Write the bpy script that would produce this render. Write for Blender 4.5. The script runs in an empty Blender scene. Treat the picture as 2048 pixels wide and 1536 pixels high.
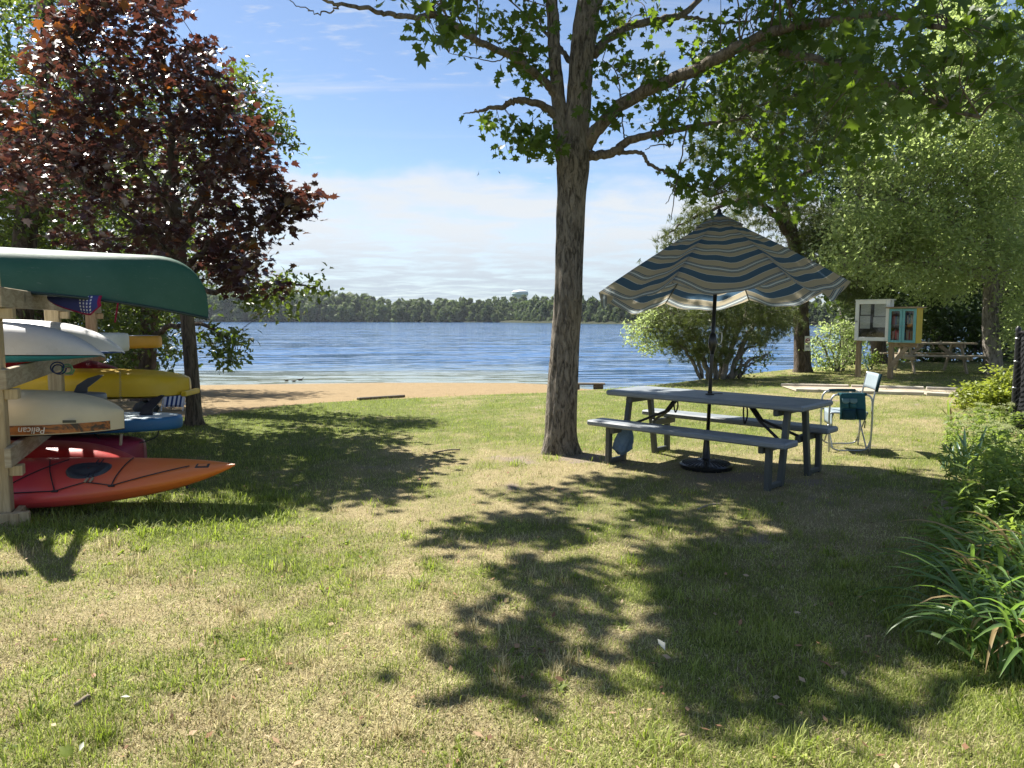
import bpy, math, random
import numpy as np
from mathutils import Vector, Matrix

random.seed(11)
rng = np.random.default_rng(7)
scene = bpy.context.scene
C = scene.collection

# ------------------------------------------------------------------ camera
F_PX = 1450.0            # focal length in pixels of the 2048 px wide photograph
CAM_H = 1.5
HORIZON = 638.0
PITCH = math.atan((768 - HORIZON) / F_PX)
cam_d = bpy.data.cameras.new("camera")
cam = bpy.data.objects.new("camera", cam_d)
C.objects.link(cam)
cam_d.sensor_width = 36.0
cam_d.lens = F_PX / 2048 * 36.0
cam_d.clip_end = 6000
cam.location = (0, 0, CAM_H)
cam.rotation_euler = (math.pi / 2 - PITCH, 0, 0)
scene.camera = cam

# ------------------------------------------------------------------ sky, sun, exposure
SUN_EL = math.radians(51)
SUN_AZ = math.radians(-45)       # measured from +Y towards +X
world = bpy.data.worlds.new("World")
scene.world = world
world.use_nodes = True
wt = world.node_tree
wt.nodes.clear()
def wn(t, **kw):
    n = wt.nodes.new(t)
    for k, v in kw.items():
        setattr(n, k, v)
    return n
sky = wn('ShaderNodeTexSky', sky_type='NISHITA')
sky.sun_disc = False
sky.sun_elevation = SUN_EL
sky.sun_rotation = SUN_AZ
sky.altitude = 0
sky.air_density = 0.82
sky.dust_density = 0.2
sky.ozone_density = 2.0
tc = wn('ShaderNodeTexCoord')
sep = wn('ShaderNodeSeparateXYZ')
wt.links.new(tc.outputs['Generated'], sep.inputs[0])
def wmath(op, a, b=None, clamp=False):
    n = wn('ShaderNodeMath', operation=op, use_clamp=clamp)
    for i, v in enumerate((a, b)):
        if v is None:
            continue
        if isinstance(v, (int, float)):
            n.inputs[i].default_value = v
        else:
            wt.links.new(v, n.inputs[i])
    return n.outputs[0]
def wrange(v, a, b, c=0.0, d=1.0, smooth=True):
    n = wn('ShaderNodeMapRange')
    n.interpolation_type = 'SMOOTHSTEP' if smooth else 'LINEAR'
    wt.links.new(v, n.inputs[0])
    for i, x in enumerate((a, b, c, d)):
        n.inputs[i + 1].default_value = x
    return n.outputs[0]
# clouds live on a plane overhead: direction / height gives streets of cloud that
# shrink towards the horizon
zc = wmath('MAXIMUM', sep.outputs[2], 0.02)
inv = wmath('DIVIDE', 1.0, wmath('ADD', zc, 0.10))
cmb = wn('ShaderNodeCombineXYZ')
wt.links.new(wmath('MULTIPLY', sep.outputs[0], inv), cmb.inputs[0])
wt.links.new(wmath('MULTIPLY', sep.outputs[1], inv), cmb.inputs[1])
def wnoise(scale, detail, rough, vec, off=(0, 0, 0), stretch=(1, 1, 1), dist=0.0, rot=0.0):
    m = wn('ShaderNodeMapping')
    m.inputs['Location'].default_value = off
    m.inputs['Scale'].default_value = stretch
    m.inputs['Rotation'].default_value = (0, 0, rot)
    wt.links.new(vec, m.inputs['Vector'])
    n = wn('ShaderNodeTexNoise')
    n.inputs['Scale'].default_value = scale
    n.inputs['Detail'].default_value = detail
    n.inputs['Roughness'].default_value = rough
    n.inputs['Distortion'].default_value = dist
    wt.links.new(m.outputs[0], n.inputs['Vector'])
    return n.outputs['Fac']
edge_n = wnoise(2.1, 6, 0.6, tc.outputs['Generated'], off=(3.1, 1.7, 0.4), stretch=(1, 1, 2.2))
elev = wmath('ADD', sep.outputs[2], wmath('MULTIPLY', wmath('SUBTRACT', edge_n, 0.5), 0.34))
bank = wrange(elev, 0.185, 0.135)                 # low cloud bank all round
body = wnoise(2.6, 9, 0.62, cmb.outputs[0], off=(1.2, 0.3, 0), stretch=(0.8, 1.15, 1), dist=0.3)
bank = wmath('MULTIPLY', bank, wrange(body, 0.34, 0.60, 0.58, 1.0))
wisp = wnoise(1.0, 8, 0.64, cmb.outputs[0], off=(6.4, 2.3, 0), stretch=(0.5, 2.4, 1), dist=0.7, rot=0.35)
wisp = wmath('MULTIPLY', wrange(wisp, 0.47, 0.72), 0.62)
puff = wnoise(9.0, 4, 0.6, cmb.outputs[0], off=(0.4, 5.3, 0), stretch=(0.9, 1.9, 1), rot=0.3)
patch = wnoise(0.8, 2, 0.5, cmb.outputs[0], off=(2.45, 3.3, 0))
puff = wmath('MULTIPLY', wrange(puff, 0.52, 0.75), wmath('MULTIPLY', wrange(patch, 0.46, 0.6), 0.6))
cl = wmath('MAXIMUM', bank, wmath('MAXIMUM', wisp, puff), clamp=True)
cl = wmath('MULTIPLY', cl, 0.95)
mix = wn('ShaderNodeMix', data_type='RGBA')
wt.links.new(cl, mix.inputs['Factor'])
tint = wn('ShaderNodeMix', data_type='RGBA', blend_type='MULTIPLY')
tint.inputs['Factor'].default_value = 1.0
wt.links.new(sky.outputs[0], tint.inputs[6])
tint.inputs[7].default_value = (1.0, 1.0, 1.0, 1)
wt.links.new(tint.outputs[2], mix.inputs[6])
ccol = wn('ShaderNodeMix', data_type='RGBA')      # thin grey-blue near the horizon, whiter higher up
wt.links.new(wrange(sep.outputs[2], 0.02, 0.13), ccol.inputs['Factor'])
ccol.inputs[6].default_value = (3.3, 3.85, 4.45, 1)
ccol.inputs[7].default_value = (5.2, 5.45, 5.7, 1)
wt.links.new(ccol.outputs[2], mix.inputs[7])
bg = wn('ShaderNodeBackground')
bg.inputs['Strength'].default_value = 0.060
wt.links.new(mix.outputs[2], bg.inputs['Color'])
wo = wn('ShaderNodeOutputWorld')
wt.links.new(bg.outputs[0], wo.inputs[0])

sun_d = bpy.data.lights.new("sun", 'SUN')
sun_d.energy = 5.0
sun_d.angle = math.radians(0.53)
sun_d.color = (1.0, 0.95, 0.86)
sun = bpy.data.objects.new("sun", sun_d)
C.objects.link(sun)
SUN = Vector((math.sin(SUN_AZ) * math.cos(SUN_EL), math.cos(SUN_AZ) * math.cos(SUN_EL), math.sin(SUN_EL)))
sun.location = SUN * 40
sun.rotation_euler = SUN.to_track_quat('Z', 'Y').to_euler()
SHX, SHY = -SUN.x / SUN.z, -SUN.y / SUN.z      # shadow shift per metre of height

vs = scene.view_settings
vs.view_transform = 'Standard'
vs.look = 'None'
vs.exposure = 1.42
vs.gamma = 1.0
vs.use_curve_mapping = False
try:
    scene.cycles.use_denoising = True
    scene.cycles.transparent_max_bounces = 12
    scene.cycles.max_bounces = 7
    scene.cycles.sample_clamp_indirect = 6
except Exception:
    pass

# ------------------------------------------------------------------ pixel <-> place
CP, SP = math.cos(PITCH), math.sin(PITCH)
def ray(px, py):
    a = (px - 1024) / F_PX
    b = (768 - py) / F_PX
    return np.array([a, CP + b * SP, -SP + b * CP])
def at(px, py, d):
    """the point seen at a photo pixel that lies d metres ahead (world Y)"""
    r = ray(px, py)
    t = d / r[1]
    return np.array([r[0] * t, d, CAM_H + r[2] * t])
def atz(px, py, z):
    r = ray(px, py)
    t = (z - CAM_H) / r[2]
    return np.array([r[0] * t, r[1] * t, z])
def project(P):
    P = np.asarray(P, float)
    x, y, z = P[..., 0], P[..., 1], P[..., 2] - CAM_H
    dep = y * CP - z * SP
    up = y * SP + z * CP
    dep = np.where(dep < 0.05, 0.05, dep)
    return 1024 + F_PX * x / dep, 768 - F_PX * up / dep

# ------------------------------------------------------------------ noise
def _h(ix, iy, iz, seed):
    n = (ix.astype(np.int64) * 374761393 + iy.astype(np.int64) * 668265263 + iz.astype(np.int64) * 2147483647 + seed * 1274126177) & 0xffffffff
    n = ((n ^ (n >> 13)) * 1274126177) & 0xffffffff
    return ((n ^ (n >> 16)) & 0xffff) / 65535.0
def vnoise(x, y, z=None, seed=0):
    x = np.asarray(x, float); y = np.asarray(y, float)
    z = np.zeros_like(x) if z is None else np.asarray(z, float)
    ix, iy, iz = np.floor(x), np.floor(y), np.floor(z)
    fx, fy, fz = x - ix, y - iy, z - iz
    u, v, w = fx * fx * (3 - 2 * fx), fy * fy * (3 - 2 * fy), fz * fz * (3 - 2 * fz)
    r = 0
    for a in (0, 1):
        for b in (0, 1):
            for c in (0, 1):
                r = r + _h(ix + a, iy + b, iz + c, seed) * (u if a else 1 - u) * (v if b else 1 - v) * (w if c else 1 - w)
    return r
def fbm(x, y, z=None, o=4, seed=0):
    s, a, t = 0, 0.5, 0
    for i in range(o):
        k = 2 ** i
        s = s + a * vnoise(np.asarray(x) * k, np.asarray(y) * k, None if z is None else np.asarray(z) * k, seed + i)
        t += a
        a *= 0.5
    return s / t
def sstep(a, b, x):
    t = np.clip((np.asarray(x, float) - a) / (b - a), 0, 1)
    return t * t * (3 - 2 * t)
def inpoly(px, py, poly):
    px = np.asarray(px); py = np.asarray(py)
    res = np.zeros(px.shape, bool)
    n = len(poly)
    for i in range(n):
        x1, y1 = poly[i]; x2, y2 = poly[(i + 1) % n]
        if y1 == y2:
            continue
        c = ((y1 > py) != (y2 > py)) & (px < (x2 - x1) * (py - y1) / (y2 - y1) + x1)
        res ^= c
    return res

# ------------------------------------------------------------------ terrain
WATER_Z = -1.0
_edge = [atz(px, py, 0.0)[:2] for px, py in ((240, 834), (400, 833), (500, 819), (600, 809), (700, 802), (840, 796), (960, 791), (1090, 787), (1200, 780))]
YL = np.array([(-60, 10.5), (-14, 10.9)] + [tuple(e) for e in _edge] + [(4.7, 17.8), (8.4, 20.4), (12.5, 22.9), (25, 25), (60, 27)])
YW = np.array([(-60, 25), (-12, 27.5), (-5, 28.6), (0.2, 28.4), (1.6, 27.6), (2.3, 25.0), (2.9, 21.0), (3.6, 19.4), (4.7, 19.4), (8.4, 22.2), (12.5, 25), (25, 28), (60, 30)])
def yl(x): return np.interp(x, YL[:, 0], YL[:, 1])
def yw(x): return np.interp(x, YW[:, 0], YW[:, 1])
def zg(x, y):
    x = np.asarray(x, float); y = np.asarray(y, float)
    a, b = yl(x), yw(x)
    base = 0.14 * sstep(3, 9, x) * sstep(9, 17, y) + 0.04 * (fbm(x * 0.35, y * 0.35, o=2, seed=3) - 0.5) * sstep(2.0, 5, np.abs(y - 7.5) + np.abs(x - 1))
    t = np.clip((y - a) / np.maximum(b - a, 0.1), 0, 1)
    beach = base * (1 - t) + WATER_Z * t
    deep = np.where(y > b, -0.12 * (y - b), 0)
    return np.maximum(beach + deep, -5.0)
def gz(x, y): return float(zg(np.array([x]), np.array([y]))[0])
def gp(px, py, far=45.0):
    """where the line of sight through a photo pixel first meets the ground"""
    r = ray(px, py)
    d = np.arange(0.6, far, 0.02)
    P = r[None] * (d / r[1])[:, None]
    P[:, 2] += CAM_H
    hit = np.nonzero(P[:, 2] <= zg(P[:, 0], P[:, 1]))[0]
    p = P[hit[0]] if len(hit) else P[-1]
    p[2] = gz(p[0], p[1])
    return p

# ------------------------------------------------------------------ mesh helpers
def np_mesh(name, V, tris=None, quads=None, attrs=None, smooth=False):
    me = bpy.data.meshes.new(name)
    V = np.ascontiguousarray(V, np.float32)
    nt = 0 if tris is None else len(tris)
    nq = 0 if quads is None else len(quads)
    me.vertices.add(len(V))
    me.vertices.foreach_set('co', V.ravel())
    loops = []
    starts = []
    if nt:
        loops.append(np.asarray(tris, np.int32).ravel()); starts.append(np.arange(nt, dtype=np.int32) * 3)
    if nq:
        loops.append(np.asarray(quads, np.int32).ravel()); starts.append(nt * 3 + np.arange(nq, dtype=np.int32) * 4)
    L = np.concatenate(loops)
    me.loops.add(len(L))
    me.loops.foreach_set('vertex_index', L)
    me.polygons.add(nt + nq)
    me.polygons.foreach_set('loop_start', np.concatenate(starts))
    if smooth:
        me.polygons.foreach_set('use_smooth', np.ones(nt + nq, bool))
    me.update(calc_edges=True)
    for k, a in (attrs or {}).items():
        at_ = me.attributes.new(k, 'FLOAT', 'POINT')
        at_.data.foreach_set('value', np.ascontiguousarray(a, np.float32))
    return me

def tag(o, label=None, cat=None, group=None, kind=None):
    if label: o['label'] = label
    if cat: o['category'] = cat
    if group: o['group'] = group
    if kind: o['kind'] = kind
    return o
def thing(name, loc, label, cat, group=None):
    e = bpy.data.objects.new(name, None)
    e.empty_display_size = 0.1
    e.location = Vector([float(c) for c in loc])
    C.objects.link(e)
    return tag(e, label, cat, group)
def world_loc(o):
    v = Vector((0, 0, 0))
    while o is not None:
        v = v + Vector(o.location)
        o = o.parent
    return v
def link(name, me, m, parent=None, M=None):
    """link a mesh whose vertices are in world (or M-local) coordinates"""
    o = bpy.data.objects.new(name, me)
    if m is not None:
        me.materials.clear()
        me.materials.append(m)
    C.objects.link(o)
    if M is not None:
        o.matrix_world = M
        if parent is not None:
            o.parent = parent
            o.matrix_basis = Matrix.Translation(-world_loc(parent)) @ M
    elif parent is not None:
        o.parent = parent
        o.location = -world_loc(parent)
    return o

class MB:
    """collects simple shapes into one mesh"""
    def __init__(self):
        self.v = []; self.f = []
    def add(self, V, Fc):
        b = len(self.v)
        self.v += [tuple(float(c) for c in p) for p in V]
        self.f += [tuple(i + b for i in f) for f in Fc]
        return self
    def box(self, c, s, R=None, ch=0.004):
        """chamfered box: centre, full sizes, rotation matrix"""
        hx, hy, hz = s[0] / 2, s[1] / 2, s[2] / 2
        ch = min(ch, hx * 0.6, hy * 0.6, hz * 0.6)
        V = []
        idx = {}
        for sx in (-1, 1):
            for sy in (-1, 1):
                for sz in (-1, 1):
                    for ax in range(3):
                        p = [sx * (hx - ch), sy * (hy - ch), sz * (hz - ch)]
                        p[ax] = (sx * hx, sy * hy, sz * hz)[ax]
                        idx[(sx, sy, sz, ax)] = len(V)
                        V.append(p)
        Fc = []
        for ax in range(3):
            o1, o2 = [(1, 2), (2, 0), (0, 1)][ax]
            for s_ in (-1, 1):
                q = []
                for a, b in ((-1, -1), (1, -1), (1, 1), (-1, 1)):
                    k = [0, 0, 0]; k[ax] = s_; k[o1] = a; k[o2] = b
                    q.append(idx[(k[0], k[1], k[2], ax)])
                Fc.append(q if s_ > 0 else q[::-1])
        for ax in range(3):
            o1, o2 = [(1, 2), (2, 0), (0, 1)][ax]
            for a in (-1, 1):
                for b in (-1, 1):
                    k0 = [0, 0, 0]; k0[ax] = -1; k0[o1] = a; k0[o2] = b
                    k1 = list(k0); k1[ax] = 1
                    q = [idx[(*k0, o1)], idx[(*k1, o1)], idx[(*k1, o2)], idx[(*k0, o2)]]
                    Fc.append(q if a * b < 0 else q[::-1])
        for sx in (-1, 1):
            for sy in (-1, 1):
                for sz in (-1, 1):
                    t = [idx[(sx, sy, sz, i)] for i in range(3)]
                    Fc.append(t if sx * sy * sz > 0 else t[::-1])
        c = Vector([float(q) for q in c])
        if R is None:
            R = Matrix.Identity(3)
        return self.add([c + R @ Vector(p) for p in V], Fc)
    def beam(self, a, b, w, h, ch=0.004, up=(0, 0, 1)):
        """rectangular bar from a to b, w across and h along 'up'"""
        a, b = Vector([float(q) for q in a]), Vector([float(q) for q in b])
        x = (b - a).normalized()
        u = Vector(up)
        y = u.cross(x)
        if y.length < 1e-4:
            y = Vector((0, 1, 0)).cross(x)
        y.normalize()
        z = x.cross(y)
        R = Matrix((x, y, z)).transposed()
        return self.box((a + b) / 2, ((b - a).length, w, h), R, ch)
    def tube(self, pts, r, n=8, cap=True):
        P = [Vector([float(q) for q in p]) for p in pts]
        rr = list(r) if hasattr(r, '__len__') else [r] * len(P)
        t0 = (P[1] - P[0]).normalized()
        nrm = t0.orthogonal().normalized()
        V = []
        for i, p in enumerate(P):
            t = (P[min(i + 1, len(P) - 1)] - P[max(i - 1, 0)]).normalized()
            nrm = (nrm - t * nrm.dot(t))
            nrm = nrm.normalized() if nrm.length > 1e-6 else t.orthogonal().normalized()
            b = t.cross(nrm)
            for k in range(n):
                a = 2 * math.pi * k / n
                V.append(p + (nrm * math.cos(a) + b * math.sin(a)) * rr[i])
        Fc = []
        for i in range(len(P) - 1):
            for k in range(n):
                k2 = (k + 1) % n
                Fc.append((i * n + k, i * n + k2, (i + 1) * n + k2, (i + 1) * n + k))
        if cap:
            Fc.append(tuple(range(n - 1, -1, -1)))
            Fc.append(tuple((len(P) - 1) * n + k for k in range(n)))
        return self.add(V, Fc)
    def lathe(self, prof, c=(0, 0, 0), n=24):
        V = []; Fc = []
        for r, z in prof:
            for k in range(n):
                a = 2 * math.pi * k / n
                V.append((c[0] + r * math.cos(a), c[1] + r * math.sin(a), c[2] + z))
        for i in range(len(prof) - 1):
            for k in range(n):
                k2 = (k + 1) % n
                Fc.append((i * n + k, i * n + k2, (i + 1) * n + k2, (i + 1) * n + k))
        Fc.append(tuple(range(n - 1, -1, -1)))
        Fc.append(tuple((len(prof) - 1) * n + k for k in range(n)))
        return self.add(V, Fc)
    def grid(self, P):
        """P: rows x cols of points"""
        r, c = len(P), len(P[0])
        V = [p for row in P for p in row]
        Fc = [(i * c + j, i * c + j + 1, (i + 1) * c + j + 1, (i + 1) * c + j) for i in range(r - 1) for j in range(c - 1)]
        return self.add(V, Fc)
    def build(self, name, m, parent=None, smooth=False, M=None, angle=None):
        me = bpy.data.meshes.new(name)
        me.from_pydata(self.v, [], self.f)
        if smooth:
            me.polygons.foreach_set('use_smooth', [True] * len(me.polygons))
            if angle:
                try:
                    me.set_sharp_from_angle(angle=math.radians(angle))
                except Exception:
                    pass
        me.update()
        return link(name, me, m, parent, M)

def curve_pts(ctrl, n=8):
    """Catmull-Rom through control rows (any width)"""
    P = np.asarray(ctrl, float)
    Q = np.vstack([2 * P[0] - P[1], P, 2 * P[-1] - P[-2]])
    out = []
    for i in range(1, len(Q) - 2):
        p0, p1, p2, p3 = Q[i - 1], Q[i], Q[i + 1], Q[i + 2]
        for k in range(n):
            t = k / n
            out.append(0.5 * ((2 * p1) + (-p0 + p2) * t + (2 * p0 - 5 * p1 + 4 * p2 - p3) * t * t + (-p0 + 3 * p1 - 3 * p2 + p3) * t ** 3))
    out.append(P[-1])
    return np.array(out)

# ------------------------------------------------------------------ materials
def nodes(name):
    m = bpy.data.materials.new(name)
    m.use_nodes = True
    t = m.node_tree
    t.nodes.clear()
    out = t.nodes.new('ShaderNodeOutputMaterial')
    return m, t, out
class G:
    def __init__(self, t): self.t = t
    def n(self, ty, **kw):
        x = self.t.nodes.new(ty)
        for k, v in kw.items(): setattr(x, k, v)
        return x
    def l(self, a, b): self.t.links.new(a, b)
    def set(self, sock, v):
        if isinstance(v, bpy.types.NodeSocket): self.l(v, sock)
        elif hasattr(v, '__len__') and sock.type == 'RGBA' and len(v) == 3: sock.default_value = (*v, 1)
        else: sock.default_value = v
    def math(self, op, a, b=0.0, clamp=False):
        x = self.n('ShaderNodeMath', operation=op, use_clamp=clamp)
        self.set(x.inputs[0], a); self.set(x.inputs[1], b)
        return x.outputs[0]
    def rng(self, v, a, b, c=0.0, d=1.0):
        x = self.n('ShaderNodeMapRange', interpolation_type='SMOOTHSTEP')
        self.set(x.inputs[0], v)
        for i, q in enumerate((a, b, c, d)): self.set(x.inputs[i + 1], q)
        return x.outputs[0]
    def mix(self, f, a, b, blend='MIX'):
        x = self.n('ShaderNodeMix', data_type='RGBA', blend_type=blend)
        self.set(x.inputs[0], f); self.set(x.inputs[6], a); self.set(x.inputs[7], b)
        return x.outputs[2]
    def coord(self, kind='Object'): return self.n('ShaderNodeTexCoord').outputs[kind]
    def pos(self): return self.n('ShaderNodeNewGeometry').outputs['Position']
    def map(self, v, scale=(1, 1, 1), rot=(0, 0, 0), loc=(0, 0, 0)):
        x = self.n('ShaderNodeMapping')
        self.l(v, x.inputs[0])
        x.inputs['Scale'].default_value = scale; x.inputs['Rotation'].default_value = rot; x.inputs['Location'].default_value = loc
        return x.outputs[0]
    def noise(self, v, scale, detail=4, rough=0.5, dist=0.0):
        x = self.n('ShaderNodeTexNoise')
        self.l(v, x.inputs['Vector'])
        x.inputs['Scale'].default_value = scale; x.inputs['Detail'].default_value = detail
        x.inputs['Roughness'].default_value = rough; x.inputs['Distortion'].default_value = dist
        return x.outputs['Fac']
    def attr(self, name, ty='GEOMETRY'):
        x = self.n('ShaderNodeAttribute', attribute_name=name, attribute_type=ty)
        return x.outputs['Fac']
    def bump(self, h, strength, dist):
        x = self.n('ShaderNodeBump')
        self.l(h, x.inputs['Height'])
        x.inputs['Strength'].default_value = strength; x.inputs['Distance'].default_value = dist
        return x.outputs[0]
    def bsdf(self, col, rough=0.6, normal=None, spec=0.5, metal=0.0):
        x = self.n('ShaderNodeBsdfPrincipled')
        self.set(x.inputs['Base Color'], col); self.set(x.inputs['Roughness'], rough)
        x.inputs['Specular IOR Level'].default_value = spec; x.inputs['Metallic'].default_value = metal
        if normal is not None: self.l(normal, x.inputs['Normal'])
        return x
def m_plain(name, col, rough=0.5, spec=0.5, metal=0.0, var=0.12, scale=9.0, bump=0.0, dirt=None):
    """paint / plastic / metal with uneven tone and gloss"""
    m, t, out = nodes(name); g = G(t)
    p = g.coord()
    n1 = g.noise(p, scale, 5, 0.6)
    n2 = g.noise(p, scale * 7, 3, 0.6)
    c = g.mix(g.rng(n1, 0.3, 0.75, 0, var), col, tuple(x * 0.55 for x in col))
    c = g.mix(g.rng(n2, 0.45, 0.8, 0, var), c, tuple(min(1, x * 1.3 + 0.02) for x in col))
    if dirt:
        c = g.mix(g.rng(g.noise(p, scale * 0.5, 6, 0.7), 0.52, 0.72, 0, 0.55), c, dirt)
    r = g.math('ADD', g.math('MULTIPLY', n2, 0.22), rough - 0.1)
    nb = g.bump(n2, bump, 0.004) if bump else None
    s = g.bsdf(c, r, nb, spec, metal)
    g.l(s.outputs[0], out.inputs[0])
    return m
def m_wood(name, c1, c2, scale=(2, 26, 26), rough=0.75, knots=True):
    m, t, out = nodes(name); g = G(t)
    p = g.coord()
    q = g.map(p, scale)
    n = g.noise(q, 1.0, 6, 0.6, 1.2)
    n2 = g.noise(g.map(p, tuple(s * 5 for s in scale)), 1.0, 3, 0.7)
    c = g.mix(g.rng(n, 0.36, 0.64), c1, c2)
    c = g.mix(g.math('MULTIPLY', n2, 0.35), c, tuple(x * 0.5 for x in c1))
    if knots:
        k = g.noise(p, 4.5, 1, 0.3)
        c = g.mix(g.rng(k, 0.70, 0.76, 0, 0.7), c, tuple(x * 0.3 for x in c1))
    nb = g.bump(g.math('ADD', n, g.math('MULTIPLY', n2, 0.6)), 0.5, 0.004)
    s = g.bsdf(c, rough, nb, 0.25)
    g.l(s.outputs[0], out.inputs[0])
    return m
def m_leaf(name, ca, cb, trans, rough=0.42, tfac=0.4, spec=0.5):
    """thin leaf: reflects, lets sunlight through; tone differs leaf by leaf"""
    m, t, out = nodes(name); g = G(t)
    v = g.attr('var')
    oi = g.n('ShaderNodeObjectInfo').outputs['Random']
    f = g.math('FRACT', g.math('ADD', v, oi))
    c = g.mix(f, ca, cb)
    tr = g.mix(f, trans, tuple(min(1, x * 1.35) for x in trans))
    s = g.bsdf(c, rough, None, spec)
    tl = g.n('ShaderNodeBsdfTranslucent')
    g.set(tl.inputs[0], tr)
    mx = g.n('ShaderNodeMixShader')
    mx.inputs[0].default_value = tfac
    g.l(s.outputs[0], mx.inputs[1]); g.l(tl.outputs[0], mx.inputs[2])
    g.l(mx.outputs[0], out.inputs[0])
    return m
def m_bark(name, c1, c2, vs_=3.0, hs=22.0, depth=0.02, rough=0.9):
    m, t, out = nodes(name); g = G(t)
    p = g.coord()
    wob = g.noise(p, 2.2, 3, 0.5)
    q = g.map(p, (hs, hs, vs_))
    a = g.noise(q, 1.0, 7, 0.65, 0.9)
    b = g.noise(g.map(p, (hs * 2.6, hs * 2.6, vs_ * 5)), 1.0, 5, 0.7, 0.4)
    h = g.math('ADD', g.rng(a, 0.3, 0.68), g.math('MULTIPLY', b, 0.5))
    c = g.mix(g.rng(h, 0.25, 1.1), c1, c2)
    c = g.mix(g.rng(wob, 0.45, 0.8, 0, 0.4), c, tuple(min(1, x * 1.5) for x in c2))
    s = g.bsdf(c, rough, g.bump(h, 0.9, depth), 0.2)
    g.l(s.outputs[0], out.inputs[0])
    return m

# ------------------------------------------------------------------ dryness of the lawn (shared by soil and blades)
def dryness(x, y):
    x = np.asarray(x, float); y = np.asarray(y, float)
    n = fbm(x * 0.9, y * 0.9, o=4, seed=21)
    n2 = fbm(x * 3.1, y * 3.1, o=3, seed=31)
    d = 0.50 - 0.34 * sstep(6.8, 9.5, y) + 0.0 * x
    d = d + 0.12 * sstep(5.5, 3.5, y) * sstep(1.5, -0.5, x) + 0.10 * sstep(3.2, 1.8, y)
    d = d - 0.35 * sstep(-1.2, -2.3, x) * sstep(4.6, 5.4, y)          # lush by the kayaks
    d = d + 0.42 * np.exp(-(((x - 2.0) / 1.3) ** 2 + ((y - 7.0) / 1.0) ** 2))   # worn under the table
    d = d + 0.30 * np.exp(-(((x - 0.5) / 0.9) ** 2 + ((y - 6.9) / 0.8) ** 2))
    d = d + 0.25 * np.exp(-(((x + 0.9) / 1.6) ** 2 + ((y - 8.1) / 0.9) ** 2))
    d = d + 0.22 * sstep(3.0, 5.0, x) * sstep(8, 10, y)
    d = d - 0.25 * sstep(0.6, 2.2, x) * sstep(5.0, 3.5, y)
    n4 = fbm(x * 9.0, y * 9.0, o=2, seed=37)
    return np.clip(d + 0.95 * (n - 0.5) + 1.0 * (n2 - 0.5) + 0.8 * (n4 - 0.5), 0, 1)
def bare(x, y):
    x = np.asarray(x, float); y = np.asarray(y, float)
    n = fbm(x * 2.2, y * 2.2, o=3, seed=41)
    b = 1.1 * np.exp(-(((x - 0.75) / 0.62) ** 2 + ((y - 7.7) / 0.38) ** 2)) + 0.65 * np.exp(-(((x - 2.1) / 1.1) ** 2 + ((y - 6.6) / 0.6) ** 2))
    b = b + 0.5 * np.exp(-(((x + 1.45) / 0.35) ** 2 + ((y - 7.2) / 0.18) ** 2)) + 0.8 * np.exp(-(((x - 3.6) / 0.5) ** 2 + ((y - 5.3) / 0.5) ** 2))
    n3 = fbm(x * 6.0, y * 6.0, o=3, seed=43)
    return np.clip(b + 1.5 * (n - 0.62) + 2.2 * np.clip(n3 - 0.60, 0, 1), 0, 1)

# lawn sheet
def axis(parts):
    out = []
    for a, b, s in parts:
        out += list(np.arange(a, b - 1e-6, s))
    out.append(parts[-1][1])
    return np.array(out)
def sheet(name, xs, fy, nv, m, zoff=0.0, attrs=True, vs_=None):
    v = np.linspace(0, 1, nv) if vs_ is None else vs_
    X, Vv = np.meshgrid(xs, v)
    Y = fy(X, Vv)
    Z = zg(X, Y) + zoff
    P = np.stack([X, Y, Z], -1).reshape(-1, 3)
    nr, nc = X.shape
    i = np.arange((nr - 1) * nc).reshape(nr - 1, nc)[:, :-1].ravel()
    Q = np.stack([i, i + 1, i + 1 + nc, i + nc], -1)
    at_ = {'dry': dryness(P[:, 0], P[:, 1]), 'bare': bare(P[:, 0], P[:, 1])} if attrs else {}
    o = link(name, np_mesh(name, P, quads=Q, attrs=at_, smooth=True), m)
    return tag(o, kind='structure')

def m_lawn():
    m, t, out = nodes('lawn_soil'); g = G(t)
    p = g.pos()
    d, b = g.attr('dry'), g.attr('bare')
    n = g.noise(p, 38, 5, 0.7)
    n2 = g.noise(p, 150, 3, 0.7)
    n3 = g.noise(p, 9, 4, 0.6)
    f = g.math('ADD', d, g.math('MULTIPLY', g.math('SUBTRACT', n3, 0.5), 0.6), True)
    green = g.mix(n, (0.09, 0.13, 0.03), (0.19, 0.23, 0.06))
    straw = g.mix(n, (0.27, 0.215, 0.11), (0.50, 0.42, 0.24))
    c = g.mix(f, green, straw)
    dirt = g.mix(n, (0.20, 0.155, 0.115), (0.42, 0.35, 0.28))
    c = g.mix(g.rng(b, 0.25, 0.7), c, dirt)
    c = g.mix(g.rng(n2, 0.38, 0.66, 0, 0.75), c, (0.045, 0.036, 0.02))
    s = g.bsdf(c, 0.95, g.bump(g.math('ADD', n, n2), 0.8, 0.012), 0.1)
    g.l(s.outputs[0], out.inputs[0])
    return m
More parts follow.
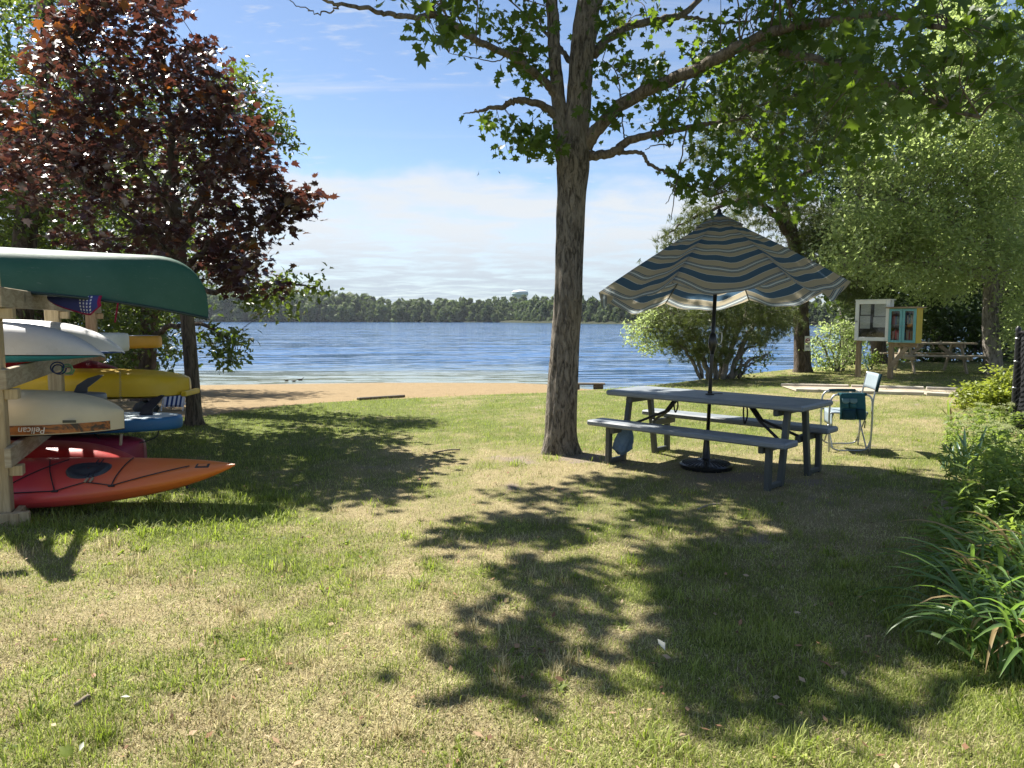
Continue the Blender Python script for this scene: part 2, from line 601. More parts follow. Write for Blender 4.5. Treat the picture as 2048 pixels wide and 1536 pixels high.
def m_sand():
    m, t, out = nodes('beach_sand'); g = G(t)
    p = g.pos()
    n = g.noise(p, 2.6, 6, 0.65)
    n2 = g.noise(g.map(p, (1.6, 4.5, 1)), 1.6, 5, 0.6)
    n3 = g.noise(p, 60, 3, 0.7)
    c = g.mix(n, (0.17, 0.120, 0.060), (0.33, 0.245, 0.130))
    c = g.mix(g.math('MULTIPLY', n3, 0.35), c, (0.24, 0.17, 0.10))
    sx = g.n('ShaderNodeSeparateXYZ'); g.l(p, sx.inputs[0])
    wet = g.rng(sx.outputs[2], WATER_Z + 0.02, WATER_Z + 0.09, 1, 0)
    c = g.mix(g.math('MULTIPLY', wet, 0.6), c, (0.13, 0.09, 0.05))
    s = g.bsdf(c, g.math('SUBTRACT', 0.95, g.math('MULTIPLY', wet, 0.4)), g.bump(g.math('ADD', n2, g.math('MULTIPLY', n, 0.7)), 1.0, 0.11), 0.2)
    g.l(s.outputs[0], out.inputs[0])
    return m
LAWN = m_lawn()
xs_l = axis([(-60, -9, 2.0), (-9, 9, 0.09), (9, 14, 0.3), (14, 60, 2.0)])
near_v = np.concatenate([np.linspace(0, 0.62, 14), np.linspace(0.62, 1, 190)[1:]])
sheet('lawn', xs_l, lambda X, V: -25 + V * (yl(X) + 25), 0, LAWN, vs_=near_v)
SANDM = m_sand()
def beach_y(X, V):
    a, b = yl(X), yw(X)
    return np.where(V < 0.75, a + (b - a) * V / 0.75, b + (V - 0.75) / 0.25 * 18)
sheet('beach', axis([(-60, -9, 2.0), (-9, 2.4, 0.12)]), beach_y, 90, SANDM, attrs=False)
sheet('grassy_bank', axis([(2.4, 14, 0.15), (14, 60, 2.0)]), beach_y, 40, LAWN)

# water
def m_water():
    m, t, out = nodes('lake_water'); g = G(t)
    p = g.pos()
    def slope(scale, rot, amp, det=2):
        x = g.n('ShaderNodeTexNoise')
        g.l(g.map(p, scale, rot=(0, 0, rot)), x.inputs['Vector'])
        x.inputs['Scale'].default_value = 1.0; x.inputs['Detail'].default_value = det; x.inputs['Roughness'].default_value = 0.6
        s1 = g.n('ShaderNodeVectorMath', operation='SUBTRACT'); g.l(x.outputs['Color'], s1.inputs[0]); s1.inputs[1].default_value = (0.5, 0.5, 0.5)
        s2 = g.n('ShaderNodeVectorMath', operation='MULTIPLY'); g.l(s1.outputs[0], s2.inputs[0]); s2.inputs[1].default_value = (amp * 0.25, amp, 0)
        return s2.outputs[0]
    v1, v2, v3 = slope((0.12, 1.1, 1), 0.06, 0.85, 3), slope((0.55, 3.4, 1), -0.08, 0.75, 2), slope((0.012, 0.22, 1), 0.03, 0.35, 3)
    ad = g.n('ShaderNodeVectorMath', operation='ADD'); g.l(v1, ad.inputs[0]); g.l(v2, ad.inputs[1])
    ad2 = g.n('ShaderNodeVectorMath', operation='ADD'); g.l(ad.outputs[0], ad2.inputs[0]); g.l(v3, ad2.inputs[1])
    ad3 = g.n('ShaderNodeVectorMath', operation='ADD'); g.l(ad2.outputs[0], ad3.inputs[0]); ad3.inputs[1].default_value = (0, 0, 1)
    nz = g.n('ShaderNodeVectorMath', operation='NORMALIZE'); g.l(ad3.outputs[0], nz.inputs[0])
    sx = g.n('ShaderNodeSeparateXYZ'); g.l(p, sx.inputs[0])
    cx = g.n('ShaderNodeCombineXYZ')
    dist = g.attr('shore')
    nn = g.noise(g.map(p, (0.06, 0.3, 1)), 1.0, 4, 0.6)
    dd = g.math('ADD', dist, g.math('MULTIPLY', g.math('SUBTRACT', nn, 0.5), 12.0))
    deep = g.mix(g.noise(p, 0.02, 2), (0.022, 0.085, 0.21), (0.034, 0.11, 0.26))
    col = g.mix(g.rng(dd, 0.5, 15.0), (0.20, 0.23, 0.19), deep)
    s = g.bsdf(col, 0.08, nz.outputs[0], 0.5)
    s.inputs['IOR'].default_value = 1.33
    g.l(s.outputs[0], out.inputs[0])
    return m
wx = np.array([-1800, -600, -200, -100] + list(np.arange(-60, 61, 1.5)) + [100, 200, 600, 1800], float)
wv = np.concatenate([np.linspace(-1.5, 30, 50), [36, 45, 60, 90, 140, 220, 350, 520, 800, 1400]])
WX, WV = np.meshgrid(wx, wv)
WY = yw(WX) * np.clip(1 - (WV - 30) / 200, 0, 1) + WV
WP = np.stack([WX, WY, np.full_like(WX, WATER_Z)], -1).reshape(-1, 3)
nr, nc = WX.shape
wi = np.arange((nr - 1) * nc).reshape(nr - 1, nc)[:, :-1].ravel()
tag(link('lake_water', np_mesh('lake_water', WP, quads=np.stack([wi, wi + 1, wi + 1 + nc, wi + nc], -1), attrs={'shore': np.clip(WV.ravel(), 0, 200) * (1 + 0.5 * (WX.ravel() > 2.0))}, smooth=True), m_water()), kind='structure')

# ------------------------------------------------------------------ far shore
SH = np.array([(-1800, 560), (-420, 640), (-225, 600), (-94, 565), (-9, 540), (24, 430), (58, 335), (120, 265), (155, 225), (400, 180), (1800, 160)], float)
def shore_d(x): return np.interp(x, SH[:, 0], SH[:, 1])
fx = np.concatenate([np.arange(-1800, -500, 100), np.arange(-500, 500, 8), np.arange(500, 1801, 100)]).astype(float)
fv = np.array([-6, 0, 3, 12, 40, 120, 400, 1200], float)
FX, FV = np.meshgrid(fx, fv)
FY = shore_d(FX) + FV + 3 * (fbm(FX * 0.05, FX * 0.02, seed=5) - 0.5)
FZ = np.select([FV < 0, FV < 1, FV < 5], [-1.8, -0.98, -0.4], 0.2) + np.clip(FV - 3, 0, 160) * 0.02
FP = np.stack([FX, FY, FZ], -1).reshape(-1, 3)
nr, nc = FX.shape
fi = np.arange((nr - 1) * nc).reshape(nr - 1, nc)[:, :-1].ravel()
tag(link('far_shore', np_mesh('far_shore', FP, quads=np.stack([fi, fi + 1, fi + 1 + nc, fi + nc], -1), smooth=True), m_plain('far_bank', (0.035, 0.04, 0.02), 0.95, 0.1, var=0.4, scale=0.15)), kind='structure')

SKYL = np.array([(-400, 575), (480, 577), (640, 585), (700, 589), (760, 600), (850, 599), (950, 599), (1000, 594), (1100, 593), (1220, 599), (1280, 606), (1700, 600), (2048, 585), (2500, 580)], float)
def far_wood():
    V = []; T = []; A = []
    base = 0
    cnt = 0
    for row, (off, lo, hi) in enumerate([(0, 0.36, 0.6), (5, 0.55, 0.8), (14, 0.7, 0.92), (28, 0.8, 1.0), (50, 0.92, 1.06)]):
        x = -470.0
        while x < 330:
            d = float(shore_d(x)) + off + rng.uniform(-4, 4)
            px = 1024 + F_PX * x / d
            x += rng.uniform(0.55, 1.15) * 7.6 * max(0.55, d / 560)
            if px < -120 or px > 2180:
                continue
            top = CAM_H + (HORIZON - np.interp(px, SKYL[:, 0], SKYL[:, 1])) * d / F_PX
            Hh = (top + 0.5) * rng.uniform(lo, hi)
            g0 = -0.4 + off * 0.02
            Rw = Hh * rng.uniform(0.32, 0.48)
            pine = rng.random() < 0.16
            nl = 9 if not pine else 6
            k = 420 if d < 480 else 330
            lc = np.zeros((nl, 3)); lr = np.zeros(nl)
            for j in range(nl):
                u = j / (nl - 1)
                zz = g0 + Hh * (0.10 + 0.76 * u)
                sp = Rw * (0.8 - 0.55 * u if not pine else 0.5 * (1.05 - u))
                a = rng.uniform(0, 6.28)
                lc[j] = (x + sp * math.cos(a), d + sp * math.sin(a), zz)
                lr[j] = Hh * (0.17 if not pine else 0.13) * rng.uniform(0.8, 1.25) * (1.0 - 0.25 * u)
            w = lr ** 2
            pick = rng.choice(nl, k, p=w / w.sum())
            D = rng.normal(size=(k, 3)); D /= np.linalg.norm(D, axis=1)[:, None]
            D[:, 1] = -np.abs(D[:, 1]) * np.where(rng.random(k) < 0.75, 1, -1)
            P = lc[pick] + D * (lr[pick] * rng.uniform(0.82, 1.08, k))[:, None]
            Nn = D + rng.normal(scale=0.45, size=(k, 3)); Nn /= np.linalg.norm(Nn, axis=1)[:, None]
            s = rng.uniform(0.6, 1.3, k) * (Hh / 15) * 1.5
            Tn = np.cross(Nn, rng.normal(size=(k, 3))); Tn /= np.linalg.norm(Tn, axis=1)[:, None]
            B = np.cross(Nn, Tn)
            ang = rng.uniform(0, 6.28, k)
            tri = []
            for q in range(3):
                aa = ang + q * 2.094
                tri.append(P + (Tn * np.cos(aa)[:, None] + B * np.sin(aa)[:, None]) * s[:, None])
            V.append(np.stack(tri, 1).reshape(-1, 3))
            T.append(np.arange(3 * k).reshape(-1, 3) + base)
            A.append(np.repeat(np.clip(rng.uniform(0, 1) * 0.75 + rng.uniform(0, 0.25, k), 0, 0.999), 3))
            base += 3 * k
            cnt += 1
    me = np_mesh('far_woodland', np.concatenate(V), tris=np.concatenate(T), attrs={'var': np.concatenate(A)})
    m = m_leaf('far_leaves', (0.034, 0.060, 0.024), (0.13, 0.165, 0.06), (0.12, 0.17, 0.04), 0.7, 0.3, 0.2)
    o = link('far_woodland', me, m)
    tag(o, 'dense green woodland lining the far shore of the lake', 'woodland', kind='stuff')
far_wood()
# water tower above the far trees
tp = at(1040, 600, 690)
tb = thing('water_tower', (tp[0], tp[1], 2.0), 'pale domed water tower rising above the far trees', 'water tower')
TW = m_plain('tower_paint', (0.72, 0.78, 0.78), 0.5, var=0.1, scale=0.3)
c0 = (tp[0], tp[1], 1.6)
MB().lathe([(0.5, 2), (1.6, 3), (1.4, 12), (1.8, 18), (5.0, 20.5)], c0, 20).build('pedestal', TW, tb, True)
MB().lathe([(4.6, 20.4), (7.6, 22.3), (7.9, 23.4), (7.9, 24.4)], c0, 32).build('tank', m_plain('tower_green', (0.42, 0.60, 0.58), 0.5, var=0.1, scale=0.3), tb, True)
MB().lathe([(7.95, 24.38), (7.6, 25.6), (5.6, 26.6), (3.0, 27.1), (0.2, 27.3)], c0, 32).build('dome', TW, tb, True)

# ------------------------------------------------------------------ grass blades
def m_grass():
    m, t, out = nodes('grass_blades'); g = G(t)
    d, v = g.attr('dry'), g.attr('var')
    green = g.mix(v, (0.075, 0.115, 0.014), (0.33, 0.39, 0.075))
    straw = g.mix(v, (0.20, 0.13, 0.065), (0.84, 0.73, 0.45))
    c = g.mix(d, green, straw)
    tr = g.mix(d, g.mix(v, (0.27, 0.40, 0.02), (0.44, 0.58, 0.05)), straw)
    s = g.bsdf(c, 0.6, None, 0.25)
    tl = g.n('ShaderNodeBsdfTranslucent'); g.set(tl.inputs[0], tr)
    mx = g.n('ShaderNodeMixShader'); mx.inputs[0].default_value = 0.38
    g.l(s.outputs[0], mx.inputs[1]); g.l(tl.outputs[0], mx.inputs[2]); g.l(mx.outputs[0], out.inputs[0])
    return m
GRASS = m_grass()
def blades(name, label, x, y, L, W, dry, var, lean, seg=2, z=None):
    n = len(x)
    z = zg(x, y) if z is None else z
    a = rng.uniform(0, 6.283, n)
    tilt = np.clip(rng.normal(lean, 0.28, n), 0.05, 1.45)
    cx, cy = np.cos(a), np.sin(a)
    hx = np.sin(tilt) * L; hz = np.cos(tilt) * L
    B = np.stack([x, y, z - 0.004], -1)
    side = np.stack([-cy, cx, np.zeros(n)], -1) * (W / 2)[:, None]
    if seg == 2:
        Mid = B + np.stack([cx * hx * 0.42, cy * hx * 0.42, hz * 0.62], -1)
        Tip = B + np.stack([cx * hx, cy * hx, hz * rng.uniform(0.75, 1.0, n)], -1)
        V = np.stack([B - side, B + side, Mid + side * 0.85, Mid - side * 0.85, Tip], 1).reshape(-1, 3)
        i = np.arange(n) * 5
        Q = np.stack([i, i + 1, i + 2, i + 3], -1); T = np.stack([i + 3, i + 2, i + 4], -1)
        k = 5
    else:
        Tip = B + np.stack([cx * hx, cy * hx, hz], -1)
        V = np.stack([B - side, B + side, Tip], 1).reshape(-1, 3)
        i = np.arange(n) * 3
        Q = None; T = np.stack([i, i + 1, i + 2], -1); k = 3
    me = np_mesh(name, V, tris=T, quads=Q, attrs={'dry': np.repeat(dry, k), 'var': np.repeat(var, k)})
    o = link(name, me, GRASS)
    return tag(o, label, 'grass', kind='stuff')
def scatter(n, dlo, dhi, power=1.0, wide=0.80):
    u = rng.random(n)
    d = (dlo ** (2 - power) + u * (dhi ** (2 - power) - dlo ** (2 - power))) ** (1 / (2 - power)) if power != 2 else dlo * (dhi / dlo) ** u
    x = rng.uniform(-wide, wide, n) * d
    return x, d
def grass_field(name, label, n, dlo, dhi, power, lo, hi, wbase, seg):
    x, y = scatter(n, dlo, dhi, power)
    top = np.where(x > 2.4, yl(x) + 1.2, yl(x)) + 0.25 * (fbm(x * 2.5, y * 2.5, o=2, seed=9) - 0.5)
    dr = dryness(x, y); br = bare(x, y)
    keep = (y < top) & (rng.random(n) > sstep(0.25, 0.75, br) * 0.88)
    path = (np.abs(y - (15.0 - 0.09 * (x - 5.2))) < 0.42) & (x > 5.0)
    keep &= ~(path & (rng.random(n) < 0.9))
    keep &= rng.random(n) > 0.15 * dr
    x, y, dr = x[keep], y[keep], dr[keep]
    n = len(x)
    lush = fbm(x * 2.6, y * 2.6, o=3, seed=55)
    tuft = sstep(0.60, 0.80, fbm(x * 5.5, y * 5.5, o=2, seed=66))
    isdry = rng.random(n) < np.clip(dr * 1.02, 0.08, 0.93)
    dry = np.clip(np.where(isdry, rng.uniform(0.62, 1.0, n), rng.uniform(0.0, 0.38, n)), 0, 1)
    L = lo + (hi - lo) * rng.random(n) * (0.35 + 0.9 * lush)
    L = L * (1 + 1.0 * tuft * (1 - dry)) * np.where(isdry, 0.8, 1.0)
    W = wbase * rng.uniform(0.6, 1.3, n) * (1 + 0.06 * np.clip(y - 4, 0, 20))
    lean = np.where(isdry, 1.0, 0.62)
    var = np.clip(rng.random(n) ** 1.15 * 0.95 + 0.8 * (fbm(x * 4.5, y * 4.5, o=4, seed=91) - 0.42), 0, 1)
    blades(name, label, x, y, L, W, dry, var, lean, seg)
grass_field('short_grass', 'short patchy green and straw coloured lawn grass in the foreground', 260000, 1.9, 5.2, 1.2, 0.02, 0.055, 0.0032, 2)
grass_field('lawn_grass', 'mown green lawn grass running towards the beach', 330000, 5.2, 22.0, 1.75, 0.025, 0.06, 0.0042, 1)
# crabgrass and longer green tufts, wiry brown tufts
def tufts(name, label, spots, nb, llo, lhi, w, dlo, dhi, lean):
    xs, ys, Ls, Ds = [], [], [], []
    for (cx, cy, r, k) in spots:
        n = int(nb * k)
        a = rng.uniform(0, 6.283, n); q = np.sqrt(rng.random(n)) * r
        xs.append(cx + q * np.cos(a)); ys.append(cy + q * np.sin(a))
        Ls.append(rng.uniform(llo, lhi, n) * rng.uniform(0.7, 1.1))
        Ds.append(rng.uniform(dlo, dhi, n))
    x, y = np.concatenate(xs), np.concatenate(ys)
    n = len(x)
    blades(name, label, x, y, np.concatenate(Ls), w * rng.uniform(0.6, 1.3, n), np.concatenate(Ds), rng.random(n), np.full(n, lean), 2)
sp = []
for _ in range(150):
    x, y = scatter(1, 2.3, 9, 1.4)
    if dryness(x, y)[0] < 0.62: sp.append((x[0], y[0], rng.uniform(0.05, 0.16), rng.uniform(0.6, 1.6)))
for _ in range(120):
    sp.append((rng.uniform(-3.6, -1.7), rng.uniform(4.7, 6.0), rng.uniform(0.06, 0.16), rng.uniform(0.7, 1.6)))
tufts('crabgrass', 'longer bright green crabgrass tufts sprouting through the lawn', sp, 34, 0.05, 0.12, 0.006, 0.0, 0.22, 0.8)
sp = []
for _ in range(150):
    x, y = scatter(1, 2.1, 5.6, 1.2)
    if x[0] < 0.4 and dryness(x, y)[0] > 0.35: sp.append((x[0], y[0], rng.uniform(0.03, 0.09), rng.uniform(0.6, 1.4)))
tufts('wiry_brown_grass', 'wiry brown dead grass tufts in the dry foreground', sp, 40, 0.05, 0.12, 0.003, 0.75, 1.0, 0.5)
# bits of leaf, straw and bark lying in the grass
def litter():
    n = 900
    x, y = scatter(n, 2.0, 9.5, 1.5)
    z = zg(x, y) + 0.012 + 0.02 * rng.random(n)
    a = rng.uniform(0, 6.283, n)
    L = rng.uniform(0.006, 0.022, n); W = L * rng.uniform(0.2, 0.7, n)
    u = np.stack([np.cos(a), np.sin(a), rng.normal(scale=0.25, size=n)], -1) * L[:, None]
    v = np.stack([-np.sin(a), np.cos(a), rng.normal(scale=0.35, size=n)], -1) * W[:, None]
    P = np.stack([x, y, z], -1)
    V = np.stack([P - u, P + v, P + u, P - v], 1).reshape(-1, 3)
    i = np.arange(n) * 4
    me = np_mesh('lawn_litter', V, quads=np.stack([i, i + 1, i + 2, i + 3], -1), attrs={'var': np.repeat(rng.random(n), 4)})
    m, t, out = nodes('dead_leaf_bits'); g = G(t)
    cr = g.n('ShaderNodeValToRGB'); g.l(g.attr('var'), cr.inputs[0])
    cr.color_ramp.elements[0].color = (0.10, 0.055, 0.03, 1); cr.color_ramp.elements[1].color = (0.42, 0.33, 0.21, 1)
    e = cr.color_ramp.elements.new(0.5); e.color = (0.30, 0.17, 0.09, 1)
    s = g.bsdf(cr.outputs[0], 0.8, None, 0.2); g.l(s.outputs[0], out.inputs[0])
    tag(link('lawn_litter', me, m), 'scattered bits of dead leaf and bark in the lawn', 'litter', kind='stuff')
litter()
sp = []
for _ in range(60):
    x, y = scatter(1, 2.2, 6.5, 1.2)
    sp.append((x[0], y[0], rng.uniform(0.03, 0.10), rng.uniform(0.5, 1.5)))
tufts('broadleaf_weeds', 'low flat broad leaved weeds dotted through the lawn', sp, 14, 0.03, 0.065, 0.018, 0.0, 0.15, 1.25)

# ------------------------------------------------------------------ leaves, trunks, crowns
def leaf_tmpl(outline, centre, fold=0.22, droop=0.18):
    P = np.array([(x, y, abs(x) * fold - droop * y * y) for x, y in outline] + [(centre[0], centre[1], -droop * centre[1] ** 2)])
    n = len(outline)
    T = np.array([(i, (i + 1) % n, n) for i in range(n)])
    return P, T
_h2 = [(0.05, -0.03), (0.30, -0.06), (0.27, 0.10), (0.54, 0.26), (0.33, 0.36), (0.42, 0.66), (0.17, 0.56)]
MAPLE = leaf_tmpl(_h2 + [(0.0, 1.0)] + [(-x, y) for x, y in _h2[::-1]], (0, 0.3))
_h3 = [(0.10, 0.05), (0.48, 0.22), (0.30, 0.62)]
MAPLE_LITE = leaf_tmpl(_h3 + [(0.0, 0.95)] + [(-x, y) for x, y in _h3[::-1]], (0, 0.3))
_h4 = [(0.05, 0.0), (0.20, 0.22), (0.11, 0.36), (0.27, 0.58), (0.13, 0.74)]
OAK = leaf_tmpl(_h4 + [(0.0, 1.0)] + [(-x, y) for x, y in _h4[::-1]], (0, 0.45), 0.3, 0.25)
SMALL = (np.array([(0, 0, 0), (0.23, 0.5, 0.06), (0, 1, -0.1), (-0.23, 0.5, 0.06)]), np.array([(0, 1, 2), (0, 2, 3)]))
def needle_tmpl(n=14, w=0.035, spread=0.9, seed=1):
    r = np.random.default_rng(seed)
    V = []; T = []
    for i in range(n):
        a = r.uniform(0, 6.283); t = r.uniform(0.15, spread)
        d = np.array([math.sin(t) * math.cos(a), math.cos(t), math.sin(t) * math.sin(a)])
        s = np.cross(d, r.normal(size=3)); s = s / np.linalg.norm(s) * w
        b = np.array([0, r.uniform(-0.25, 0.25), 0])
        k = len(V)
        V += [b - s, b + s, b + d * r.uniform(0.75, 1.05)]
        T.append((k, k + 1, k + 2))
    return np.array(V), np.array(T)
NEEDLE = needle_tmpl()

def leaf_frames(n, up=0.7, head=None, spread=1.0, down=0.25):
    N = rng.normal(size=(n, 3)) * spread
    N[:, 2] = np.abs(N[:, 2]) * 0.5 + up
    N /= np.linalg.norm(N, axis=1)[:, None]
    Yv = rng.normal(size=(n, 3)) if head is None else head + rng.normal(size=(n, 3)) * 0.5
    Yv[:, 2] -= down
    Yv -= N * np.sum(N * Yv, 1)[:, None]
    Yv /= np.linalg.norm(Yv, axis=1)[:, None]
    Xv = np.cross(Yv, N)
    return np.stack([Xv, Yv, N], -1)      # columns are the leaf axes
def leaf_mesh(name, P, tmpl, size, frames, var):
    TV, TT = tmpl
    n, k = len(P), len(TV)
    V = np.einsum('nij,kj->nki', frames, TV) * size[:, None, None] + P[:, None, :]
    T = (TT[None] + (np.arange(n) * k)[:, None, None]).reshape(-1, 3)
    return np_mesh(name, V.reshape(-1, 3), tris=T, attrs={'var': np.repeat(var, k)})

def clumps(poly, dlo, dhi, n, gap=0.0, gscale=0.02, seed=1, dens=None):
    """clump centres inside a crown outline, spread through its depth"""
    poly = np.asarray(poly, float)
    lo, hi = poly.min(0), poly.max(0)
    out = []
    tries = 0
    c = poly.mean(0)
    while len(out) < n and tries < n * 60:
        m = 400
        tries += m
        q = rng.uniform(lo, hi, (m, 2))
        ok = inpoly(q[:, 0], q[:, 1], poly)
        if gap > 0:
            ok &= fbm(q[:, 0] * gscale, q[:, 1] * gscale, o=2, seed=seed) > gap
        for p in q[ok]:
            d = 0.5 * (dlo + dhi) + 0.5 * (dhi - dlo) * rng.uniform(-1, 1)
            out.append(at(p[0], p[1], d))
            if len(out) >= n: break
    return np.array(out)
def spread(cl, per, r, flat=0.75):
    P = np.repeat(cl, per, 0)
    D = rng.normal(size=P.shape) * np.array([1, 1, flat]) * r
    return P + D, np.repeat(np.arange(len(cl)), per), D
def limb_pts(ctrl, n=7):
    """ctrl rows: photo x, y, distance, radius in photo px -> world x y z r"""
    R = []
    for px, py, d, rp in ctrl:
        p = at(px, py, d)
        R.append((*p, rp * d / F_PX))
    return curve_pts(R, n)
def limb_mesh(ctrl, n=8, wob=0.0, world=False, seg=7):
    Q = curve_pts(ctrl, seg) if world else limb_pts(ctrl, seg)
    P = Q[:, :3].copy()
    if wob:
        P[1:-1] += rng.normal(scale=wob, size=P[1:-1].shape)
    mb = MB().tube(P, np.maximum(Q[:, 3], 0.0015), n)
    return mb, Q
def twigs_to(cl, nodes_, r0=0.010, r1=0.003, maxlen=9e9, sides=4, sag=0.12):
    """thin branches from the nearest limb out to each leaf clump"""
    mb = MB()
    X = nodes_[:, :3]
    for c in cl:
        dd = np.linalg.norm(X - c, axis=1)
        # prefer attachment points that lie below / inside
        i = int(np.argmin(dd + 0.6 * np.maximum(0, X[:, 2] - c[2])))
        if dd[i] > maxlen: continue
        a = X[i]
        L = dd[i]
        m1 = a * 0.62 + c * 0.38 + rng.normal(scale=0.06 * L, size=3) + np.array([0, 0, sag * L])
        rr = min(r0 * (0.5 + 0.5 * L), nodes_[i, 3] * 0.7 + 0.002)
        pts = curve_pts([a, m1, c + rng.normal(scale=0.05, size=3)], 4)
        mb.tube(pts, np.linspace(rr, r1, len(pts)), sides, cap=False)
    return mb

BARK_MAPLE = m_bark('maple_bark', (0.085, 0.072, 0.058), (0.38, 0.335, 0.275), 7.0, 26, 0.06)
BARK_LIMB = m_bark('limb_bark', (0.075, 0.062, 0.048), (0.20, 0.17, 0.135), 7, 26, 0.010)
BARK_DARK = m_bark('dark_bark', (0.04, 0.032, 0.026), (0.12, 0.095, 0.075), 4, 14, 0.03)
BARK_GREY = m_bark('grey_bark', (0.10, 0.09, 0.075), (0.30, 0.27, 0.235), 5, 16, 0.02)
L_MAPLE = m_leaf('maple_leaves', (0.022, 0.046, 0.012), (0.048, 0.085, 0.020), (0.21, 0.33, 0.025), 0.45, 0.32, 0.3)
L_RED = m_leaf('purple_maple_leaves', (0.022, 0.014, 0.018), (0.062, 0.031, 0.029), (0.14, 0.045, 0.03), 0.30, 0.24, 0.7)
L_OAK = m_leaf('oak_leaves', (0.040, 0.068, 0.018), (0.085, 0.120, 0.032), (0.18, 0.26, 0.03), 0.36, 0.32, 0.5)
L_LIGHT = m_leaf('light_leaves', (0.13, 0.17, 0.06), (0.25, 0.29, 0.12), (0.48, 0.60, 0.20), 0.5, 0.46, 0.4)
L_DARK = m_leaf('dark_leaves', (0.028, 0.048, 0.016), (0.06, 0.088, 0.026), (0.10, 0.16, 0.025), 0.5, 0.3, 0.3)
L_PINE = m_leaf('pine_needles', (0.060, 0.090, 0.026), (0.125, 0.150, 0.042), (0.16, 0.20, 0.045), 0.5, 0.25, 0.35)
L_BUSH = m_leaf('bush_leaves', (0.070, 0.115, 0.024), (0.15, 0.205, 0.045), (0.24, 0.34, 0.05), 0.45, 0.34, 0.4)

# ------------------------------------------------------------------ the big maple by the table
MD = 8.2
def gnarly_trunk(ctrl, n=36, seg=10, amp=0.012, flare=None, seed=3, flutes=6):
    Q = limb_pts(ctrl, seg)
    V = []; Fc = []
    m = len(Q)
    for i, q in enumerate(Q):
        for k in range(n):
            a = 2 * math.pi * k / n
            V.append((math.cos(a), math.sin(a), i))
    V = np.array(V)
    ring = V[:, 2].astype(int)
    ca = np.arctan2(V[:, 1], V[:, 0])
    zz = Q[ring, 2]
    lump = fbm(np.cos(ca) * 1.6 + 5, np.sin(ca) * 1.6 + 5, zz * 1.1, o=3, seed=seed) - 0.5
    rid = vnoise(ca * 9.0, zz * 2.2 + 0.7 * np.sin(ca * 3), seed=seed + 9) - 0.5
    h0 = np.clip(1 - (zz - Q[0, 2]) / 0.38, 0, 1)
    fl = 1 + h0 ** 2.2 * 0.34 * (1 + 0.9 * np.cos(ca * 5 + 1.0))
    R = Q[ring, 3] * fl * (1 + 0.16 * lump) + amp * rid
    P = Q[ring, :3] + np.stack([np.cos(ca) * R, np.sin(ca) * R, np.zeros(len(R))], -1)
    mb = MB()
    mb.v = [tuple(p) for p in P]
    for i in range(m - 1):
        for k in range(n):
            k2 = (k + 1) % n
            mb.f.append((i * n + k, i * n + k2, (i + 1) * n + k2, (i + 1) * n + k))
    mb.f.append(tuple((m - 1) * n + k for k in range(n)))
    return mb, Q
base = gp(1122, 905)
MD = float(base[1])
maple = thing('maple_tree', base, 'tall green maple with a thick grey trunk and low forking limbs left of the table', 'tree')
nodesM = []
mb, Q = gnarly_trunk([(1122, 921, MD, 34), (1121, 880, MD, 32), (1124, 800, MD, 31), (1129, 700, MD, 28.5), (1135, 600, MD, 28), (1139, 500, MD, 27.5), (1143, 400, MD, 28), (1145, 335, MD, 31), (1147, 290, MD, 28)], 44, 14, 0.022)
mb.build('trunk', BARK_MAPLE, maple, True)
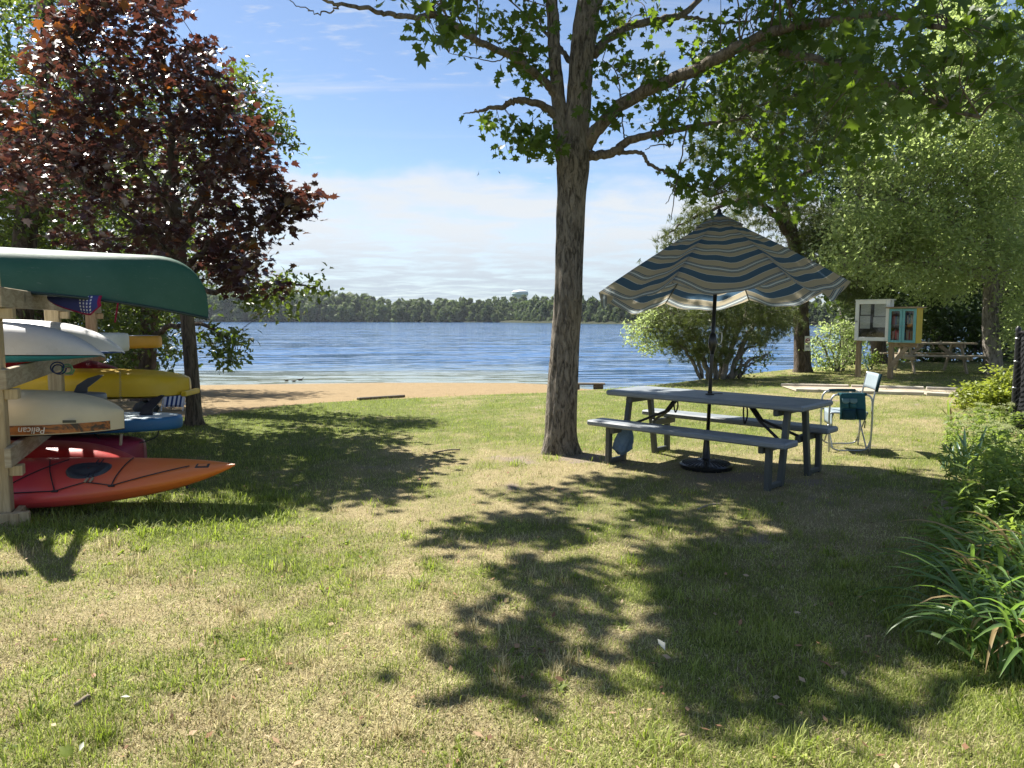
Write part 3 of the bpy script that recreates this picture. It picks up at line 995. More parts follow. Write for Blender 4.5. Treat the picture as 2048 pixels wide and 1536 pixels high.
limbs = {
 'stem': [[(1149, 345, MD, 28), (1155, 240, MD, 25), (1161, 150, MD, 23.5), (1168, 70, MD, 24), (1178, 0, MD, 22), (1190, -120, MD - .1, 18), (1170, -330, MD, 14), (1120, -620, MD, 9)],
          [(1136, 345, MD, 22), (1124, 270, MD, 16), (1116, 190, MD, 13.5), (1109, 100, MD, 12), (1103, 0, MD, 11.5), (1085, -150, MD, 10), (1020, -400, MD, 8), (960, -600, MD, 5)],
          [(1176, 40, MD, 15), (1203, -30, MD + .2, 13), (1260, -180, MD + .5, 10), (1330, -400, MD + .9, 6)]],
 'limb': [[(1112, 190, MD, 9), (1085, 160, MD - .2, 8), (1030, 118, MD - .7, 7), (960, 84, MD - 1.3, 6.5), (905, 50, MD - 2.0, 6.5), (860, 25, MD - 2.7, 6)],
          [(1116, 235, MD, 8.5), (1085, 212, MD - .1, 7.5), (1050, 202, MD - .2, 6.5), (1022, 203, MD - .2, 6), (1006, 214, MD - .2, 5), (972, 218, MD - .2, 3.5), (948, 225, MD - .2, 2), (926, 228, MD - .2, 0.8)],
          [(1172, 295, MD, 14), (1192, 262, MD - .1, 13), (1240, 213, MD - .2, 12.5), (1310, 174, MD - .4, 12), (1400, 135, MD - .7, 11.5), (1470, 98, MD - 1.0, 11), (1540, 66, MD - 1.3, 10), (1620, 48, MD - 1.6, 9), (1760, 30, MD - 2.2, 7), (1900, 60, MD - 2.6, 5)],
          [(1500, 95, MD - 1.1, 7), (1570, 105, MD - 1.4, 7), (1660, 125, MD - 1.8, 6.5), (1760, 160, MD - 2.2, 6), (1860, 200, MD - 2.5, 5), (1960, 235, MD - 2.8, 3)],
          [(1172, 312, MD, 10), (1200, 310, MD, 9), (1228, 304, MD - .1, 8.5), (1255, 283, MD - .1, 8), (1320, 266, MD - .3, 6.5), (1400, 250, MD - .4, 4.5), (1480, 238, MD - .5, 3)],
          [(1228, 306, MD - .1, 4.5), (1262, 304, MD - .1, 4), (1286, 308, MD - .2, 3.5), (1298, 328, MD - .2, 3.4), (1330, 344, MD - .3, 3), (1380, 372, MD - .3, 2.2), (1420, 395, MD - .3, 1)],
          [(1188, 110, MD, 9), (1215, 78, MD + .1, 8), (1262, 52, MD + .3, 7.5), (1340, 36, MD + .5, 7), (1372, 24, MD + .5, 6), (1420, -20, MD + .6, 4)],
          [(1360, 32, MD + .5, 4), (1400, 38, MD + .5, 3.5), (1450, 45, MD + .5, 3), (1500, 42, MD + .5, 1.5)],
          [(1148, 130, MD, 6), (1132, 112, MD + .2, 5), (1116, 90, MD + .5, 4), (1085, 60, MD + .8, 3)],
          [(870, 30, MD - 2.6, 5), (812, 34, MD - 2.9, 5), (770, 26, MD - 3.1, 4.5), (720, 16, MD - 3.3, 4), (660, 4, MD - 3.5, 3), (620, -20, MD - 3.6, 2.5)],
          [(690, 8, MD - 3.3, 2), (660, 22, MD - 3.3, 1.6), (635, 26, MD - 3.3, 1.3), (605, 14, MD - 3.3, 1), (575, -2, MD - 3.3, .8)]],
 'twig': [[(1372, 262, MD - .4, 1.6), (1365, 300, MD - .4, 1.4), (1352, 370, MD - .4, 1.2), (1343, 440, MD - .4, .7)],
          [(1250, 285, MD - .1, 1.6), (1245, 245, MD, 1.4), (1235, 150, MD, 1.2), (1205, 120, MD, 1)],
          [(1300, 265, MD - .2, 2), (1330, 230, MD - .2, 1.7), (1360, 190, MD - .2, 1.2)],
          [(1015, 110, MD - .8, 1.5), (990, 122, MD - .8, 1.2), (930, 113, MD - .9, .9), (898, 106, MD - .9, .6)],
          [(1345, 290, MD - .3, 1.5), (1310, 290, MD - .3, 1.2), (1290, 300, MD - .3, .8)],
          [(1352, 372, MD - .4, 1.1), (1336, 402, MD - .4, .8), (1332, 408, MD - .4, .5)]],
}
for kind, lst in limbs.items():
    for c in lst:
        mb, Q = limb_mesh(c, 14 if kind == 'stem' else (10 if kind == 'limb' else 5), 0.006 if kind == 'limb' else 0.004)
        mb.build(kind, BARK_MAPLE if kind == 'stem' else BARK_LIMB, maple, True)
        nodesM.append(Q)
# leafy clumps the photograph shows: outline, distance range, clump count, leaves per clump, clump radius
vis = [
 ([(955, 235), (1000, 232), (1040, 262), (1108, 268), (1112, 300), (1060, 315), (1020, 330), (975, 290)], MD - .7, MD + .3, 20, 14, 0.10),
 ([(1040, 225), (1105, 235), (1108, 275), (1050, 262)], MD - .5, MD + .3, 5, 10, 0.09),
 ([(920, 90), (1000, 72), (1060, 70), (1105, 110), (1105, 200), (1060, 195), (1010, 125), (950, 118)], MD - 1.3, MD + .2, 26, 12, 0.11),
 ([(930, -20), (1100, -20), (1100, 70), (1040, 66), (985, 60), (940, 50)], MD - 1.0, MD + .6, 26, 12, 0.12),
 ([(795, -40), (930, -40), (945, 10), (938, 62), (905, 84), (860, 70), (822, 55), (800, 22)], MD - 3.1, MD - 2.5, 14, 13, 0.10),
 ([(1200, -20), (1330, -20), (1330, 60), (1260, 95), (1205, 55)], MD - .6, MD + .9, 24, 13, 0.12),
 ([(1195, 110), (1240, 80), (1340, 110), (1330, 190), (1250, 230), (1195, 215)], MD - .6, MD + .8, 26, 12, 0.12),
 ([(1190, 180), (1260, 190), (1300, 270), (1220, 260)], MD - .6, MD + .6, 10, 12, 0.11),
 ([(1290, 190), (1440, 150), (1480, 250), (1400, 262), (1310, 258)], MD - .9, MD + .6, 26, 13, 0.12),
 ([(1355, 60), (1470, 40), (1480, 130), (1390, 140)], MD - .8, MD + .6, 18, 13, 0.12),
 ([(1320, 345), (1380, 340), (1470, 350), (1480, 400), (1420, 410), (1350, 385)], MD - .6, MD + .2, 12, 11, 0.10),
 ([(1400, 270), (1500, 250), (1560, 330), (1500, 400), (1430, 360)], MD - .9, MD + .4, 20, 13, 0.13),
 ([(1450, 60), (1600, 60), (1760, 150), (1800, 260), (1700, 330), (1600, 410), (1500, 400), (1450, 300), (1440, 150)], MD - 1.9, MD + .4, 110, 15, 0.15),
 ([(1430, -40), (1720, -40), (1760, 60), (1600, 110), (1450, 60)], MD - 2.0, MD + .3, 46, 14, 0.14),
 ([(1680, -40), (2060, -40), (2060, 240), (1960, 262), (1860, 252), (1760, 225), (1690, 110)], MD - 3.4, MD - 1.6, 74, 14, 0.14),
]
vis_c = []
Pv = []; Iv = []
for _k, (poly, dlo, dhi, n, per, r) in enumerate(vis):
    if _k in (1, 2, 3, 5, 6, 7): n = int(n * 0.62)
    c = clumps(poly, dlo, dhi, int(n * 0.9), 0.42, 0.03, 5)
    p, i, _ = spread(c, int(per * 1.2), r * 1.0, 0.7)
    vis_c.append(c); Pv.append(p)
Pv = np.concatenate(Pv)
# the rest of the crown, above the frame: it shades the lawn where the photograph is shaded
SHADE = [
 [(826, 1112), (900, 1080), (1000, 1044), (1160, 1030), (1235, 1040), (1150, 1064), (1000, 1070), (900, 1105)],
 [(1030, 1004), (1100, 972), (1200, 952), (1330, 955), (1640, 935), (1700, 1010), (1420, 1030), (1330, 1000), (1200, 985), (1080, 1010)],
 [(1200, 1050), (1130, 1130), (1040, 1152), (1060, 1176), (1200, 1176), (1165, 1214), (1065, 1226), (1090, 1270), (1030, 1280), (1000, 1330), (1010, 1368), (1060, 1384), (1100, 1374), (1120, 1340), (1170, 1300), (1240, 1330), (1330, 1362), (1450, 1380), (1590, 1370), (1610, 1340), (1570, 1285), (1640, 1250), (1740, 1240), (1800, 1270), (1920, 1270), (1930, 1110), (1880, 960), (1640, 940), (1420, 1025)],
]
def crown_above(n):
    out = []
    while len(out) < n:
        m = 4000
        s = np.stack([rng.uniform(-2, 5.2, m), rng.uniform(2.2, 8.4, m), np.zeros(m)], -1)
        px, py = project(s)
        ok = np.zeros(m, bool)
        for poly in SHADE: ok |= inpoly(px, py, poly)
        hole = fbm(s[:, 0] * 1.6, s[:, 1] * 1.6, o=3, seed=77)
        ok &= hole > 0.465
        h = rng.uniform(4.3, 9.2, m)
        P = s + np.stack([-SHX * h, -SHY * h, h], -1)
        qx, qy = project(P)
        ok &= (qy < -70) | (qx < -60)
        r2 = (P[:, 0] - 0.2) ** 2 / 4.6 ** 2 + (P[:, 1] - MD) ** 2 / 5.0 ** 2 + (P[:, 2] - 6.2) ** 2 / 3.6 ** 2
        ok &= r2 < 1
        out += list(P[ok])
    return np.array(out[:n])
hid = crown_above(560)
_m = np.concatenate([c for c in vis_c[-5:]])
_m = _m[rng.integers(0, len(_m), 900)]
_ht = rng.uniform(0.9, 4.2, 900)
_p = _m + np.stack([-SHX * _ht, -SHY * _ht, _ht], -1)
_qx, _qy = project(_p)
_s = _p.copy(); _s[:, 0] += SHX * _p[:, 2]; _s[:, 1] += SHY * _p[:, 2]; _s[:, 2] = 0
_sx, _sy = project(_s)
_in = _sx > 2300
for poly in SHADE: _in |= inpoly(_sx, _sy, poly)
_p = _p[(_qy < -60) & _in][:170]
hid = np.concatenate([hid, _p])
up = [[(0.72, MD, 5.6, .10), (-0.3, MD - .9, 6.0, .08), (-1.6, MD - 1.6, 6.3, .06), (-2.9, MD - 2.0, 6.4, .03)],
      [(0.70, MD, 5.9, .10), (-0.6, MD + .5, 6.8, .07), (-2.0, MD + .8, 7.3, .05), (-3.3, MD + .8, 7.4, .02)],
      [(0.72, MD, 5.7, .09), (0.5, MD - 1.4, 6.1, .07), (0.1, MD - 2.6, 6.2, .03)],
      [(0.68, MD, 6.3, .09), (0.3, MD + 1.2, 7.4, .06), (-.4, MD + 2.4, 8.2, .03)],
      [(0.66, MD, 6.6, .08), (-.4, MD - .6, 7.6, .05), (-1.2, MD - 1.1, 8.3, .02)]]
for c in up:
    mb, Q = limb_mesh(c, 8, 0.02, world=True)
    mb.build('limb', BARK_LIMB, maple, True)
    nodesM.append(Q)
nodesM = np.concatenate(nodesM)
twigs_to(np.concatenate(vis_c), nodesM, 0.008, 0.0025, maxlen=0.9).build('twigs', BARK_LIMB, maple, True)['kind'] = 'stuff'
twigs_to(hid[::2], nodesM, 0.010, 0.003).build('twigs', BARK_LIMB, maple, True)['kind'] = 'stuff'
Ph, Ih, _ = spread(hid, 20, 0.17, 0.6)
qx, qy = project(Ph)
Ph = Ph[(qy < -25) | (qx < -30) | (qx > 2080)]
fr = leaf_frames(len(Ph), 0.75)
o = link('crown', leaf_mesh('crown', Ph, MAPLE_LITE, rng.uniform(0.11, 0.17, len(Ph)), fr, rng.random(len(Ph))), L_MAPLE, maple)
o['kind'] = 'stuff'
# visible leaves: the 300 largest in view are pieces of their own
qx, qy = project(Pv)
inv_ = (qx > -20) & (qx < 2068) & (qy > -20)
fr = leaf_frames(len(Pv), 0.45, None, 1.0, 0.45)
sz = 0.045 + 0.075 * rng.random(len(Pv)) ** 1.3
score = np.where(inv_, sz / Pv[:, 1], 0)
order = np.argsort(-score)
big, rest = order[:300], order[300:]
o = link('leaves', leaf_mesh('leaves', Pv[rest], MAPLE, sz[rest], fr[rest], rng.random(len(rest))), L_MAPLE, maple)
o['kind'] = 'stuff'
def single_leaves(idx, P, fr, sz, tmpl, m, parent):
    me = leaf_mesh('leaf', np.zeros((1, 3)), tmpl, np.ones(1), np.eye(3)[None], np.zeros(1))
    me.materials.append(m)
    for i in idx:
        o = bpy.data.objects.new('leaf', me)
        C.objects.link(o)
        M = Matrix([list(r) for r in fr[i]]).to_4x4() @ Matrix.Diagonal((sz[i], sz[i], sz[i], 1))
        M.translation = Vector([float(q) for q in P[i]])
        o.parent = parent
        o.matrix_basis = Matrix.Translation(-world_loc(parent)) @ M
single_leaves(big, Pv, fr, sz, MAPLE, L_MAPLE, maple)

# ------------------------------------------------------------------ the purple maple by the boat rack
base = gp(390, 850)
RD = float(base[1])
red = thing('purple_maple_tree', base, 'purple leaved maple with a slim trunk beside the boat rack', 'tree')
mb, Q = gnarly_trunk([(391, 858, RD, 17), (388, 820, RD, 15), (383, 740, RD, 13.5), (376, 650, RD, 13), (366, 570, RD, 12), (358, 480, RD - .1, 11), (352, 400, RD - .1, 9.5)], 20, 8, 0.006, seed=8)
mb.build('trunk', m_bark('purple_maple_bark', (0.055, 0.045, 0.036), (0.16, 0.13, 0.10), 4, 24, 0.015), red, True)
nodesR = [Q]
for c in [[(352, 410, RD, 9), (345, 300, RD, 7), (330, 150, RD, 5), (310, 0, RD, 3), (290, -120, RD, 1.5)],
          [(358, 470, RD, 8), (330, 400, RD - .3, 6), (270, 300, RD - .7, 5), (200, 180, RD - 1.0, 3), (150, 80, RD - 1.0, 1.5)],
          [(360, 490, RD, 7), (400, 400, RD - .3, 5), (430, 300, RD - .5, 4), (440, 200, RD - .5, 2)],
          [(364, 540, RD, 7), (420, 490, RD - .4, 5), (500, 450, RD - .8, 4), (570, 420, RD - 1.0, 2)],
          [(362, 520, RD, 7), (290, 460, RD - .6, 5), (180, 380, RD - 1.1, 4), (80, 290, RD - 1.3, 2)],
          [(360, 500, RD, 6), (300, 440, RD + .6, 5), (200, 350, RD + 1.0, 3)],
          [(366, 560, RD, 6), (430, 520, RD + .4, 4), (500, 530, RD + .6, 2)]]:
    mb, Q = limb_mesh(c, 7, 0.02)
    mb.build('limb', BARK_DARK, red, True)
    nodesR.append(Q)
nodesR = np.concatenate(nodesR)
POLR = [(140, -40), (365, -40), (352, 60), (412, 75), (440, 160), (485, 205), (520, 270), (548, 332), (560, 372), (540, 430), (545, 490), (500, 512), (525, 545), (470, 560), (420, 540), (300, 530), (200, 515), (135, 490), (135, 430), (60, 405), (-20, 330), (-20, 200), (60, 170), (85, 90)]
c1 = clumps(POLR, RD - 1.6, RD + 1.3, 430, 0.33, 0.026, 12)
c2 = clumps([(550, 390), (590, 395), (628, 380), (612, 430), (575, 455), (545, 470)], RD - 1.3, RD - .6, 16)
c3 = clumps([(440, 540), (530, 520), (560, 580), (500, 590), (450, 580)], RD - .8, RD + .4, 14)
cR = np.concatenate([c1, c2, c3])
twigs_to(cR, nodesR, 0.008, 0.0025).build('twigs', BARK_DARK, red, True)['kind'] = 'stuff'
P, I, D = spread(cR, 19, 0.125, 0.6)
fr = leaf_frames(len(P), 0.9, None, 0.75, 0.5)
sz = rng.uniform(0.08, 0.14, len(P))
qx, qy = project(P)
score = np.where((qx > 0) & (qx < 2048) & (qy > 0), sz / P[:, 1], 0)
order = np.argsort(-score)
o = link('leaves', leaf_mesh('leaves', P[order[300:]], MAPLE, sz[order[300:]], fr[order[300:]], rng.random(len(order) - 300)), L_RED, red)
o['kind'] = 'stuff'
single_leaves(order[:270], P, fr, sz, MAPLE, L_RED, red)
L_ORANGE = m_leaf('orange_maple_leaves', (0.10, 0.04, 0.014), (0.17, 0.065, 0.018), (0.30, 0.10, 0.02), 0.4, 0.36, 0.4)  # orange leaf colour for a few leaves among the purple ones
single_leaves(order[270:300], P, fr, sz * 1.15, MAPLE, L_ORANGE, red)
lo = clumps([(20, 180), (120, 20), (330, 90), (430, 90), (470, 200), (350, 200), (300, 300), (120, 300), (20, 300)], RD - 1.8, RD - 1.2, 16)
Po, _, _ = spread(lo, 5, 0.12, 0.6)
o = link('leaves', leaf_mesh('leaves', Po, MAPLE, rng.uniform(0.10, 0.15, len(Po)), leaf_frames(len(Po), 0.9, None, 0.75, 0.5), rng.random(len(Po))), L_ORANGE, red)
o['kind'] = 'stuff'

# ------------------------------------------------------------------ other trees
def make_tree(name, label, base, trunk, limbs_, foliage, leaf, lm, bark, size, up=0.6, group=None, tw=True, twr=0.008, cat='tree', seed=4):
    t = thing(name, base, label, cat, group)
    nd = []
    if trunk is not None:
        mb, Q = gnarly_trunk(trunk, 18, 7, 0.012, seed=seed)
        mb.build('trunk', bark, t, True); nd.append(Q)
    for c in limbs_:
        mb, Q = limb_mesh(c, 7, 0.02)
        mb.build('limb', bark, t, True); nd.append(Q)
    nd = np.concatenate(nd)
    cs = []; Ps = []
    for f in foliage:
        poly, dlo, dhi, n, per, r = f[:6]
        gap = f[6] if len(f) > 6 else 0.0
        c = clumps(poly, dlo, dhi, n, gap, f[7] if len(f) > 7 else 0.02, seed)
        p, _, _ = spread(c, per, r, 0.7)
        cs.append(c); Ps.append(p)
    cs = np.concatenate(cs); P = np.concatenate(Ps)
    if tw:
        twigs_to(cs, nd, twr, 0.003).build('twigs', bark, t, True)['kind'] = 'stuff'
    if leaf is NEEDLE:
        fr = leaf_frames(len(P), 0.3, None, 1.0, -0.6)
    else:
        fr = leaf_frames(len(P), up, None, 0.9, 0.35)
    o = link('crown', leaf_mesh('crown', P, leaf, rng.uniform(*size, len(P)), fr, rng.random(len(P))), lm, t)
    o['kind'] = 'stuff'
    return t
def on_ground(px, d):
    x = (px - 1024) / F_PX * d / 1.0
    return np.array([x, d, gz(x, d)])
# oaks behind the purple maple
make_tree('oak_tree', 'tall green oak rising behind the purple maple at the left edge', on_ground(30, 13.5),
    [(30, 790, 13.5, 30), (40, 640, 13.5, 24), (50, 480, 13.6, 21), (70, 300, 13.8, 17), (90, 120, 14, 12), (100, -80, 14.2, 7)],
    [[(50, 470, 13.6, 10), (130, 350, 13.2, 7), (190, 200, 13, 4)], [(60, 330, 13.7, 10), (0, 200, 13.5, 7), (-60, 90, 13.3, 4)], [(45, 560, 13.6, 9), (150, 500, 13.4, 6), (260, 470, 13.2, 3)]],
    [([(-80, -80), (160, -80), (150, 60), (120, 180), (160, 330), (210, 480), (200, 560), (-80, 600)], 12.6, 16.2, 330, 26, 0.26, 0.30, 0.012)],
    OAK, L_OAK, BARK_DARK, (0.10, 0.17), seed=14)
make_tree('oak_tree', 'green oak behind the purple maple with sprays of leaves hanging over the beach', on_ground(290, 13.2),
    [(290, 800, 13.2, 20), (295, 700, 13.2, 17), (305, 560, 13.2, 15), (330, 400, 13.3, 12), (360, 250, 13.4, 8), (380, 120, 13.5, 4)],
    [[(310, 520, 13.2, 9), (400, 400, 13.2, 7), (470, 300, 13.2, 5), (510, 200, 13.2, 2)], [(300, 620, 13.2, 9), (380, 590, 12.6, 6), (470, 575, 12.0, 5), (560, 565, 11.8, 3), (630, 575, 11.7, 1.2)],
     [(297, 680, 13.2, 8), (340, 655, 12.4, 5), (410, 650, 11.9, 4), (470, 690, 11.7, 2)], [(335, 400, 13.3, 6), (450, 330, 13.2, 4), (540, 290, 13.1, 2.5), (590, 290, 13.1, 1)]],
    [([(440, 130), (500, 150), (560, 215), (565, 262), (520, 290), (470, 250), (430, 200)], 12.6, 14.0, 46, 24, 0.16, 0.2),
     ([(545, 285), (600, 288), (600, 308), (560, 305)], 12.9, 13.3, 4, 9, 0.08),
     ([(480, 560), (560, 548), (640, 565), (640, 600), (590, 620), (540, 640), (490, 610)], 11.5, 12.4, 30, 17, 0.13, 0.2),
     ([(395, 640), (450, 650), (500, 665), (495, 700), (455, 740), (425, 700)], 11.5, 12.2, 20, 18, 0.12),
     ([(150, 540), (340, 560), (345, 690), (300, 735), (200, 740)], 12.3, 14.5, 70, 26, 0.22),
     ([(180, 300), (400, 250), (440, 500), (330, 560), (180, 560)], 13.2, 15.0, 120, 26, 0.24, 0.3)],
    OAK, L_OAK, BARK_DARK, (0.09, 0.15), seed=24)
make_tree('thicket_tree', 'dark leafy thicket tree behind the kayak rack', on_ground(120, 16.0),
    [(120, 765, 16, 20), (120, 650, 16, 16), (130, 500, 16, 10)], [[(120, 640, 16, 9), (220, 560, 15.8, 5)], [(120, 660, 16, 9), (20, 560, 15.8, 5)]],
    [([(-120, 440), (60, 400), (250, 470), (350, 600), (340, 745), (-120, 760)], 14.6, 18.5, 300, 26, 0.30)],
    OAK, L_DARK, BARK_DARK, (0.13, 0.2), seed=34)
for k, (px, d, lab) in enumerate([(-150, 21, 'dark backdrop tree at the far left edge behind the tall oak'), (250, 22, 'dark backdrop tree seen through gaps of the purple maple')]):
    b = on_ground(px, d)
    make_tree('backdrop_tree', lab, b, [(px, 770, d, 20), (px + 5, 500, d, 14), (px + 10, 200, d, 8)], [[(px, 500, d, 8), (px + 90, 380, d, 4)], [(px, 420, d, 8), (px - 90, 280, d, 4)]],
        [([(px - 170, 60 + 60 * k), (px + 60, -20 + 160 * k), (px + 170, 200), (px + 140, 620), (px - 200, 700)], d - 1.5, d + 2, 230, 26, 0.42)],
        OAK, L_DARK, BARK_DARK, (0.2, 0.32), group='dark trees far left', seed=44 + k)

# pitch pine with the small sign, shrub pine, light green tree, dark trees on the right
b = on_ground(1605, 18.9); PD = 18.9
pine = make_tree('pine_tree', 'tall pine with a dark rough trunk carrying a small sign, right of the umbrella', b,
    [(1606, 752, PD, 17), (1604, 700, PD, 15.5), (1602, 640, PD, 14.5), (1600, 560, PD, 14), (1585, 470, PD, 13), (1560, 400, PD, 12), (1555, 300, PD, 10), (1570, 200, PD, 8), (1600, 90, PD, 5)],
    [[(1592, 490, PD, 8), (1540, 420, PD - .4, 6), (1480, 400, PD - .8, 4), (1400, 430, PD - 1.0, 3), (1330, 470, PD - 1.1, 1.5)], [(1600, 560, PD, 7), (1660, 520, PD - .4, 5), (1720, 530, PD - .6, 2)],
     [(1560, 390, PD, 7), (1640, 330, PD, 5), (1720, 300, PD, 3)], [(1556, 310, PD, 6), (1480, 260, PD, 4), (1420, 270, PD, 2)], [(1600, 590, PD, 6), (1650, 560, PD + .4, 4), (1700, 590, PD + .5, 2)],
     [(1575, 180, PD, 5), (1500, 150, PD, 3)], [(1575, 200, PD, 5), (1660, 150, PD, 3)], [(1602, 620, PD, 5), (1540, 625, PD - .3, 3), (1490, 640, PD - .4, 1.5)]],
    [([(1390, 330), (1420, 230), (1500, 100), (1620, 60), (1740, 90), (1750, 250), (1690, 330), (1600, 360), (1500, 380), (1430, 370)], PD - 1.6, PD + 1.4, 380, 13, 0.20, 0.28, 0.016),
     ([(1295, 495), (1330, 465), (1400, 400), (1440, 420), (1400, 470), (1330, 520)], PD - 1.5, PD - .5, 26, 12, 0.16),
     ([(1400, 380), (1500, 380), (1640, 380), (1700, 480), (1620, 520), (1480, 440)], PD - 1.0, PD + 1.2, 110, 12, 0.18, 0.30, 0.02),
     ([(1600, 480), (1760, 470), (1760, 600), (1690, 620), (1640, 580), (1600, 560)], PD - .9, PD + .9, 90, 12, 0.18, 0.22, 0.02),
     ([(1480, 600), (1600, 590), (1600, 650), (1560, 660), (1500, 650)], PD - .9, PD + .3, 26, 12, 0.15)],
    NEEDLE, L_PINE, BARK_DARK, (0.13, 0.22), seed=54)
b = on_ground(1440, 17.6); SD = 17.6
make_tree('shrub_pine', 'bushy multi stemmed pine growing at the water edge behind the umbrella pole', b, None,
    [[(1418, 758, SD, 6), (1400, 700, SD, 5), (1380, 650, SD - .2, 3), (1340, 620, SD - .3, 1.5)], [(1432, 760, SD, 6), (1430, 690, SD, 5), (1420, 630, SD, 3)], [(1446, 760, SD, 6), (1465, 690, SD, 5), (1490, 630, SD, 3)],
     [(1455, 758, SD, 6), (1490, 680, SD, 5), (1510, 640, SD, 3)], [(1440, 758, SD + .2, 5), (1448, 680, SD + .2, 4), (1450, 620, SD, 2)], [(1460, 757, SD, 4), (1500, 720, SD - .2, 3), (1535, 712, SD - .3, 1.5)]],
    [([(1290, 620), (1340, 600), (1540, 596), (1600, 630), (1560, 680), (1500, 690), (1450, 720), (1390, 725), (1330, 700), (1300, 670)], SD - 1.0, SD + .8, 240, 13, 0.14, 0.18, 0.03)],
    NEEDLE, L_PINE, BARK_GREY, (0.12, 0.19), seed=64)
b2 = gp(1405, 760)
make_tree('leafy_shrub', 'light green leafy shrub spilling over the water left of the shrub pine', (at(1400, 752, SD - .4)), None,
    [[(1402, 757, SD - .4, 4), (1370, 700, SD - .5, 3), (1320, 660, SD - .6, 2), (1270, 655, SD - .6, 1)], [(1404, 757, SD - .4, 4), (1380, 670, SD - .4, 3), (1330, 630, SD - .4, 1.5)]],
    [([(1248, 660), (1275, 635), (1310, 620), (1350, 640), (1340, 690), (1290, 705), (1260, 690)], SD - 1.0, SD - .1, 60, 26, 0.11)],
    SMALL, L_LIGHT, BARK_GREY, (0.06, 0.10), seed=65)
make_tree('leafy_shrub', 'sparse dark green shrub low beside the stems of the shrub pine', gp(1480, 754), None,
    [[(1478, 755, SD, 3), (1500, 730, SD - .2, 2), (1535, 715, SD - .3, 1)], [(1476, 755, SD, 3), (1490, 700, SD, 2), (1530, 690, SD, 1)]],
    [([(1470, 690), (1540, 700), (1545, 720), (1500, 752), (1465, 755)], SD - .6, SD + .4, 26, 14, 0.11)], SMALL, L_OAK, BARK_GREY, (0.07, 0.11), seed=66)
b = gp(1986, 748); LD = float(b[1])
make_tree('light_green_tree', 'large light green tree with a grey forked trunk near the fence', b,
    [(1988, 756, LD, 19), (1984, 700, LD, 16.5), (1981, 640, LD, 15), (1982, 580, LD, 14), (1975, 480, LD, 11), (1960, 380, LD, 9), (1940, 240, LD, 6), (1930, 60, LD, 3)],
    [[(1986, 610, LD, 9), (2010, 540, LD, 8), (2025, 430, LD, 6), (2040, 250, LD, 4)], [(1980, 520, LD, 7), (1900, 440, LD - .5, 5), (1800, 400, LD - .9, 3), (1720, 400, LD - 1.0, 1.5)],
     [(1978, 560, LD, 6), (1880, 530, LD - .6, 4), (1780, 520, LD - .9, 3), (1690, 540, LD - 1.0, 1.5)], [(1965, 400, LD, 6), (1860, 300, LD - .2, 4), (1760, 260, LD - .3, 2)]],
    [([(1640, 565), (1655, 480), (1705, 390), (1685, 330), (1725, 235), (1850, 160), (1870, -40), (2080, -40), (2080, 560), (1990, 560), (1900, 600), (1830, 590), (1760, 560), (1720, 590), (1650, 595)], LD - 2.2, LD + 1.2, 760, 80, 0.22, 0.29, 0.014),
     ([(2000, 560), (2080, 540), (2080, 720), (2020, 700)], LD - 1, LD + 1, 50, 50, 0.2)],
    SMALL, L_LIGHT, BARK_GREY, (0.085, 0.14), up=0.5, seed=74)
for k, (px, d, poly, lab) in enumerate([
    (1760, 22.0, [(1640, 430), (1760, 400), (1800, 520), (1800, 640), (1740, 690), (1690, 600), (1640, 560)], 'dark tree with a leaning trunk behind the white notice cabinet'),
    (1880, 24.0, [(1790, 420), (1900, 400), (1980, 520), (1985, 680), (1900, 680), (1800, 660)], 'dark dense tree behind the yellow book box'),
    (2060, 25.0, [(1950, 300), (2100, 250), (2140, 720), (1960, 720)], 'dark tree behind the light green tree at the right edge'),
    (1700, 27.0, [(1600, 200), (1850, 150), (1900, 400), (1700, 460), (1620, 380)], 'dark tree crown filling the gap above the pine')]):
    make_tree('shore_tree', lab, on_ground(px, d), [(px, 735, d, 15), (px - 6, 640, d, 13), (px - 4, 520, d, 10), (px, 380, d, 6)], [[(px - 5, 580, d, 6), (px + 60, 500, d, 3)], [(px - 5, 600, d, 6), (px - 60, 520, d, 3)]],
        [(poly, d - 1.5, d + 1.5, 170, 44, 0.30, 0.2)], SMALL, L_DARK, BARK_DARK, (0.17, 0.28), seed=84 + k)
make_tree('leafy_shrub', 'rounded green shrub on the bank between the pine and the notice posts', gp(1672, 747), None,
    [[(1672, 750, 19, 3), (1650, 700, 19, 2), (1635, 670, 19, 1)], [(1676, 750, 19, 3), (1680, 690, 19, 2), (1690, 660, 19, 1)], [(1680, 750, 19, 3), (1705, 700, 19, 2)], [(1674, 750, 19, 2), (1662, 690, 19, 1.5), (1660, 650, 19, 1)]],
    [([(1625, 680), (1645, 650), (1690, 640), (1725, 670), (1722, 720), (1690, 735), (1640, 735), (1622, 715)], 18.5, 19.8, 80, 30, 0.13)], SMALL, L_LIGHT, BARK_GREY, (0.07, 0.11), seed=94)
make_tree('leafy_shrub', 'low bright green shrub at the foot of the leaning dark tree', gp(1738, 742), None,
    [[(1738, 744, 19.5, 2), (1730, 720, 19.5, 1)], [(1740, 744, 19.5, 2), (1748, 715, 19.5, 1)]],
    [([(1722, 715), (1745, 705), (1760, 720), (1752, 742), (1724, 742)], 19.2, 19.9, 14, 26, 0.10)], SMALL, L_BUSH, BARK_GREY, (0.07, 0.1), seed=95)
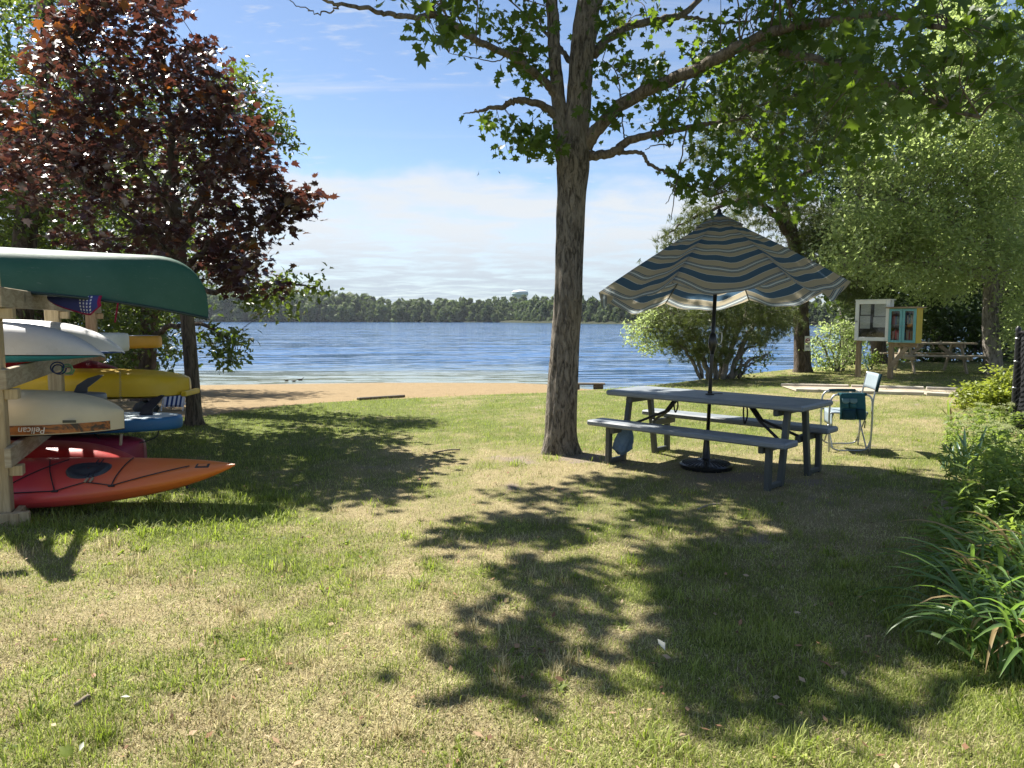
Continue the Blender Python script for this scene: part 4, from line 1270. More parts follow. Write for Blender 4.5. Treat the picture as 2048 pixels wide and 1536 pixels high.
make_tree('shore_thicket', 'dark low thicket along the water behind the wooden picnic table', on_ground(1880, 23.5), None,
    [[(1880, 740, 23.5, 4), (1850, 700, 23.5, 2)], [(1884, 740, 23.5, 4), (1910, 690, 23.5, 2)], [(1890, 740, 23.5, 4), (1950, 700, 23.5, 2)], [(1875, 740, 23.5, 4), (1810, 700, 23.5, 2)]],
    [([(1770, 690), (1800, 640), (1970, 640), (2060, 660), (2060, 740), (1800, 740)], 22.9, 24.6, 130, 34, 0.22, 0.25, 0.03)], SMALL, L_DARK, BARK_DARK, (0.12, 0.2), seed=97)

# ------------------------------------------------------------------ boat rack
W_PINE = m_wood('treated_pine_upright', (0.40, 0.30, 0.17), (0.56, 0.44, 0.27), (30, 30, 2.2))
W_RAIL = m_wood('treated_pine_rail', (0.34, 0.27, 0.18), (0.50, 0.42, 0.30), (5, 5, 26))
BLK = m_plain('black_rubber', (0.018, 0.018, 0.02), 0.55, 0.4, var=0.3)
p1 = gp(6, 1046)
rdir = np.array([-0.395, 0.919, 0]); rdir /= np.linalg.norm(rdir)
rn = np.array([rdir[1], -rdir[0], 0])
rack = thing('boat_rack', p1, 'open timber boat rack of square posts and rails holding kayaks', 'boat rack')
RAIL_Z = (0.505, 1.07, 1.655)
POST_S = [0.0, 2.45, 5.35]
ang = math.atan2(rdir[1], rdir[0])
Rr = Matrix.Rotation(ang, 3, 'Z')
for row, off in ((0, 0.0), (1, -2.3)):
    for s in POST_S:
        p = p1 + rdir * s + rn * off
        zt = 2.05 if s == 0 else 1.72
        z0 = gz(p[0], p[1]) - 0.05
        MB().box((p[0], p[1], (z0 + zt) / 2), (0.13, 0.13, zt - z0), Rr, 0.006).build('post', W_PINE, rack)
        for z in RAIL_Z:
            q = p + rn * 0.108
            MB().box((q[0], q[1], z - 0.115), (0.10, 0.085, 0.075), Rr, 0.004).build('cleat', W_PINE, rack)
    for z in RAIL_Z:
        a = p1 - rdir * 0.16 + rn * (off + 0.088)
        b = p1 + rdir * 5.55 + rn * (off + 0.088)
        MB().beam((a[0], a[1], z), (b[0], b[1], z), 0.042, 0.145).build('rail', W_RAIL, rack)
for z in (0.50, 1.07, 1.66):
    a = p1 + rn * -0.1 - rdir * 0.088
    b = p1 + rn * -2.2 - rdir * 0.088
    if z > 1.1:
        MB().beam((a[0], a[1], z), (b[0], b[1], z), 0.042, 0.14).build('crossbeam', W_RAIL, rack)
q = p1 - rdir * 0.10 + rn * 0.02
MB().box((q[0], q[1], gz(q[0], q[1]) + 0.03), (0.05, 0.34, 0.12), Rr, 0.004).build('footing', W_PINE, rack)
q = p1 + rn * 0.10 + rdir * 0.02
MB().box((q[0], q[1], gz(q[0], q[1]) + 0.03), (0.34, 0.05, 0.12), Rr, 0.004).build('footing', W_PINE, rack)

# ------------------------------------------------------------------ boats
def tube_obj(pts, r, name, m, parent, n=7, seg=5, smooth=True):
    return MB().tube(curve_pts(pts, seg) if seg > 1 else pts, r, n).build(name, m, parent, smooth)
def hull_mesh(L, Wd, H, tip=2.2, q=0.8, rise=0.55, sheer=0.10, crown=0.06, full=0.7, n=34, rings=15, dp=2.0):
    """returns (hull MB, deck MB) right side up, keel at z=0, length along x"""
    hull, deck = MB(), MB()
    HR, DR = [], []
    for i in range(n + 1):
        u = -1 + 2 * i / n
        t = math.copysign(1 - (1 - abs(u)) ** 1.5, u)
        w = max(Wd / 2 * (1 - abs(t) ** tip) ** q, 0.004)
        kz = H * rise * abs(t) ** 5
        sz = H * 0.78 + sheer * abs(t) ** 3
        sz = max(sz, kz + 0.012)
        x = L / 2 * t
        row = []
        for k in range(rings):
            a = math.pi * k / (rings - 1)
            ca = math.cos(a)
            y = w * math.copysign(abs(ca) ** full, ca)
            z = sz - (sz - kz) * (math.sin(a) ** full)
            row.append((x, y, z))
        HR.append(row)
        row = []
        for k in range(rings):
            y = w * math.copysign(abs(1 - 2 * k / (rings - 1)) ** (2.0 / dp), 1 - 2 * k / (rings - 1)) * 1.012
            cr = crown * (1 - abs(t) ** 3)
            row.append((x, y, sz + 0.008 + cr * (1 - abs(y / (w * 1.012)) ** dp)))
        DR.append(row)
    hull.grid(HR)
    deck.grid([r[::-1] for r in DR])
    return hull, deck, L
def boat_matrix(tip_px, d, L, yaw=6.0, roll=0.0, pitch=0.0, tip_local=None):
    R = Matrix.Rotation(math.radians(yaw), 4, 'Z') @ Matrix.Rotation(math.radians(pitch), 4, 'Y') @ Matrix.Rotation(math.radians(roll), 4, 'X')
    tl = Vector(tip_local if tip_local is not None else (L / 2, 0, 0))
    tw = Vector([float(c) for c in at(tip_px[0], tip_px[1], d)])
    return Matrix.Translation(tw - (R @ tl)) @ R
def seat_z(M, z):
    """drop or lift a placed boat so that its lowest line sits at z"""
    M = M.copy(); M.translation.z = z
    return M
def kayak(name, label, tip_px, d, L, Wd, H, hullm, deckm, yaw=6, roll=180, rest=None, pitch=0.0, **kw):
    hb, db, _ = hull_mesh(L, Wd, H, **kw)
    crown_top = max(v[2] for v in db.v)
    M = boat_matrix(tip_px, d, L, yaw, roll, pitch, (L / 2, 0, H * 0.8))
    if rest is not None:
        if roll == 180: M.translation.z = rest + crown_top
        else: M.translation.z = rest
    o = M.translation
    t = thing(name, o, label, 'kayak')
    h = hb.build('hull', hullm, t, True, M)
    dk = db.build('deck', deckm, t, True, M)
    return t, M, hb, db
def fin(parent, M, x, top, m, h=0.17, base=0.16, th=0.014, sweep=0.12):
    """swept fin standing on a board, local coordinates x along board, up = +z"""
    prof = [(0, 0), (base, 0), (base + 0.005, h * 0.3), (base + sweep * 0.55, h * 0.65), (base + sweep, h * 0.98), (base + sweep * 0.72, h), (base * 0.72 + sweep * 0.3, h * 0.82), (base * 0.3, h * 0.45)]
    V = [(x + a, -th / 2, top + b) for a, b in prof] + [(x + a, th / 2, top + b) for a, b in prof]
    n = len(prof)
    Fc = [tuple(range(n)), tuple(range(2 * n - 1, n - 1, -1))] + [(i, n + i, n + (i + 1) % n, (i + 1) % n) for i in range(n)]
    MB().add(V, Fc).build('fin', m, parent, False, M)
def board(name, label, tip_px, d, L, Wd, T, topm, sidem, yaw=6, rest=None, pitch=0.0):
    top, side = MB(), MB()
    n = 44
    out = []
    for i in range(n):
        a = 2 * math.pi * i / n
        x = math.copysign(abs(math.cos(a)) ** 0.62, math.cos(a)) * L / 2
        y = math.copysign(abs(math.sin(a)) ** 0.9, math.sin(a)) * Wd / 2
        out.append((x, y))
    rings = [(0.90, T), (0.975, T * 0.97), (1.0, T * 0.75), (1.0, T * 0.25), (0.975, T * 0.03), (0.90, 0)]
    def ringv(s, z): return [(x - (1 - s) * math.copysign(Wd / 2, x) * (abs(x) / (L / 2)), y * s, z) for x, y in out]
    V = []
    for s, z in rings: V += ringv(s, z)
    Fc = [(r * n + k, (r + 1) * n + k, (r + 1) * n + (k + 1) % n, r * n + (k + 1) % n) for r in range(len(rings) - 1) for k in range(n)]
    Fc.append(tuple((len(rings) - 1) * n + k for k in range(n))[::-1])
    side.add(V, Fc)
    V = []
    for s, dz in ((0.905, 0.0015), (0.5, 0.004), (0.02, 0.004)): V += ringv(s, T + dz)
    top.add(V, [(r * n + k, r * n + (k + 1) % n, (r + 1) * n + (k + 1) % n, (r + 1) * n + k) for r in range(2) for k in range(n)])
    M = boat_matrix(tip_px, d, L, yaw, 0, pitch, (L / 2, 0, T / 2))
    if rest is not None: M.translation.z = rest
    t = thing(name, M.translation, label, 'paddleboard')
    side.build('board', sidem, t, True, M)
    top.build('pad', topm, t, True, M)
    return t, M
RT = [z + 0.0725 for z in RAIL_Z]           # rail tops
def plastic(name, c, r=0.38, dirt=None, var=0.16):
    """moulded boat plastic: faded, scuffed along its length, a little grubby"""
    m, t, out = nodes(name); g = G(t)
    p = g.coord()
    n1 = g.noise(p, 2.2, 5, 0.6)
    col = g.mix(g.rng(n1, 0.35, 0.7, 0, 0.35 + var), c, tuple(min(1, x * 1.25 + 0.03) for x in c))
    sc = g.noise(g.map(p, (1.6, 70, 70), rot=(0, 0, 0.05)), 1.0, 6, 0.75)
    sc2 = g.noise(g.map(p, (9, 60, 60), rot=(0, 0.12, -0.2)), 1.0, 4, 0.7)
    pale = tuple(min(1, x * 0.7 + 0.22) for x in c)
    col = g.mix(g.rng(sc, 0.60, 0.74, 0, 0.45), col, pale)
    col = g.mix(g.rng(sc2, 0.66, 0.76, 0, 0.35), col, pale)
    grub = g.noise(p, 6, 7, 0.75)
    col = g.mix(g.rng(grub, 0.54, 0.74, 0, 0.4), col, dirt or tuple(x * 0.5 + 0.02 for x in c))
    rr = g.math('ADD', g.math('MULTIPLY', g.math('ADD', grub, sc), 0.2), r - 0.12)
    s = g.bsdf(col, rr, g.bump(g.math('ADD', n1, g.math('MULTIPLY', sc, 0.15)), 0.12, 0.03), 0.45)
    g.l(s.outputs[0], out.inputs[0])
    return m
# green canoe, upside down on the top rails
def canoe():
    L, Wd, D = 4.9, 0.86, 0.37
    hull = MB()
    rows = []
    N = 56
    gun = [[], []]
    for i in range(N + 1):
        u = -1 + 2 * i / N
        t = math.copysign(1 - (1 - abs(u)) ** 1.6, u)
        at_ = abs(t)
        g = 0.17 * at_ ** 3.2                 # sheer rises to the ends
        rnd = max(0.0, (at_ - 0.80) / 0.20)
        k = D * 0.0 + (g + D) * (1 - math.sqrt(max(0, 1 - rnd ** 2.2))) if rnd > 0 else 0.0
        # z measured from keel (0) up to gunwale (D+g)
        zt = D + g
        k = min(k * 0.80, zt - 0.05)
        w = max(Wd / 2 * (1 - at_ ** 2.3) ** 0.95, 0.008)
        x = L / 2 * t * (1 - 0.0 * rnd)
        row = []
        for j in range(15):
            a = math.pi * j / 14
            ca, sa = math.cos(a), math.sin(a)
            row.append((x, w * math.copysign(abs(ca) ** 0.65, ca), zt - (zt - k) * abs(sa) ** 0.65))
        rows.append(row)
        gun[0].append((x, w + 0.006, zt)); gun[1].append((x, -w - 0.006, zt))
    hull.grid(rows)
    R = Matrix.Rotation(math.radians(5), 4, 'Z') @ Matrix.Rotation(math.radians(2.6), 4, 'Y') @ Matrix.Rotation(math.pi, 4, 'X')
    tw = Vector([float(c) for c in at(416, 632, 6.55)])
    tl = Vector((L / 2, 0, D + 0.17))
    M = Matrix.Translation(tw - R @ tl) @ R
    M.translation.z = RT[2] + D + 0.055
    t = thing('canoe', M.translation, 'dark green canoe lying upside down on top of the boat rack', 'canoe')
    hull.build('hull', plastic('canoe_green', (0.010, 0.075, 0.048), 0.52, (0.05, 0.10, 0.075)), t, True, M)
    for gl in gun:
        MB().tube(gl, 0.014, 6).build('gunwale', m_plain('gunwale_dark', (0.015, 0.035, 0.03), 0.4), t, True, M)
    return t
canoe()
GREYH = plastic('grey_hull', (0.42, 0.42, 0.42), 0.5, (0.30, 0.29, 0.27), 0.3)
t, M, hb, db = kayak('kayak', 'grey hulled kayak with a teal deck upside down on the middle rail', (210, 713), 5.95, 3.2, 0.70, 0.34, GREYH, plastic('teal_deck', (0.02, 0.20, 0.26)), 5, 180, RT[1], crown=0.075, dp=6.0, sheer=0.02, rise=0.85)
t, M, hb, db = kayak('kayak', 'white hulled kayak with a blue deck upside down behind the grey one', (250, 710), 6.95, 3.2, 0.72, 0.37, plastic('white_hull', (0.72, 0.72, 0.72), 0.3, var=0.06), plastic('blue_deck', (0.02, 0.09, 0.33)), 5, 180, RT[1], crown=0.06, dp=6.0, sheer=0.02, rise=0.85)
board('paddleboard', 'white round nosed paddleboard on the middle rail', (256, 690), 8.0, 3.2, 0.7, 0.20, plastic('board_white', (0.55, 0.56, 0.55)), plastic('board_white_side', (0.58, 0.59, 0.57)), 5, RT[1] + 0.002)
board('paddleboard', 'orange paddleboard with a grey top on the middle rail, farthest back', (322, 690), 9.0, 3.4, 0.78, 0.15, plastic('board_grey_top', (0.42, 0.44, 0.45)), plastic('board_orange', (0.62, 0.30, 0.02)), 5, RT[1] + 0.002)
# maroon boat, yellow kayak
kayak('kayak', 'dark red kayak lying behind the yellow kayak', (275, 745), 9.35, 3.3, 0.70, 0.46, plastic('maroon_hull', (0.22, 0.012, 0.035)), plastic('maroon_deck', (0.20, 0.01, 0.03)), 4, 180, RT[0], sheer=0.02, rise=0.7)
YEL = plastic('yellow_hull', (0.62, 0.40, 0.008), 0.34, (0.50, 0.33, 0.03))
t, M, hb, db = kayak('kayak', 'bright yellow blunt ended kayak on the lowest rail', (380, 800), 8.35, 3.5, 0.78, 0.36, YEL, plastic('yellow_deck', (0.55, 0.36, 0.01)), 3, 180, RT[0], tip=11, q=0.6, rise=0.28, sheer=0.0, full=0.5)
MB().box((1.76, 0, 0.27), (0.06, 0.42, 0.06), None, 0.01).build('stern_lip', YEL, t, False, M)
# tan kayak with printed side band
TAN = plastic('tan_hull', (0.56, 0.47, 0.30), 0.42, (0.50, 0.44, 0.30), 0.12)
def m_flame():
    m, t, out = nodes('printed_orange_deck'); g = G(t)
    n = g.noise(g.map(g.coord(), (3, 8, 8)), 1.4, 5, 0.7, 2.0)
    c = g.mix(g.rng(n, 0.4, 0.62), (0.42, 0.13, 0.02), (0.035, 0.02, 0.015))
    s = g.bsdf(c, 0.4); g.l(s.outputs[0], out.inputs[0]); return m
t, M, hb, db = kayak('kayak', 'tan hulled kayak with an orange printed band upside down on the lowest rail', (250, 868), 5.85, 3.0, 0.74, 0.40, TAN, m_flame(), 4, 180, RT[0], tip=5, q=0.75, rise=0.42, sheer=0.0, crown=0.03, full=0.55)
band = MB()
for sgn in (1, -1):
    P = []
    for zz in (0.235, 0.305):
        P.append([(x, sgn * (0.74 / 2 * (1 - abs(x / 1.5) ** 5) ** 0.75 + 0.006), zz) for x in np.linspace(-1.35, 1.44, 40)])
    band.grid(P if sgn > 0 else P[::-1])
band.build('printed_band', bpy.data.materials['printed_orange_deck'], t, True, M)
def text_mesh(name, body, size, m, parent, M, ext=0.0008):
    cu = bpy.data.curves.new(name, 'FONT')
    cu.body = body; cu.size = size; cu.extrude = ext; cu.align_x = 'CENTER'; cu.align_y = 'CENTER'; cu.shear = 0.18
    tmp = bpy.data.objects.new(name, cu)
    C.objects.link(tmp)
    dg = bpy.context.evaluated_depsgraph_get()
    me = bpy.data.meshes.new_from_object(tmp.evaluated_get(dg))
    bpy.data.objects.remove(tmp)
    return link(name, me, m, parent, M)
LET = m_plain('pale_lettering', (0.75, 0.70, 0.60), 0.5)
# the boat is upside down, so its name is too; it faces the camera on the near side
ROT_T = 0.0
def on_side(M, x, z, Wd, L, tip, q):
    y = Wd / 2 * (1 - abs(x / (L / 2)) ** tip) ** q + 0.022
    T = Matrix.Translation((x, y, z)) @ Matrix.Rotation(math.pi, 4, 'Z') @ Matrix.Rotation(math.pi / 2, 4, 'X') @ Matrix.Rotation(ROT_T, 4, 'Z')
    return M @ T
text_mesh('lettering', 'Pelican', 0.072, LET, t, on_side(M, 0.98, 0.270, 0.74, 3.0, 5, 0.75), 0.001)
STK = m_plain('sticker_dark', (0.05, 0.055, 0.04), 0.5)
sb = MB().box((0, 0, 0), (0.10, 0.020, 0.004), None, 0.0005)
sb.build('sticker', STK, t, False, on_side(M, 1.22, 0.215, 0.74, 3.0, 5, 0.75))
# paddleboards with fins
FINM = m_plain('fin_dark_grey', (0.06, 0.065, 0.075), 0.35)
t, M = board('paddleboard', 'blue paddleboard lying fin up on the lowest rail', (364, 856), 7.1, 3.2, 0.76, 0.125, plastic('board_pale_pad', (0.50, 0.58, 0.62)), plastic('board_blue', (0.015, 0.12, 0.27)), 6, 0.43)
fin(t, M, 1.20, 0.128, m_plain('fin_navy', (0.01, 0.014, 0.03), 0.3), 0.20, 0.13, 0.016, 0.12)
ML = M @ Matrix.Translation((1.22, -0.275, 0.062)) @ Matrix.Rotation(math.radians(33), 4, 'Z') @ Matrix.Rotation(math.pi / 2, 4, 'X')
mk = MB()
for i_, (hh, tl_) in enumerate(((0.034, 0.4), (0.034, -0.4), (0.034, 0.4), (0.03, 0.0), (0.034, -0.4), (0.034, 0.4), (0.034, -0.5))):
    mk.box((-0.09 + i_ * 0.022, 0, 0.004), (0.006, hh, 0.003), Matrix.Rotation(tl_, 3, 'Z'), 0.0005)
mk.lathe([(0.024, 0), (0.024, 0.004), (0.017, 0.004), (0.017, 0.001)], (0.09, 0, 0.002), 20)
mk.build('printed_mark', LET, t, False, ML)
cps = [M @ Vector(q) for q in ((0.92, -0.32, 0.0), (1.0, -0.33, -0.07), (1.12, -0.33, -0.10), (1.3, -0.27, -0.10), (1.42, -0.2, -0.06), (1.44, -0.16, 0.0))]
tube_obj([tuple(q) for q in cps], 0.006, 'safety_leash', BLK, t, 6, 5)
t, M = board('paddleboard', 'grey paddleboard with a dark swept fin behind the tan kayak', (212, 800), 6.6, 3.0, 0.50, 0.09, plastic('board_slate_top', (0.14, 0.15, 0.16)), plastic('board_slate', (0.17, 0.18, 0.19)), 5, 0.735)
fin(t, M, 1.22, 0.092, FINM, 0.165, 0.12, 0.016, 0.15)
# boats on the ground
RED = plastic('red_hull', (0.42, 0.018, 0.014), 0.33, (0.30, 0.05, 0.03))
kayak('kayak', 'crimson square ended kayak on the grass below the tan one', (287, 900), 6.85, 3.2, 0.62, 0.42, plastic('crimson_hull', (0.24, 0.008, 0.035)), plastic('crimson_deck', (0.22, 0.008, 0.03)), 5, 180, gz(-4.2, 6.9) + 0.01, tip=14, q=0.5, rise=0.15, sheer=0.0, full=0.5)
kayak('kayak', 'red hulled kayak upside down on the grass behind the orange one', (305, 935), 6.3, 3.1, 0.66, 0.47, RED, plastic('red_deck', (0.30, 0.012, 0.01)), 5, 180, gz(-3.8, 6.3) + 0.005, tip=3.4, q=0.8, rise=0.6, sheer=0.0, full=0.6)

# orange and red sea kayak lying on its side against the rack
def m_fade():
    m, t, out = nodes('sunset_fade_plastic'); g = G(t)
    sx = g.n('ShaderNodeSeparateXYZ'); g.l(g.coord(), sx.inputs[0])
    n = g.noise(g.coord(), 3.0, 5, 0.6)
    f = g.rng(g.math('ADD', sx.outputs[0], g.math('MULTIPLY', g.math('SUBTRACT', n, 0.5), 0.5)), 0.25, 1.7)
    c = g.mix(f, (0.56, 0.045, 0.06), (0.62, 0.16, 0.025))
    sc = g.noise(g.map(g.coord(), (3, 40, 40)), 1.0, 5, 0.7)
    c = g.mix(g.rng(sc, 0.6, 0.8, 0, 0.25), c, (0.72, 0.38, 0.25))
    s = g.bsdf(c, 0.34, None, 0.45); g.l(s.outputs[0], out.inputs[0]); return m
def sea_kayak():
    L, Wd = 3.9, 0.56
    hull, deck = MB(), MB()
    N = 60
    HR, DR = [], []
    def prof(t):
        a = abs(t)
        w = max(Wd / 2 * (1 - a ** 2.1) ** 0.78, 0.006)
        lift = 0.13 * a ** 2.4            # rocker of keel and deck towards the tip
        kz = -0.12 * (1 - a ** 5) + lift
        cr = 0.085 * (1 - a ** 4) + lift + 0.012
        return w, lift, kz, cr
    for i in range(N + 1):
        u = -1 + 2 * i / N
        t = math.copysign(1 - (1 - abs(u)) ** 1.5, u)
        w, sh, kz, cr = prof(t)
        x = L / 2 * t
        HR.append([(x, w * math.copysign(abs(math.cos(a)) ** 0.75, math.cos(a)), sh - (sh - kz) * math.sin(a) ** 0.75) for a in np.linspace(0, math.pi, 15)])
        DR.append([(x, w * math.copysign(abs(math.cos(a)) ** 0.9, math.cos(a)) * 1.006, sh + (cr - sh) * math.sin(a) ** 0.8) for a in np.linspace(math.pi, 0, 15)])
    hull.grid(HR); deck.grid(DR)
    # local z = deck side. Roll so that the deck looks at the camera, the bow kicks up and right
    R = Matrix.Rotation(math.radians(-3), 4, 'Z') @ Matrix.Rotation(math.radians(-1.5), 4, 'Y') @ Matrix.Rotation(math.radians(25), 4, 'X')
    w, sh, kz, cr = prof(1.0)
    tw = Vector([float(c) for c in at(470, 914, 5.5)])
    M = Matrix.Translation(tw - R @ Vector((L / 2, 0, sh))) @ R
    low = min((M @ Vector(v)).z for v in hull.v)
    M.translation.z += 0.03 - low
    t = thing('kayak', M.translation, 'orange and red sea kayak lying on its side on the grass, deck facing out', 'kayak')
    FM = m_fade()
    hull.build('hull', FM, t, True, M)
    deck.build('deck', FM, t, True, M)
    def top(x, y):
        tt = x / (L / 2)
        w, sh, kz, cr = prof(tt)
        c = max(-1, min(1, y / (w * 1.006)))
        sa = math.sqrt(max(0, 1 - abs(c) ** (2 / 0.9)))
        return Vector((x, y, sh + (cr - sh) * sa ** 0.8))
    # hatch
    hx = 0.78
    hm = MB()
    nn = 28
    V = []
    for s, h in ((1.0, -0.02), (1.0, 0.018), (0.9, 0.030), (0.72, 0.028), (0.66, 0.020), (0.4, 0.022), (0.05, 0.022)):
        for k in range(nn):
            a = 2 * math.pi * k / nn
            V.append(Vector((hx + 0.175 * s * math.cos(a), 0.0 + 0.115 * s * math.sin(a), top(hx, 0).z - 0.004 - 0.9 * (0.115 * s * math.sin(a)) ** 2 * 3 + h)))
    hm.add(V, [(r * nn + k, r * nn + (k + 1) % nn, (r + 1) * nn + (k + 1) % nn, (r + 1) * nn + k) for r in range(6) for k in range(nn)])
    hm.build('hatch', m_plain('hatch_rubber', (0.020, 0.026, 0.034), 0.5), t, True, M)
    CORD = m_plain('bungee_cord', (0.016, 0.014, 0.02), 0.6)
    def cord(pts, r=0.0045):
        P = []
        for a, b in zip(pts[:-1], pts[1:]):
            for s in np.linspace(0, 1, 9)[:-1]:
                x, y = a[0] * (1 - s) + b[0] * s, a[1] * (1 - s) + b[1] * s
                P.append(top(x, y) + Vector((0, 0, r + 0.003)))
        P.append(top(*pts[-1]) + Vector((0, 0, r + 0.003)))
        MB().tube(P, r, 5).build('deck_line', CORD, t, True, M)
    s = -1
    cord([(-0.35, s * .20), (0.16, s * .235), (0.62, s * .22), (0.83, s * .15), (1.05, s * .185), (1.60, s * 0.02)])
    cord([(0.16, s * .235), (0.36, 0.0), (0.52, .16)])
    cord([(0.62, s * .22), (0.46, 0.0), (0.36, .16)])
    cord([(1.05, s * .185), (1.06, 0.15)])
    cord([(0.83, s * .15), (0.78, 0.14)])
    cord([(0.87, s * .15), (0.82, 0.14)])
    for x, y in ((0.16, s * .235), (0.62, s * .22), (1.05, s * .185)):
        p = top(x, y)
        MB().box(p + Vector((0, 0, 0.006)), (0.05, 0.018, 0.014), None, 0.004).build('cord_guide', BLK, t, False, M)
    for x in (0.83, 0.87):
        p = top(x, s * .15)
        MB().box(p + Vector((0, 0.02, 0.012)), (0.018, 0.05, 0.014), None, 0.003).build('buckle', m_plain('buckle_tan', (0.30, 0.24, 0.16), 0.5), t, False, M)
    p = top(1.66, -0.0)
    m1 = MB().box((1.70, -0.012, top(1.70, 0).z - 0.004), (0.11, 0.05, 0.012), None, 0.003)
    m1.build('sticker', m_plain('sticker_black', (0.02, 0.02, 0.02), 0.5), t, False, M)
    MB().box((1.70, -0.008, top(1.70, 0).z + 0.0035), (0.07, 0.028, 0.004), None, 0.001).build('sticker', m_plain('sticker_orange', (0.55, 0.17, 0.05), 0.5), t, False, M)
    tp_ = M @ top(1.58, -0.03)
    loop = [(tp_.x, tp_.y, tp_.z), (tp_.x + .006, tp_.y - .012, tp_.z - .05), (tp_.x + .012, tp_.y - .012, tp_.z - .14), (tp_.x - .004, tp_.y - .012, tp_.z - .14), (tp_.x - .006, tp_.y - .012, tp_.z - .05), (tp_.x, tp_.y, tp_.z)]
    mb = MB().tube(curve_pts(loop, 5), 0.004, 5)
    mb.lathe([(0.004, -.012), (0.011, -.008), (0.011, .008), (0.004, .012)], (tp_.x + .004, tp_.y - .012, tp_.z - .15), 8)
    mb.build('carry_toggle', CORD, t, True)
sea_kayak()

# gear hanging on the rack
NAVY = m_plain('navy_cloth', (0.035, 0.045, 0.17), 0.8, 0.2, var=0.2, scale=14)
def m_flag():
    m, t, out = nodes('blue_star_cloth'); g = G(t)
    u, v = g.attr('u'), g.attr('v')
    fu = g.math('FRACT', g.math('MULTIPLY', u, 14.0)); fv = g.math('FRACT', g.math('MULTIPLY', v, 6.0))
    sq = g.math('MULTIPLY', g.math('LESS_THAN', g.math('ABSOLUTE', g.math('SUBTRACT', fu, 0.5)), 0.22), g.math('LESS_THAN', g.math('ABSOLUTE', g.math('SUBTRACT', fv, 0.5)), 0.3))
    win = g.math('MULTIPLY', g.math('GREATER_THAN', u, 0.57), g.math('LESS_THAN', u, 0.86))
    c = g.mix(g.math('MULTIPLY', sq, win), (0.045, 0.055, 0.19), (0.6, 0.6, 0.6))
    c = g.mix(g.math('GREATER_THAN', v, 0.90), c, (0.28, 0.012, 0.06))
    c = g.mix(g.math('GREATER_THAN', u, 0.95), c, (0.28, 0.012, 0.06))
    s = g.bsdf(c, 0.8, None, 0.2); g.l(s.outputs[0], out.inputs[0]); return m
def drape():
    a = at(98, 588, 6.35); b = at(205, 600, 6.15)
    us = np.linspace(0, 1, 22); vs_ = np.linspace(0, 1, 12)
    V = []; U = []; Wv = []
    for v in vs_:
        for u in us:
            dep = 0.05 + 0.115 * math.sin(min(1, u * 1.25) * math.pi / 2) * (1.0 - 0.75 * max(0, (u - 0.82) / 0.18))
            p = a * (1 - u) + b * u
            z = RT[2] - 0.015 - 0.02 * u - dep * v
            V.append((p[0], p[1] - 0.03 * math.sin(u * 9) * v - 0.02 * math.sin(v * 3), z)); U.append(u); Wv.append(v)
    nc = len(us)
    Q = [(i * nc + j, i * nc + j + 1, (i + 1) * nc + j + 1, (i + 1) * nc + j) for i in range(len(vs_) - 1) for j in range(nc - 1)]
    me = np_mesh('cloth', np.array(V), quads=np.array(Q), attrs={'u': np.array(U), 'v': np.array(Wv)}, smooth=True)
    o = link('hanging_cloth', me, m_flag())
    so = o.modifiers.new('thickness', 'SOLIDIFY'); so.thickness = 0.006
    tag(o, 'dark blue cloth with white marks and red trim hanging under the green canoe', 'cloth')
    R_ = m_plain('red_strap', (0.24, 0.010, 0.045), 0.7, 0.2)
    p = at(236, 606, 6.2); q = at(230, 645, 6.2)
    o = MB().beam(p, q, 0.022, 0.006).build('strap', R_)
    tag(o, 'short dark red strap dangling below the green canoe', 'strap')
drape()
def rope_loop(name, label, ctr, d, rad, m, turns=2, r=0.006):
    P = []
    for k in range(turns * 18 + 1):
        a = k / 18 * 2 * math.pi
        rr = rad * (0.75 + 0.25 * math.sin(a * 0.7 + 1))
        p = at(ctr[0] + rr * math.cos(a), ctr[1] + rr * 0.8 * math.sin(a), d - 0.004 * k / 6)
        P.append(p)
    o = MB().tube(P, r, 5).build(name, m, None, True)
    return tag(o, label, 'rope')
rope_loop('rope_coil', 'dark blue rope coil hanging on the middle rail', (117, 736), 6.25, 16, m_plain('blue_rope', (0.01, 0.03, 0.13), 0.6))
rope_loop('rope_coil', 'pale green rope coil hanging on the middle rail', (136, 738), 6.35, 13, m_plain('green_rope', (0.16, 0.36, 0.16), 0.6))
def leash(top_, bot, d, label, m):
    n = 120
    P = []
    for k in range(n + 1):
        s = k / n
        a = s * 15 * 2 * math.pi
        p = at(top_[0] * (1 - s) + bot[0] * s, top_[1] * (1 - s) + bot[1] * s, d)
        P.append(p + np.array([0.010 * math.cos(a), 0.010 * math.sin(a), 0]))
    o = MB().tube(P, 0.0028, 4).build('coiled_leash', m, None, True)
    tag(o, label, 'leash')
leash((240, 742), (241, 806), 7.85, 'pale coiled leash hanging in front of the yellow kayak', m_plain('tan_coil', (0.45, 0.36, 0.24), 0.5))
leash((243, 868), (241, 890), 6.0, 'short coiled leash hanging below the tan kayak', m_plain('tan_coil_short', (0.42, 0.35, 0.26), 0.5))

